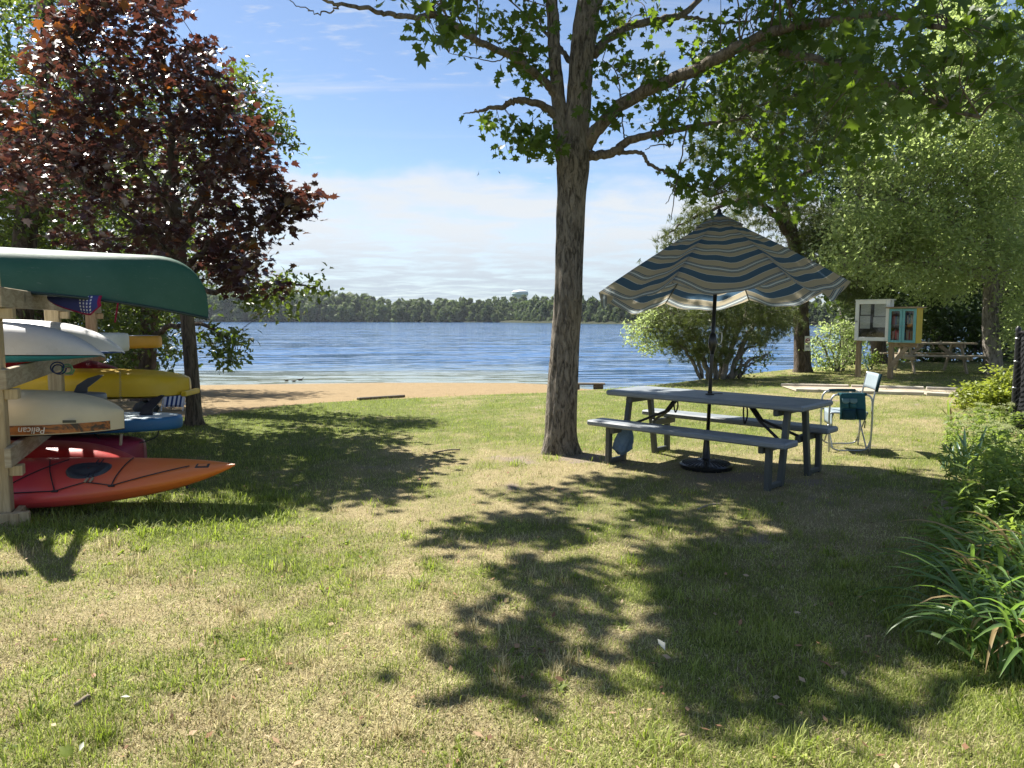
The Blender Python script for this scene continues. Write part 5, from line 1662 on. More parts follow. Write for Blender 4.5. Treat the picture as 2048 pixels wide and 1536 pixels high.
# ------------------------------------------------------------------ folding chair and bag on the beach behind the rack
ALU = m_plain('aluminium', (0.42, 0.43, 0.44), 0.35, 0.5, 0.85, var=0.1)
def m_stripe():
    m, t, out = nodes('blue_white_stripe'); g = G(t)
    f = g.math('FRACT', g.math('MULTIPLY', g.attr('u'), 4.5))
    c = g.mix(g.math('GREATER_THAN', f, 0.5), (0.62, 0.66, 0.70), (0.02, 0.05, 0.16))
    s = g.bsdf(c, 0.8, None, 0.2); g.l(s.outputs[0], out.inputs[0]); return m
cb = gp(346, 822)
bc = thing('beach_chair', cb, 'blue and white striped folding chair on the sand behind the rack', 'chair')
zc0 = cb[2]
V = []; U = []
for j in range(7):
    for i in range(9):
        u, v = i / 8, j / 6
        V.append((cb[0] - 0.17 + 0.34 * u, cb[1] + 0.02 * math.sin(u * 3) + 0.12 * v, zc0 + 0.07 + 0.26 * v)); U.append(u)
Q = [(j * 9 + i, j * 9 + i + 1, (j + 1) * 9 + i + 1, (j + 1) * 9 + i) for j in range(6) for i in range(8)]
STR = m_stripe()
o = link('backrest', np_mesh('backrest', np.array(V), quads=np.array(Q), attrs={'u': np.array(U)}, smooth=True), STR, bc)
V = [(x, y + 0.35 * (1 - k), zc0 + 0.10 - 0.01 * (1 - k)) for k in (0, 1) for x, y in ((cb[0] - 0.17, cb[1]), (cb[0] + 0.17, cb[1]))]
o = link('seat', np_mesh('seat', np.array(V), quads=np.array([(0, 1, 3, 2)]), attrs={'u': np.array([0, 1, 0, 1.0])}), STR, bc)
for sx in (-0.185, 0.185):
    tube_obj([(cb[0] + sx, cb[1] - 0.04, zc0 - 0.01), (cb[0] + sx, cb[1], zc0 + 0.09), (cb[0] + sx, cb[1] + 0.14, zc0 + 0.36)], 0.010, 'frame_tube', ALU, bc)
    tube_obj([(cb[0] + sx, cb[1] + 0.34, zc0 - 0.01), (cb[0] + sx, cb[1] + 0.30, zc0 + 0.12), (cb[0] + sx, cb[1], zc0 + 0.12)], 0.010, 'leg', ALU, bc)
bp = gp(294, 826)
bg_ = MB()
n = 16
rows = []
for j in range(9):
    v = j / 8
    rr = 0.17 * math.sin(math.pi * (0.12 + 0.80 * v)) ** 0.6
    rows.append([(bp[0] + rr * 1.2 * math.cos(2 * math.pi * k / n) * (1 + 0.12 * math.sin(3 * k)), bp[1] + rr * 0.8 * math.sin(2 * math.pi * k / n), bp[2] - 0.02 + 0.21 * v + 0.015 * math.sin(5 * k + j)) for k in range(n + 1)])
bg_.grid(rows)
bag = thing('beach_bag', bp, 'dark slumped bag on the sand beside the striped chair', 'bag')
bg_.build('body', m_plain('dark_bag', (0.05, 0.055, 0.05), 0.85, 0.2, var=0.4, bump=0.4), bag, True)
tube_obj([(bp[0] - 0.08, bp[1], bp[2] + 0.17), (bp[0] - 0.03, bp[1], bp[2] + 0.27), (bp[0] + 0.06, bp[1], bp[2] + 0.17)], 0.008, 'handle', BLK, bag)

# ------------------------------------------------------------------ grey picnic table
NR = atz(1605, 814, 0.74); FR = atz(1643, 799, 0.74); NL = atz(1223, 777, 0.74)
ax = np.array([0.72, -0.695, 0.0]); ax /= np.linalg.norm(ax)
wd = np.array([-ax[1], ax[0], 0.0])                      # towards the far bench
rend = (NR + FR) / 2
TL = 2.12
ctr = rend - ax * TL / 2 + np.array([0.05, -0.02, 0])
ctr = np.array([ctr[0], ctr[1], 0.0])
table = thing('picnic_table', (ctr[0], ctr[1], gz(ctr[0], ctr[1])), 'grey plastic picnic table with attached benches under the striped umbrella', 'picnic table')
RX = Matrix((Vector(ax), Vector(wd), Vector((0, 0, 1)))).transposed()
TGREY = m_wood('grey_resin_boards', (0.20, 0.225, 0.245), (0.27, 0.295, 0.315), (3, 3, 40), 0.5, False)
TLEG = m_plain('grey_resin_leg', (0.075, 0.083, 0.078), 0.5, 0.4, var=0.25, scale=12)
def TP(a, w, z): return Vector((ctr[0] + ax[0] * a + wd[0] * w, ctr[1] + ax[1] * a + wd[1] * w, z))
MB().box(TP(0, 0, 0.715), (TL, 0.72, 0.055), RX, 0.016).build('table_top', TGREY, table)
BW = 0.27
for s in (-1, 1):
    MB().box(TP(-0.06 if s > 0 else 0.0, s * 0.55, 0.425), (TL, BW, 0.055), RX, 0.014).build('bench', TGREY, table)
for e in (-1, 1):
    a = e * (TL / 2 - 0.20)
    for s in (-1, 1):
        MB().beam(TP(a, s * 0.19, 0.69), TP(a, s * 0.31, -0.01), 0.064, 0.05, 0.006, up=ax).build('leg', TLEG, table)
        MB().beam(TP(a, s * 0.555, 0.398), TP(a, s * 0.565, -0.01), 0.064, 0.05, 0.006, up=ax).build('bench_leg', TLEG, table)
        MB().beam(TP(a, s * 0.335, 0.03), TP(a, s * 0.535, 0.03), 0.045, 0.045, 0.006).build('foot_bar', TLEG, table)
        MB().beam(TP(a - e * 0.06, s * 0.18, 0.36), TP(a - e * 0.06, s * 0.60, 0.36), 0.05, 0.07, 0.008).build('bench_support', TLEG, table)
    MB().beam(TP(a - e * 0.067, -0.30, 0.655), TP(a - e * 0.067, 0.30, 0.655), 0.05, 0.06, 0.006).build('top_support', TLEG, table)
    for s in (-1, 1):
        MB().tube([TP(a - e * 0.06, s * 0.20, 0.39), TP(a - e * 0.34, s * 0.03, 0.53), TP(e * 0.40, s * 0.03, 0.682)], 0.014, 8).build('brace', BLK, table, True)
# tie straps
for a, w, dz in ((-0.42, -0.02, 0.16), (0.36, -0.04, 0.20), (0.05, -0.10, 0.03)):
    P = [TP(a, w, 0.69), TP(a + .01, w - .02, 0.69 - dz * .6), TP(a + .015, w, 0.69 - dz), TP(a + .03, w + .02, 0.69 - dz * .6), TP(a + .03, w, 0.69)]
    MB().tube(curve_pts([tuple(p) for p in P], 5), 0.008, 5).build('strap', BLK, table, True)
# blue cloth bag hanging from the near bench leg
cp_ = TP(-(TL / 2 - 0.30), -0.40, 0.37)
rows = []
for j in range(20):
    v = j / 19
    row = []
    for k in range(33):
        a_ = k * math.pi / 16
        rr = 0.062 * (0.55 + 0.75 * math.sin(math.pi * (0.10 + 0.62 * v)) ** 0.8) * (1 if v < 0.85 else 1 - (v - 0.85) * 3.5)
        rr *= 1 + 0.30 * math.sin(a_ * 5 + 4 * v) * v + 0.34 * (float(vnoise(np.array([math.cos(a_) * 3 + 9]), np.array([math.sin(a_) * 3 + v * 5]), seed=4)[0]) - 0.5)
        row.append(cp_ + Vector((rr * 1.25 * math.cos(a_) - 0.05 * v, rr * 0.55 * math.sin(a_), -0.01 - 0.26 * v + 0.02 * math.sin(a_ * 2 + 1) * v)))
    rows.append(row)
o = MB().grid(rows).build('cloth_bag', m_plain('blue_grey_cloth', (0.14, 0.22, 0.32), 0.85, 0.15, var=0.6, scale=22, bump=0.9), None, True)
tag(o, 'crumpled blue grey cloth bag hanging below the near bench', 'cloth bag')

# ------------------------------------------------------------------ umbrella
UC = np.array([ctr[0] - 0.05, ctr[1] - 0.02])
ud = UC[1]
apex_z = at(1437, 432, ud)[2]
umb = thing('patio_umbrella', (UC[0], UC[1], gz(*UC)), 'striped navy and tan patio umbrella standing through the grey picnic table', 'umbrella')
UR = 1.22
lean = np.array([0.07, 0.0])                        # the pole leans a little to the right at the top
def pole(z): return np.array([UC[0] + lean[0] * z / 2.5, UC[1], z])
K8 = 8
tipz = {}
def rib_pt(k, r, cap=False):
    th = math.radians(-33 + 45 * k)
    s, c = math.sin(th), -math.cos(th)
    zt = 1.765 - 0.08 * c + 0.03 * s
    ap = pole(apex_z)
    rad = UR * r
    z = apex_z + (zt - apex_z) * (0.90 * r + 0.10 * r * r)
    return np.array([ap[0] + s * rad - 0.012 * r, ap[1] + c * rad, z])
def canopy(r0, r1, name, lift, sagk, m, nr=26, na=14):
    V = []; A = []
    Fq = []
    for k in range(K8):
        base_i = len(V)
        for i in range(nr + 1):
            r = r0 + (r1 - r0) * i / nr
            a, b = rib_pt(k, r), rib_pt(k + 1, r)
            for j in range(na + 1):
                s = j / na
                p = a * (1 - s) + b * s
                w = math.sin(math.pi * s)
                sag = sagk * w * (r ** 2.2)
                inw = 0.05 * w * r ** 2 * (1 if k in (0, 7) else 0.4)
                cx = pole(apex_z)
                d = np.array([p[0] - cx[0], p[1] - cx[1]])
                wr = (0.016 * math.sin(6.1 * s + 9 * r + k * 2.1) + 0.012 * math.sin(13 * s - 5 * r + k * 4.3)) * r * w
                flap = 0.0
                if k in (6, 7): flap = 0.05 * max(0, r - 0.75) / 0.25 * w
                p = np.array([p[0] - d[0] * (inw - flap * 0.2), p[1] - d[1] * (inw - flap * 0.2), p[2] - sag + wr + lift])
                V.append(p); A.append(r * (1 - 0.03 * w))
        for i in range(nr):
            for j in range(na):
                q = base_i + i * (na + 1) + j
                Fq.append((q, q + na + 1, q + na + 2, q + 1))
    me = np_mesh(name, np.array(V), quads=np.array(Fq), attrs={'rad': np.array(A)}, smooth=True)
    return link(name, me, m, umb)
def m_canopy():
    m, t, out = nodes('striped_canvas'); g = G(t)
    f = g.math('FRACT', g.math('MULTIPLY', g.math('ADD', g.attr('rad'), 0.105), 5.0))
    cr = g.n('ShaderNodeValToRGB')
    g.l(f, cr.inputs[0])
    cr.color_ramp.interpolation = 'CONSTANT'
    tan, navy, wht, ice = (0.44, 0.385, 0.275, 1), (0.065, 0.125, 0.195, 1), (0.72, 0.71, 0.64, 1), (0.40, 0.48, 0.51, 1)
    stops = [(0.0, tan), (0.17, navy), (0.20, tan), (0.225, navy), (0.25, ice), (0.275, wht), (0.30, ice), (0.325, navy), (0.35, tan), (0.375, navy), (0.40, tan), (0.58, wht), (0.595, navy), (0.90, wht), (0.915, tan)]
    e = cr.color_ramp.elements
    while len(e) > 1: e.remove(e[-1])
    e[0].position = 0.0; e[0].color = stops[0][1]
    for p, c in stops[1:]:
        x = e.new(p); x.color = c
    col = cr.outputs[0]
    weave = g.noise(g.coord(), 420, 2, 0.5)
    col = g.mix(g.math('MULTIPLY', weave, 0.25), col, (0.05, 0.05, 0.05))
    fold = g.noise(g.coord(), 5, 4, 0.6)
    s = g.bsdf(col, 0.85, g.bump(g.math('ADD', fold, g.math('MULTIPLY', weave, 0.1)), 0.6, 0.04), 0.15)
    tl = g.n('ShaderNodeBsdfTranslucent'); g.l(col, tl.inputs[0])
    mx = g.n('ShaderNodeMixShader'); mx.inputs[0].default_value = 0.5
    g.l(s.outputs[0], mx.inputs[1]); g.l(tl.outputs[0], mx.inputs[2]); g.l(mx.outputs[0], out.inputs[0])
    return m
CAN = m_canopy()
canopy(0.12, 1.0, 'canopy', 0.0, 0.115, CAN)
canopy(0.0, 0.20, 'vent_cap', 0.028, 0.05, CAN, 6, 8)
PBLK = m_plain('black_pole_paint', (0.012, 0.013, 0.014), 0.3, 0.5, var=0.2)
z0 = gz(*UC)
MB().tube([pole(z0 + 0.06), pole(1.0), pole(apex_z - 0.03)], 0.019, 14).build('pole', PBLK, umb, True)
ap = pole(apex_z)
MB().lathe([(0.03, -0.03), (0.035, 0.02), (0.02, 0.035), (0.022, 0.055), (0.004, 0.075)], ap, 12).build('finial', PBLK, umb, True)
hubz = 2.02
hb_ = pole(hubz)
MB().lathe([(0.022, -0.04), (0.045, -0.03), (0.045, 0.03), (0.022, 0.04)], hb_, 14).build('hub', PBLK, umb, True)
for k in range(K8):
    r_ = MB().tube([rib_pt(k, 0.04) - np.array([0, 0, .02]), rib_pt(k, 0.5) - np.array([0, 0, .022]), rib_pt(k, 0.985) - np.array([0, 0, .014])], 0.0075, 6).build('rib', PBLK, umb, True)
    MB().tube([hb_, rib_pt(k, 0.52) - np.array([0, 0, .022])], 0.006, 6).build('strut', PBLK, r_, True)
    tpz = rib_pt(k, 0.985)
cz = at(1430, 686, ud)[2]
cq = pole(cz)
MB().lathe([(0.022, -0.11), (0.030, -0.07), (0.042, -0.03), (0.044, 0.03), (0.034, 0.07), (0.022, 0.10)], cq, 14).build('crank_box', PBLK, umb, True)
tube_obj([(cq[0] + 0.03, cq[1] - 0.02, cq[2]), (cq[0] + 0.075, cq[1] - 0.03, cq[2]), (cq[0] + 0.08, cq[1] - 0.03, cq[2] + 0.10), (cq[0] + 0.05, cq[1] - 0.05, cq[2] + 0.105)], 0.006, 'crank_handle', ALU, umb, 6, 3)
cl_ = pole(0.752)
mb = MB().lathe([(0.045, -0.008), (0.045, 0.006), (0.024, 0.010), (0.024, 0.03)], cl_, 16)
mb.beam(cl_ + np.array([0.02, 0, 0.005]), cl_ + np.array([0.12, -0.03, 0.005]), 0.012, 0.008, 0.002)
mb.build('table_collar', PBLK, umb, True, angle=40)
# ribbed cast base
bs = MB()
prof = [(0.25, 0.0), (0.262, 0.02), (0.262, 0.045), (0.235, 0.058), (0.16, 0.075), (0.075, 0.092), (0.05, 0.10), (0.042, 0.11), (0.03, 0.26), (0.026, 0.32)]
bs.lathe(prof, (UC[0], UC[1], z0 - 0.005), 40)
base_o = bs.build('base', PBLK, umb, True, angle=35)
rb = MB()
for k in range(36):
    a = 2 * math.pi * k / 36
    rb.beam((UC[0] + 0.09 * math.cos(a), UC[1] + 0.09 * math.sin(a), z0 + 0.085), (UC[0] + 0.238 * math.cos(a), UC[1] + 0.238 * math.sin(a), z0 + 0.053), 0.010, 0.012, 0.002)
rb.build('rib_ring', PBLK, base_o)

# ------------------------------------------------------------------ director's chair
nf, nb_ = gp(1656, 904), gp(1741, 905)
ff, fb = gp(1640, 890), gp(1718, 890)
chair = thing('camp_chair', (nf + fb) / 2, "folding director's chair with aluminium frame and teal side pouch right of the table", 'chair')
TEAL = m_plain('teal_fabric', (0.030, 0.105, 0.125), 0.85, 0.15, var=0.35, scale=20, bump=0.3)
TEALD = m_plain('teal_fabric_dark', (0.014, 0.045, 0.060), 0.85, 0.15, var=0.3, scale=20, bump=0.3)
PALE = m_plain('pale_grey_fabric', (0.24, 0.29, 0.32), 0.85, 0.15, var=0.15, scale=20, bump=0.3)
AZ = 0.655
for (f_, b_, nm) in ((nf, nb_, 'side_frame'), (ff, fb, 'side_frame')):
    u = (b_ - f_); u = u / np.linalg.norm(u)
    def q(s, z): return f_ + (b_ - f_) * s + np.array([0, 0, z])
    arch = [q(0.02, -0.01), q(0.0, 0.25), q(0.0, 0.52), q(0.05, 0.62), q(0.18, AZ), q(0.5, AZ), q(0.84, AZ), q(0.97, 0.61), q(1.0, 0.5), q(1.0, 0.25), q(0.97, -0.01)]
    tube_obj(arch, 0.0115, nm, ALU, chair, 8, 6)
    tube_obj([q(0.0, 0.13), q(0.06, 0.06), q(0.22, 0.02), q(0.5, 0.018), q(0.78, 0.02), q(0.92, 0.05), q(0.985, 0.13)], 0.010, 'foot_rail', ALU, chair, 7, 5)
    tube_obj([q(0.18, AZ + 0.004), q(0.5, AZ + 0.006), q(0.84, AZ + 0.004)], 0.019, 'arm_pad', TEALD, chair, 8, 4)
    tube_obj([q(0.99, 0.44), q(1.02, 0.62), q(1.10, 0.80), q(1.14, 0.885)], 0.0105, 'back_post', ALU, chair, 7, 4)
# crossing legs and seat
def qq(s, w, z): return (nf * (1 - w) + ff * w) * (1 - s) + (nb_ * (1 - w) + fb * w) * s + np.array([0, 0, z])
for s in (0.10, 0.90):
    tube_obj([qq(s, 0.04, 0.44), qq(s, 0.5, 0.24), qq(s, 0.97, 0.05)], 0.009, 'cross_leg', ALU, chair, 6, 1)
    tube_obj([qq(s, 0.96, 0.44), qq(s, 0.5, 0.235), qq(s, 0.03, 0.05)], 0.009, 'cross_leg', ALU, chair, 6, 1)
for w in (0.03, 0.97):
    tube_obj([qq(0.02, w, 0.43), qq(0.12, w, 0.445), qq(0.9, w, 0.435)], 0.009, 'seat_rail', ALU, chair, 6, 3)
st = MB()
st.grid([[qq(0.06 + 0.86 * i / 8, 0.03 + 0.94 * j / 8, 0.447 - 0.035 * math.sin(math.pi * i / 8) * math.sin(math.pi * j / 8)) for j in range(9)] for i in range(9)])
st.grid([[qq(0.06 + 0.004 * i, 0.03 + 0.94 * j / 8, 0.447 - 0.16 * i / 4) for j in range(9)] for i in range(5)])
o = st.build('seat', PALE, chair, True)
o.modifiers.new('thickness', 'SOLIDIFY').thickness = 0.006
bk = MB().grid([[qq(1.07 + 0.085 * i / 5 + 0.035 * math.sin(math.pi * j / 10), -0.02 + 1.04 * j / 10, 0.70 + 0.185 * i / 5) for j in range(11)] for i in range(6)])
o = bk.build('backrest', PALE, chair, True)
o.modifiers.new('thickness', 'SOLIDIFY').thickness = 0.012
for s0, w0 in ((1.10, -0.03),):
    MB().tube([qq(1.065, -0.03, 0.69), qq(1.145, -0.03, 0.89)], 0.018, 8).build('back_sleeve', TEALD, chair, True)
# hanging pouch on the near arm
def near(s, z, out): return nf * (1 - s) + nb_ * s + np.array([0, -out, z])
pz = MB().grid([[near(0.19 + 0.60 * j / 10 + 0.03 * v, AZ + 0.02 - 0.30 * v, 0.022 + 0.012 * math.sin(3 * v + j * .6)) for j in range(11)] for v in np.linspace(0, 1, 9)])
o = pz.build('pouch', TEAL, chair, True)
o.modifiers.new('thickness', 'SOLIDIFY').thickness = 0.008
def pocket(s0, s1, z1, z0_, puff, name, m):
    P = [[near(s0 + (s1 - s0) * i / 8 + 0.02 * (1 - v), z0_ + (z1 - z0_) * v, 0.032 + puff * math.sin(math.pi * i / 8) ** 0.6 * (0.45 + 0.55 * math.sin(math.pi * min(1, 0.25 + 0.6 * v)))) for i in range(9)] for v in np.linspace(0, 1, 6)]
    o = MB().grid(P).build(name, m, chair, True)
    o.modifiers.new('thickness', 'SOLIDIFY').thickness = 0.004
pocket(0.24, 0.58, 0.49, 0.375, 0.035, 'pocket', TEALD)
pocket(0.59, 0.80, 0.50, 0.375, 0.030, 'pocket', TEALD)
pocket(0.23, 0.40, 0.565, 0.51, 0.022, 'pocket', TEAL)
pocket(0.41, 0.58, 0.565, 0.51, 0.022, 'pocket', TEAL)
for s0 in (0.23, 0.41):
    P = [[near(s0 + 0.17 * i / 8, 0.615 - 0.055 * v * (1 - 0.35 * abs(i / 4 - 1) ** 3), 0.050 + 0.012 * v) for i in range(9)] for v in np.linspace(0, 1, 4)]
    o = MB().grid(P).build('pocket_flap', m_plain('teal_flap', (0.13, 0.22, 0.24), 0.85, 0.15, var=0.2), chair, True)
    o.modifiers.new('thickness', 'SOLIDIFY').thickness = 0.004
MB().beam(near(0.82, 0.36, 0.03), near(0.80, 0.28, 0.03), 0.02, 0.006).build('strap', BLK, chair)

# ------------------------------------------------------------------ notice cabinet and book box
W_OLD = m_wood('weathered_timber', (0.30, 0.215, 0.125), (0.42, 0.32, 0.20), (24, 24, 2.4))
W_OLDH = m_wood('weathered_timber_flat', (0.30, 0.22, 0.14), (0.46, 0.36, 0.24), (3, 3, 24))
WHT = m_plain('white_paint', (0.84, 0.84, 0.81), 0.5, 0.4, var=0.15, scale=8)
def m_glass(name):
    m, t, out = nodes(name); g = G(t)
    tr = g.n('ShaderNodeBsdfTransparent'); tr.inputs[0].default_value = (0.93, 0.95, 0.95, 1)
    gl = g.n('ShaderNodeBsdfGlossy'); gl.inputs['Roughness'].default_value = 0.03
    fr = g.n('ShaderNodeFresnel'); fr.inputs[0].default_value = 1.45
    mx = g.n('ShaderNodeMixShader'); g.l(fr.outputs[0], mx.inputs[0]); g.l(tr.outputs[0], mx.inputs[1]); g.l(gl.outputs[0], mx.inputs[2])
    g.l(mx.outputs[0], out.inputs[0]); return m
GLASS = m_glass('window_glass')
lp, rp = gp(1713, 755), gp(1769, 759)
phi = math.radians(47)
fn = Vector((-math.sin(phi), -math.cos(phi), 0))            # front normal
fr_ = Vector((math.cos(phi), -math.sin(phi), 0))            # to the viewer's right
RB = Matrix((fr_, -fn, Vector((0, 0, 1)))).transposed()      # x right, y into the box, z up
lp = Vector([float(c) for c in lp])
ndist = lp.y
k = ndist / F_PX
cw, chh, cd = 66 * k * 0.98, 79 * k, 0.20
bz = float(at(1712, 681, ndist)[2]); tz = bz + chh
nb = thing('notice_cabinet', (lp.x, lp.y, lp.z), 'white framed notice cabinet with posted papers on a timber post', 'notice board')
org = lp + Vector((0, 0, 0)) - fr_ * 0.06 - fn * -0.06
def NB(x, y, z): return Vector((org.x, org.y, 0)) + fr_ * x - fn * y + Vector((0, 0, z))
postgap = 0.72
MB().box(NB(0.06, 0.13, (bz + lp.z) / 2 - 0.02), (0.10, 0.10, bz - lp.z + 0.04), RB, 0.006).build('post', W_OLD, nb)
MB().box(NB(0.06 + postgap, 0.13, (bz + lp.z) / 2 - 0.02), (0.10, 0.10, bz - lp.z + 0.04), RB, 0.006).build('post', W_OLD, nb)
fw = 0.085
MB().box(NB(cw / 2, cd / 2 + 0.045, bz + chh / 2), (cw, cd - 0.05, chh), RB, 0.004).build('case', WHT, nb)
MB().box(NB(cw / 2, 0.017, bz + chh / 2), (cw - 2 * fw, 0.006, chh - 2 * fw), RB, 0.001).build('backing', m_plain('dark_cork', (0.055, 0.05, 0.045), 0.9, 0.1, var=0.5, scale=14), nb)
for (x, z, sx, sz) in ((fw / 2, chh / 2, fw, chh), (cw - fw / 2, chh / 2, fw, chh), (cw / 2, fw / 2, cw - 2 * fw, fw), (cw / 2, chh - fw / 2, cw - 2 * fw, fw)):
    MB().box(NB(x, -0.002, bz + z), (sx - 0.002, 0.044, sz), RB, 0.005).build('door_frame', WHT, nb)
MB().box(NB(cw / 2, -0.004, bz + chh / 2), (cw - 2 * fw, 0.004, chh - 2 * fw), RB, 0.001).build('pane', GLASS, nb)
def m_paper(name, seed):
    m, t, out = nodes(name); g = G(t)
    p = g.map(g.coord(), (14, 14, 62), loc=(seed, seed, seed))
    ln = g.math('GREATER_THAN', g.math('FRACT', g.math('MULTIPLY', g.n('ShaderNodeSeparateXYZ').outputs[2], 1.0)), 2.0)
    sx = g.n('ShaderNodeSeparateXYZ'); g.l(p, sx.inputs[0])
    row = g.math('LESS_THAN', g.math('FRACT', sx.outputs[2]), 0.35)
    n = g.noise(p, 0.7, 2, 0.5)
    c = g.mix(g.math('MULTIPLY', row, g.rng(n, 0.42, 0.55, 0, 0.5)), (0.70, 0.70, 0.68), (0.12, 0.12, 0.13))
    s = g.bsdf(c, 0.8, None, 0.1); g.l(s.outputs[0], out.inputs[0]); return m
iw, ih = cw - 2 * fw, chh - 2 * fw
for i, (u0, u1, v0, v1) in enumerate(((0.05, 0.42, 0.68, 0.99), (0.56, 0.98, 0.63, 1.0), (0.03, 0.42, 0.26, 0.65), (0.53, 0.99, 0.30, 0.61))):
    MB().box(NB(fw + iw * (u0 + u1) / 2, 0.011, bz + fw + ih * (v0 + v1) / 2), (iw * (u1 - u0), 0.003, ih * (v1 - v0)), RB, 0.0005).build('notice_sheet', m_paper('notice_paper_%d' % i, i * 3.7), nb)
MB().box(NB(0.03, -0.032, bz + chh * 0.48), (0.07, 0.014, 0.035), RB, 0.004).build('latch', ALU, nb)
MB().box(NB(cw / 2 + 0.01, cd / 2 + 0.01, tz + 0.012), (cw + 0.04, cd + 0.09, 0.022), RB, 0.004).build('cap', WHT, nb)
# yellow book box
YB = m_plain('yellow_paint', (0.55, 0.40, 0.03), 0.5, 0.4, var=0.2)
TQ = m_plain('turquoise_paint', (0.16, 0.40, 0.42), 0.5, 0.4, var=0.2)
bb = thing('book_box', tuple(NB(0.06 + postgap + 0.3, 0.13, bz - 0.1)), 'yellow little book exchange box with turquoise glass doors on a timber bracket', 'book box')
x0, bw, bh, bd = cw - 0.01, 0.60, 0.78, 0.34
yo = -0.06
z_b = bz - 0.035
for (x, z, sx, sz, sy) in ((x0 + 0.012, bh / 2, 0.022, bh, bd), (x0 + bw - 0.012, bh / 2, 0.022, bh, bd), (x0 + bw / 2, 0.012, bw - 0.05, 0.022, bd), (x0 + bw / 2, bh - 0.012, bw - 0.05, 0.022, bd), (x0 + bw / 2, bh * 0.5, bw - 0.05, 0.016, bd - 0.1)):
    MB().box(NB(x, yo + bd / 2 + 0.02, z_b + z), (sx, sy, sz), RB, 0.003).build('panel', YB if sz > 0.02 else W_OLDH, bb)
MB().box(NB(x0 + bw / 2, yo + bd + 0.012, z_b + bh / 2), (bw - 0.05, 0.014, bh - 0.05), RB, 0.002).build('back_panel', W_OLDH, bb)
for i in (0, 1):
    dx0 = x0 + 0.012 + i * (bw - 0.024) / 2
    dw = (bw - 0.024) / 2 - 0.005
    st_ = 0.055
    dr_ = MB()
    for (x, z, sx, sz) in ((st_ / 2, bh / 2, st_, bh - 0.02), (dw - st_ / 2, bh / 2, st_, bh - 0.02), (dw / 2, st_ / 2 + 0.01, dw - 2 * st_, st_), (dw / 2, bh - st_ / 2 - 0.01, dw - 2 * st_, st_)):
        dr_.box(NB(dx0 + x, yo, z_b + z), (sx - 0.001, 0.026, sz), RB, 0.003)
    do = dr_.build('door', TQ, bb)
    MB().box(NB(dx0 + dw / 2, yo + 0.002, z_b + bh / 2), (dw - 2 * st_, 0.004, bh - 2 * st_), RB, 0.001).build('pane', GLASS, do)
    MB().lathe([(0.006, 0), (0.013, 0.01), (0.004, 0.02)], tuple(NB(dx0 + (dw - 0.02 if i == 0 else 0.02), yo - 0.025, z_b + bh * 0.48)), 10).build('knob', ALU, do, True)
MB().box(NB(x0 + bw / 2, yo + bd / 2 + 0.005, z_b + bh + 0.016), (bw + 0.10, bd + 0.14, 0.030), RB, 0.004).build('roof', W_OLDH, bb)
MB().beam(NB(0.06 + postgap - 0.05, 0.13, z_b - 0.055), NB(x0 + bw - 0.02, 0.13, z_b - 0.055), 0.09, 0.085, 0.005).build('bracket_arm', W_OLDH, bb)
MB().beam(NB(0.06 + postgap, 0.075, z_b - 0.58), NB(x0 + bw * 0.62, 0.075, z_b - 0.09), 0.04, 0.10, 0.004).build('brace', W_OLDH, bb)
# books
bcol = [(0.30, 0.05, 0.04), (0.05, 0.10, 0.22), (0.40, 0.32, 0.20), (0.08, 0.18, 0.10), (0.45, 0.42, 0.36), (0.20, 0.08, 0.14), (0.42, 0.20, 0.05)]
bms = [m_plain('book_cover_%d' % i, c, 0.6, var=0.15) for i, c in enumerate(bcol)]
for lvl in (0, 1):
    x = x0 + 0.04
    while x < x0 + bw - 0.06:
        w_ = random.uniform(0.018, 0.042); h_ = random.uniform(0.19, 0.29)
        ci = random.randrange(len(bcol))
        b_ = MB().box(NB(x + w_ / 2, yo + 0.17, z_b + 0.026 + lvl * bh * 0.5 + h_ / 2), (w_ - 0.003, 0.15, h_), RB, 0.002).build('book', bms[ci])
        tag(b_, 'book standing on the %s shelf inside the yellow book box' % ('lower', 'upper')[lvl], 'book', 'books on the %s shelf' % ('lower', 'upper')[lvl])
        x += w_ + 0.001
# white mesh bag on a cord tied to the left post
cm = MB()
a = NB(0.115, 0.10, bz - 0.06); b = Vector([float(c) for c in at(1738, 744, ndist - 0.25)])
net = thing('mesh_bag', tuple(b), 'white mesh bag on a blue cord hanging from the notice cabinet post', 'mesh bag')
MB().tube(curve_pts([tuple(a), tuple((a + b) / 2 + Vector((0, 0, -0.02))), tuple(b)], 5), 0.007, 5).build('cord', m_plain('blue_cord', (0.05, 0.22, 0.33), 0.6), net, True)
rows = []
bot = Vector([float(c) for c in at(1745, 763, ndist - 0.3)])
for j in range(8):
    v = j / 7
    c = b * (1 - v) + bot * v
    rr = 0.015 + 0.085 * math.sin(v * 2.2) ** 1.2
    rows.append([c + Vector((rr * math.cos(k * math.pi / 6) * (1 + .15 * math.sin(k * 2.2)), rr * 0.7 * math.sin(k * math.pi / 6), 0)) for k in range(13)])
MB().grid(rows).build('mesh', m_plain('white_net', (0.68, 0.70, 0.72), 0.8, var=0.4, scale=40), net, True)

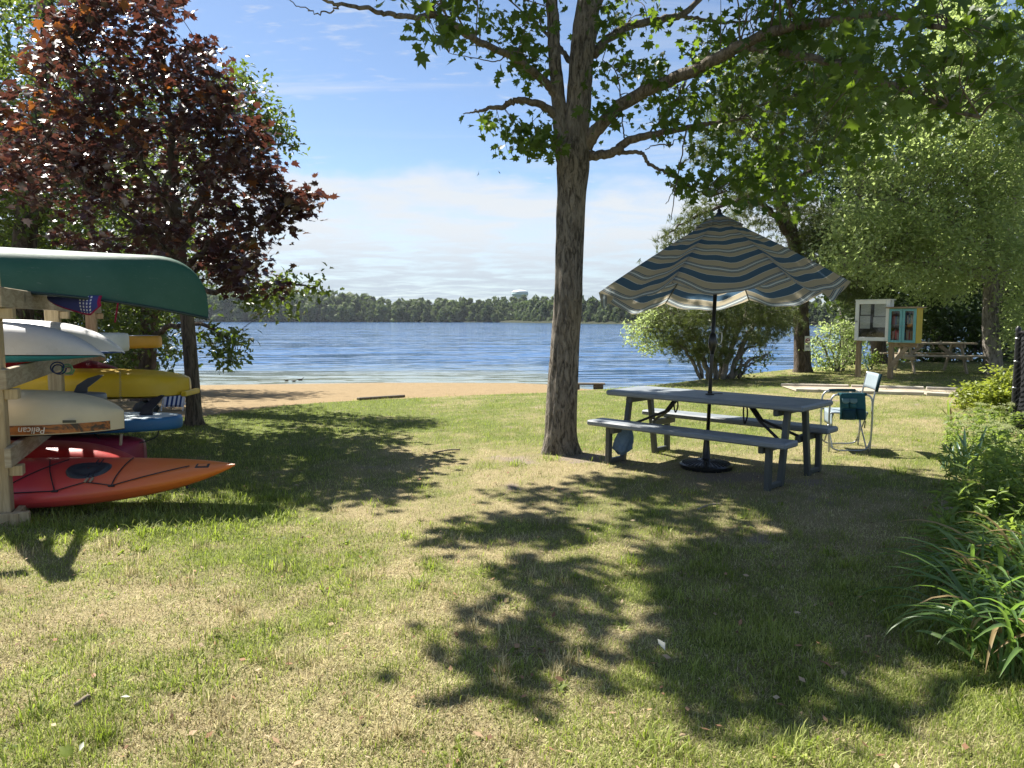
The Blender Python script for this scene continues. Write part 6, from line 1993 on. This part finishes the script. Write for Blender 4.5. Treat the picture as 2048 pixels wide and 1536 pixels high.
# ------------------------------------------------------------------ wooden picnic table on the bank
ptc = gp(1868, 745)
pd = float(ptc[1]) + 0.2
pz_ = gz(float(ptc[0]), pd)
pt = thing('picnic_table', (ptc[0], pd, pz_), 'weathered wooden picnic table on the bank behind the book box', 'picnic table')
WT = m_wood('grey_old_boards', (0.30, 0.245, 0.175), (0.47, 0.40, 0.31), (2.5, 20, 20))
pyaw = Matrix.Rotation(math.radians(-7), 3, 'Z')
def PT(x, y, z): return Vector((float(ptc[0]), pd, pz_)) + pyaw @ Vector((x, y, z))
for i in range(5):
    MB().box(PT(0, -0.30 + 0.15 * i, 0.745), (1.9, 0.14, 0.04), pyaw, 0.005).build('top_board', WT, pt)
for s in (-1, 1):
    for j in (0, 1):
        MB().box(PT(0, s * (0.62 + 0.135 * j), 0.445), (1.9, 0.125, 0.04), pyaw, 0.005).build('seat_board', WT, pt)
for e in (-1, 1):
    x = e * 0.66
    MB().beam(PT(x, -0.76, 0.38), PT(x, 0.76, 0.38), 0.04, 0.09).build('seat_support', WT, pt)
    MB().beam(PT(x, -0.36, 0.68), PT(x, 0.36, 0.68), 0.04, 0.09).build('top_support', WT, pt)
    for s in (-1, 1):
        MB().beam(PT(x - e * 0.042, s * 0.24, 0.72), PT(x - e * 0.042, s * 0.62, -0.02), 0.09, 0.04, up=pyaw @ Vector((1, 0, 0))).build('leg', WT, pt)
    MB().beam(PT(x - e * 0.09, 0, 0.40), PT(e * 0.20, 0, 0.70), 0.04, 0.09).build('brace', WT, pt)

# ------------------------------------------------------------------ timber edged path
PATHM = m_plain('pale_grit', (0.42, 0.35, 0.26), 0.95, 0.1, var=0.3, scale=18, bump=0.6)
E1 = [gp(1560, 773), gp(1700, 776), gp(1850, 780), gp(1960, 784)]
E2 = [gp(1590, 783), gp(1700, 787), gp(1850, 791), gp(1950, 796)]
n = 24
t_ = np.linspace(0, 1, n)
def along(E, t):
    P = np.array(E); s = np.linspace(0, 1, len(P))
    return np.array([np.interp(t, s, P[:, i]) for i in range(3)]).T
A1, A2 = along(E1, t_), along(E2, t_)
rows = []
for j in range(5):
    r = A2 * (1 - j / 4) + A1 * (j / 4)
    rows.append([(p[0], p[1], gz(p[0], p[1]) + 0.018) for p in r])
tag(MB().grid(rows).build('path', PATHM, None, True), kind='structure')
TIM = m_wood('pale_edging_timber', (0.42, 0.38, 0.31), (0.58, 0.54, 0.46), (3, 3, 14), 0.8)
for E, lab in ((E1, 'far'), (E2, 'near')):
    for i in range(3):
        a, b = E[i], E[i + 1]
        u = (b - a) / np.linalg.norm(b - a) * 0.02
        o = MB().beam((a[0] + u[0], a[1] + u[1], gz(a[0], a[1]) + 0.03), (b[0] - u[0], b[1] - u[1], gz(b[0], b[1]) + 0.03), 0.085, 0.075, 0.012).build('edging_timber', TIM)
        tag(o, '%s length of pale timber edging on the %s side of the path' % (('left', 'middle', 'right')[i], lab), 'timber edging', 'path edging timbers')

# ------------------------------------------------------------------ small wood by the beach
DK = m_wood('dark_driftwood', (0.10, 0.085, 0.065), (0.20, 0.17, 0.13), (4, 20, 20))
a, b = gp(716, 801), gp(808, 795)
MB_ = MB().beam((a[0], a[1], a[2] + 0.03), (b[0], b[1], b[2] + 0.03), 0.09, 0.05, 0.012).build('beach_log', DK)
tag(MB_, 'dark timber log lying where the lawn meets the sand', 'log')
bq = gp(1186, 779)
bn = thing('plank_bench', bq, 'low plank bench on a block at the beach edge behind the maple trunk', 'bench')
MB().box((bq[0] - 0.12, bq[1], bq[2] + 0.135), (0.78, 0.22, 0.035), None, 0.006).build('plank', DK, bn)
for dx in (0.12, -0.42):
    MB().box((bq[0] + dx, bq[1], bq[2] + 0.055), (0.22, 0.17, 0.125), None, 0.02).build('block', DK, bn)
# sign on the pine
sp_ = at(1615, 687, PD - 0.235)
sg = thing('warning_sign', sp_, 'small white sign with a red prohibition disc on the pine trunk', 'sign')
MB().box((sp_[0], sp_[1], sp_[2]), (0.15, 0.008, 0.38), None, 0.002).build('plate', WHT, sg)
RS = m_plain('sign_red', (0.50, 0.02, 0.02), 0.5)
cc = (sp_[0], sp_[1] - 0.007, sp_[2] + 0.07)
ring = MB()
V = []
for rr in (0.062, 0.046):
    for k_ in range(24):
        a_ = 2 * math.pi * k_ / 24
        V.append((cc[0] + rr * math.cos(a_), cc[1], cc[2] + rr * math.sin(a_)))
ring.add(V, [(k_, (k_ + 1) % 24, 24 + (k_ + 1) % 24, 24 + k_) for k_ in range(24)])
ring.beam((cc[0] - 0.035, cc[1] - 0.001, cc[2] + 0.035), (cc[0] + 0.035, cc[1] - 0.001, cc[2] - 0.035), 0.002, 0.014, 0.0005)
ring.build('prohibition_ring', RS, sg)
MB().box((cc[0], cc[1] + 0.001, cc[2]), (0.07, 0.002, 0.022), None, 0.0005).build('symbol', m_plain('sign_black', (0.02, 0.02, 0.02), 0.5), sg)
MB().box((cc[0], cc[1] + 0.001, cc[2] - 0.15), (0.09, 0.002, 0.05), None, 0.0005).build('caption', m_plain('sign_grey', (0.35, 0.35, 0.35), 0.6), sg)
# ducks on the water by the beach
def duck(px, py, d, s, lab, yaw, headup=True):
    x, y = at(px, py, d)[:2]
    z = WATER_Z
    root = thing('duck', (x, y, z), lab, 'duck', 'ducks by the beach')
    Rz = Matrix.Rotation(math.radians(yaw), 3, 'Z')
    rows = []
    prof = [(-0.30, 0.10, 0.005), (-0.24, 0.095, 0.03), (-0.15, 0.075, 0.07), (-0.02, 0.06, 0.095), (0.10, 0.065, 0.085), (0.16, 0.085, 0.055)]
    prof += [(0.18, 0.14, 0.034), (0.19, 0.19, 0.032), (0.215, 0.23, 0.038), (0.245, 0.235, 0.030), (0.27, 0.225, 0.014), (0.31, 0.215, 0.010), (0.33, 0.213, 0.003)] if headup else [(0.20, 0.10, 0.036), (0.235, 0.12, 0.038), (0.265, 0.115, 0.026), (0.32, 0.10, 0.008)]
    for i, (xx, zz, rr) in enumerate(prof):
        row = []
        for k_ in range(11):
            a_ = 2 * math.pi * k_ / 10
            up_ = 6 <= i <= 7 and headup
            v = Vector((xx + (rr * math.sin(a_) if up_ else 0), rr * math.cos(a_), zz + (0 if up_ else rr * math.sin(a_))))
            row.append(Vector((x, y, z)) + Rz @ (v * s))
        rows.append(row)
    MB().grid(rows).build('body', DUCKM, root, True)
DUCKM = m_plain('duck_plumage', (0.07, 0.055, 0.045), 0.7, 0.2, var=0.5, scale=20)
duck(601, 762, 29.5, 0.5, 'brown duck with raised head, rightmost of the ducks at the waterline', 10)
duck(588, 764, 29.0, 0.36, 'small dark duck with lowered head, middle of the ducks at the waterline', 0, False)
duck(573, 763, 29.2, 0.36, 'small dark duck, leftmost of the ducks at the waterline', 175, False)

# ------------------------------------------------------------------ black chain link fence
FB = m_plain('black_vinyl', (0.018, 0.018, 0.02), 0.4, 0.5, var=0.2)
fp = gp(2024, 866)
fdir = np.array([0.30, -0.954, 0.0])
FH = float(at(2031, 664, fp[1])[2])
fence = thing('chain_link_fence', fp, 'black chain link fence with dark screening at the right edge', 'fence')
for s in (0.0, 2.4):
    p = fp + fdir * s
    MB().lathe([(0.030, -0.05), (0.030, FH + 0.02), (0.034, FH + 0.02), (0.034, FH + 0.05), (0.012, FH + 0.08)], (p[0], p[1], p[2]), 12).build('post', FB, fence, True, angle=40)
a, b = fp, fp + fdir * 2.4
MB().tube([(a[0], a[1], a[2] + FH), (b[0], b[1], b[2] + FH)], 0.021, 10).build('top_rail', FB, fence, True)
wm = MB()
off = np.array([-fdir[1], fdir[0], 0]) * -0.032
def FPt(s, z, o=0.0): return fp + fdir * s + off * (1 + o) + np.array([0, 0, z])
sp_w = 0.07
ns = int((2.4 + FH) / sp_w)
for dirn in (1, -1):
    for i in range(ns):
        s0 = i * sp_w - (FH if dirn > 0 else 0)
        if dirn > 0:
            sA, zA, sB, zB = s0, 0.03, s0 + FH, FH + 0.03
        else:
            sA, zA, sB, zB = s0, FH + 0.03, s0 + FH, 0.03
            sA -= 0.0
        sA_, zA_, sB_, zB_ = sA, zA, sB, zB
        if sA_ < 0:
            f_ = (0 - sA_) / (sB_ - sA_); zA_ = zA + (zB - zA) * f_; sA_ = 0
        if sB_ > 2.4:
            f_ = (2.4 - sA) / (sB - sA); zB_ = zA + (zB - zA) * f_; sB_ = 2.4
        if sB_ - sA_ < 0.03: continue
        wm.tube([FPt(sA_, zA_, 0.15 * dirn), FPt(sB_, zB_, 0.15 * dirn)], 0.0032, 4, False)
wm.build('wire_mesh', FB, fence, True)['kind'] = 'stuff'
scr = MB().grid([[FPt(2.4 * i / 20, 0.03 + (FH - 0.03) * j / 10, -1.0 + 0.012 / 0.032 * math.sin(i * 1.7 + j * .8)) for i in range(21)] for j in range(11)])
so = scr.build('screen', m_plain('dark_screen_cloth', (0.035, 0.036, 0.04), 0.9, 0.1, var=0.3, scale=30), fence, True)
so.modifiers.new('thickness', 'SOLIDIFY').thickness = 0.003
for z in (0.25, 0.6, 0.95, 1.25):
    if z < FH:
        MB().lathe([(0.034, -0.010), (0.034, 0.010)], (fp[0], fp[1], fp[2] + z), 12).build('tension_band', ALU, fence, True)

# ------------------------------------------------------------------ border plants along the fence
L_LILY = m_leaf('daylily_leaves', (0.065, 0.125, 0.035), (0.14, 0.22, 0.065), (0.24, 0.40, 0.06), 0.38, 0.34, 0.5)
L_WEED = m_leaf('weed_leaves', (0.10, 0.16, 0.035), (0.21, 0.28, 0.075), (0.34, 0.46, 0.07), 0.5, 0.40, 0.35)
L_YEL = m_leaf('yellow_green_leaves', (0.12, 0.16, 0.022), (0.24, 0.28, 0.045), (0.36, 0.42, 0.05), 0.45, 0.38, 0.4)
L_PALE = m_leaf('pale_flower_heads', (0.24, 0.28, 0.12), (0.40, 0.42, 0.22), (0.4, 0.44, 0.18), 0.7, 0.25, 0.2)
L_BLUE = m_leaf('blue_green_leaves', (0.045, 0.095, 0.065), (0.085, 0.15, 0.10), (0.12, 0.22, 0.10), 0.4, 0.25, 0.5)
L_DRYLEAF = m_leaf('browned_strap_leaf', (0.20, 0.14, 0.06), (0.34, 0.25, 0.12), (0.36, 0.28, 0.12), 0.6, 0.3, 0.3)
def strap_leaf(L, w, arch, n=9, fold=0.25):
    """a long arching leaf: two half blades meeting in a crease"""
    P = []
    ang = 1.35
    x = z = 0.0
    pts = []
    for i in range(n + 1):
        s = i / n
        pts.append((x, z))
        a_ = ang - arch * s ** 1.25
        x += math.cos(a_) * L / n; z += math.sin(a_) * L / n
    rows = []
    for i, (x, z) in enumerate(pts):
        s = i / n
        ww = w * (0.55 + 0.9 * s if s < 0.4 else 0.91) * (1 - max(0, (s - 0.55) / 0.45) ** 1.8) + 0.0006
        rows.append([(x, -ww / 2, z + ww * fold), (x, 0, z), (x, ww / 2, z + ww * fold)])
    me_mb = MB().grid(rows)
    me = bpy.data.meshes.new('leaf')
    me.from_pydata(me_mb.v, [], me_mb.f)
    me.polygons.foreach_set('use_smooth', [True] * len(me.polygons))
    me.attributes.new('var', 'FLOAT', 'POINT')
    return me
def strap_clump(name, label, ctr_, n, L, w, mat_, cat='plant', rad=0.12, arch=(1.6, 2.7), variants=9, bias=None):
    t = thing(name, ctr_, label, cat)
    ms = []
    for i in range(variants):
        me = strap_leaf(random.uniform(*L), w * random.uniform(0.75, 1.2), random.uniform(*arch))
        me.materials.append(L_DRYLEAF if i == 0 else mat_)
        ms.append(me)
    for i in range(n):
        a_ = random.uniform(0, 2 * math.pi)
        if bias is not None and random.random() < 0.62:
            a_ = random.gauss(bias, 0.7)
        r_ = rad * math.sqrt(random.random())
        b_ = random.uniform(0, 2 * math.pi)
        o = bpy.data.objects.new('leaf', random.choice(ms))
        C.objects.link(o)
        o.parent = t
        o.location = (r_ * math.cos(b_), r_ * math.sin(b_), -0.01)
        o.rotation_euler = (random.gauss(0, 0.22), random.gauss(0.0, 0.16), a_)
        sc = random.uniform(0.75, 1.1)
        o.scale = (sc, sc, sc)
    return t
def at_ground(px, py): return gp(px, py)
strap_clump('daylily_clump', 'broad leaved daylily clump arching over the lawn, nearest of the three at the right', gp(2035, 1320), 110, (0.42, 0.7), 0.024, L_LILY, rad=0.22, bias=math.pi * 1.05)
strap_clump('daylily_clump', 'daylily clump with long drooping leaves spilling left beside the dark soil', gp(1985, 1225), 95, (0.42, 0.68), 0.022, L_LILY, rad=0.18, bias=math.pi * 1.0)
strap_clump('daylily_clump', 'daylily clump at the right edge just below the tall weeds', gp(2075, 1190), 90, (0.45, 0.7), 0.022, L_LILY, rad=0.2, bias=math.pi)
strap_clump('iris_clump', 'blue green upright iris leaves at the shadow edge of the border', gp(1932, 948), 16, (0.38, 0.55), 0.034, L_BLUE, rad=0.07, arch=(0.4, 1.5))
strap_clump('iris_clump', 'single tall light green leaf tuft at the lawn side of the border', gp(1902, 850), 6, (0.35, 0.5), 0.03, L_WEED, rad=0.05, arch=(0.2, 1.2))
strap_clump('iris_clump', 'small dark upright leaf pair standing in the shaded lawn', gp(1884, 938), 4, (0.2, 0.28), 0.025, L_BLUE, rad=0.04, arch=(0.3, 1.2))
def weed(name, label, ctr_, stems, h, leafm, leaf=(0.07, 0.12), spread_r=0.2, lean_=0.35, tmpl=None, perstem=26, flower=None, cat='plant', wide=None):
    t = thing(name, ctr_, label, cat)
    sm = MB()
    P = []; Hd = []; FP_ = []
    for _ in range(stems):
        a_ = random.uniform(0, 6.283); r_ = spread_r * math.sqrt(random.random())
        x, y = ctr_[0] + r_ * math.cos(a_), ctr_[1] + r_ * math.sin(a_)
        b_ = np.array([x, y, gz(x, y) - 0.01])
        hh = random.uniform(*h)
        tp_ = b_ + np.array([random.gauss(0, lean_) * hh, random.gauss(0, lean_) * hh, hh])
        mid = (b_ + tp_) / 2 + np.array([random.gauss(0, .04), random.gauss(0, .04), .03])
        pts = curve_pts([b_, mid, tp_], 6)
        sm.tube(pts, np.linspace(0.004, 0.0018, len(pts)), 4, False)
        for k_ in range(perstem):
            s = 0.12 + 0.88 * (k_ + random.random()) / perstem
            i_ = min(int(s * (len(pts) - 1)), len(pts) - 1)
            P.append(pts[i_] + rng.normal(scale=0.012, size=3))
            q_ = rng.normal(size=3); q_[2] = 0.35
            Hd.append(q_ / np.linalg.norm(q_) * 2)
        if flower:
            FP_.append(tp_)
    sm.build('stems', leafm, t, True)['kind'] = 'stuff'
    P = np.array(P)
    fr = leaf_frames(len(P), 0.6, np.array(Hd), 0.6, 0.2)
    o = link('foliage', leaf_mesh('foliage', P, tmpl or SMALL, rng.uniform(*leaf, len(P)), fr, rng.random(len(P))), leafm, t)
    o['kind'] = 'stuff'
    if flower:
        FP_ = np.array(FP_)
        Q_ = np.repeat(FP_, 90, 0)
        D_ = rng.normal(size=Q_.shape); D_ /= np.linalg.norm(D_, axis=1)[:, None]
        D_[:, 2] = np.abs(D_[:, 2]) * 0.45
        Q_ = Q_ + D_ * np.array([flower, flower, flower]) * np.sqrt(rng.random(len(Q_)))[:, None]
        fr = leaf_frames(len(Q_), 1.0)
        o = link('flower_heads', leaf_mesh('flower_heads', Q_, SMALL, np.full(len(Q_), 0.016), fr, rng.random(len(Q_))), L_PALE, t)
        o['kind'] = 'stuff'
    return t
NARROW = (SMALL[0] * np.array([0.55, 1, 1]), SMALL[1])
wl = ['tall narrow leaved weeds against the right edge above the daylilies', 'feathery green weeds beside the bare soil in the border', 'sprawling low weeds in front of the tall ones at the right edge', 'light green weed patch catching the sun at the right edge', 'leafy weed cluster half shaded behind the iris leaves', 'small leafy weeds sprouting left of the daylilies']
for lab, (px, py), st_n, hh, r_ in zip(wl, [(2040, 1085), (1965, 1075), (2010, 1120), (2045, 1010), (1990, 985), (1890, 1165)], (26, 20, 24, 30, 26, 8), ((0.35, 0.62), (0.25, 0.45), (0.12, 0.3), (0.35, 0.6), (0.25, 0.42), (0.12, 0.22)), (0.35, 0.25, 0.35, 0.4, 0.4, 0.15)):
    weed('border_weeds', lab, gp(px, py), st_n, hh, L_WEED, (0.06, 0.11), r_, 0.22, NARROW, 30)
for lab, (px, py), n_ in (('sedum with flat pale flower heads in front of the fence post', (1985, 930), 26), ('sedum with pale flower heads nearest the lawn', (1945, 900), 16), ('sedum with pale flower heads close to the yellow green shrub', (1990, 865), 24), ('sedum partly hidden at the right edge below the fence', (2040, 925), 22)):
    weed('sedum_plant', lab, gp(px, py), n_, (0.26, 0.42), L_WEED, (0.045, 0.075), 0.36, 0.12, None, 22, 0.055)
def bush(name, label, ctr_, n, rx, ry, rz, leafm, leaf, tmpl=None):
    t = thing(name, ctr_, label, 'shrub')
    sm = MB()
    D_ = rng.normal(size=(n, 3)); D_ /= np.linalg.norm(D_, axis=1)[:, None]
    D_[:, 2] = np.abs(D_[:, 2])
    cl_ = ctr_ + D_ * np.array([rx, ry, rz]) * (0.55 + 0.45 * rng.random(n))[:, None] + np.array([0, 0, 0.06])
    for c in cl_[::2]:
        pts = curve_pts([ctr_ + rng.normal(scale=0.05, size=3) * np.array([1, 1, 0]) - np.array([0, 0, .02]), (ctr_ + c) / 2 + np.array([0, 0, .08]), c], 4)
        sm.tube(pts, np.linspace(0.007, 0.002, len(pts)), 4, False)
    sm.build('stems', BARK_GREY, t, True)['kind'] = 'stuff'
    P, _, _ = spread(cl_, 26, 0.075, 0.7)
    fr = leaf_frames(len(P), 0.8, None, 0.8, 0.2)
    o = link('foliage', leaf_mesh('foliage', P, tmpl or SMALL, rng.uniform(*leaf, len(P)), fr, rng.random(len(P))), leafm, t)
    o['kind'] = 'stuff'
bush('yellow_green_shrub', 'spreading yellow green shrub at the end of the path', gp(1965, 822), 80, 0.48, 0.5, 0.42, L_YEL, (0.06, 0.10))
bush('yellow_green_shrub', 'taller yellow green shrub against the fence post', gp(2012, 826), 80, 0.40, 0.5, 0.72, L_YEL, (0.06, 0.10))
# fallen leaves and bits on the lawn
DL = m_leaf('fallen_leaf_green', (0.10, 0.15, 0.018), (0.19, 0.24, 0.03), (0.18, 0.24, 0.03))
DP = m_plain('fallen_leaf_pale', (0.50, 0.50, 0.40), 0.7, var=0.2)
DB = m_plain('fallen_leaf_brown', (0.26, 0.13, 0.06), 0.7, var=0.3)
for (px, py, s, m_, rz, lab) in [(1330, 1313, 0.075, DP, 0.3, 'pale curled leaf standing in the shaded lawn'), (140, 1526, 0.055, DL, 1.2, 'yellow green fallen leaf at the bottom left edge'), (442, 1272, 0.05, DL, 2.2, 'small yellow green leaf on the dry grass at the left'),
        (188, 1374, 0.045, DB, 0.5, 'pinkish brown dead leaf in the dry grass at the left'), (262, 1410, 0.035, DP, 1.9, 'tiny pale scrap in the dry grass near the left'), (160, 1522, 0.035, DP, 0.2, 'tiny white scrap beside the bottom left leaf'),
        (1668, 1352, 0.07, DB, 0.9, 'tan dead leaf in a sun patch at the lower right'), (848, 1174, 0.06, DL, 2.6, 'broad green weed leaf in the middle of the lawn'), (1515, 1066, 0.08, DP, 1.4, 'pale dead leaf in the shade below the bench')]:
    p = gp(px, py)
    me = leaf_mesh('fallen_leaf', np.zeros((1, 3)), MAPLE if m_ is DL else SMALL, np.ones(1), np.eye(3)[None], np.zeros(1))
    me.materials.append(m_)
    o = bpy.data.objects.new('fallen_leaf', me)
    C.objects.link(o)
    o.location = (p[0], p[1], p[2] + 0.028)
    o.rotation_euler = (random.uniform(0.2, 0.7), random.uniform(-0.4, 0.4), rz)
    o.scale = (s, s, s)
    tag(o, lab, 'leaf')
for (x0_, y0_, x1_, y1_, lab) in [(150, 1420, 178, 1402, 'short dry twig on the straw coloured grass at the left'), (1395, 1022, 1440, 1012, 'dry twig in the worn patch below the table'), (870, 908, 920, 902, 'bare pale root breaking the lawn left of the maple trunk')]:
    a, b = gp(x0_, y0_), gp(x1_, y1_)
    o = MB().tube(curve_pts([a + [0, 0, .014], (a + b) / 2 + [0.01, 0.015, .024], b + [0, 0, .014]], 4), [0.009] * 9, 6).build('twig' if 'twig' in lab else 'tree_root', m_wood('twig_' + str(x0_), (0.22, 0.18, 0.13), (0.38, 0.33, 0.26), (4, 4, 4), 0.9, False), None, True)
    tag(o, lab, 'twig' if 'twig' in lab else 'root')

# ------------------------------------------------------------------ the air over the lake
m_, t_n, out_ = nodes('lake_haze')
pv = t_n.nodes.new('ShaderNodeVolumePrincipled')
pv.inputs['Color'].default_value = (0.80, 0.88, 1.0, 1)
pv.inputs['Density'].default_value = 0.00009
pv.inputs['Anisotropy'].default_value = 0.2
t_n.links.new(pv.outputs[0], out_.inputs['Volume'])
hz = MB().add([(x, y, z) for z in (-7, 36) for x, y in ((-2000, -60), (2000, -60), (2000, 2100), (-2000, 2100))], [(3, 2, 1, 0), (4, 5, 6, 7), (0, 1, 5, 4), (1, 2, 6, 5), (2, 3, 7, 6), (3, 0, 4, 7)]).build('haze', m_)
tag(hz, 'faint pale haze in the air over the lake', 'haze', kind='stuff')
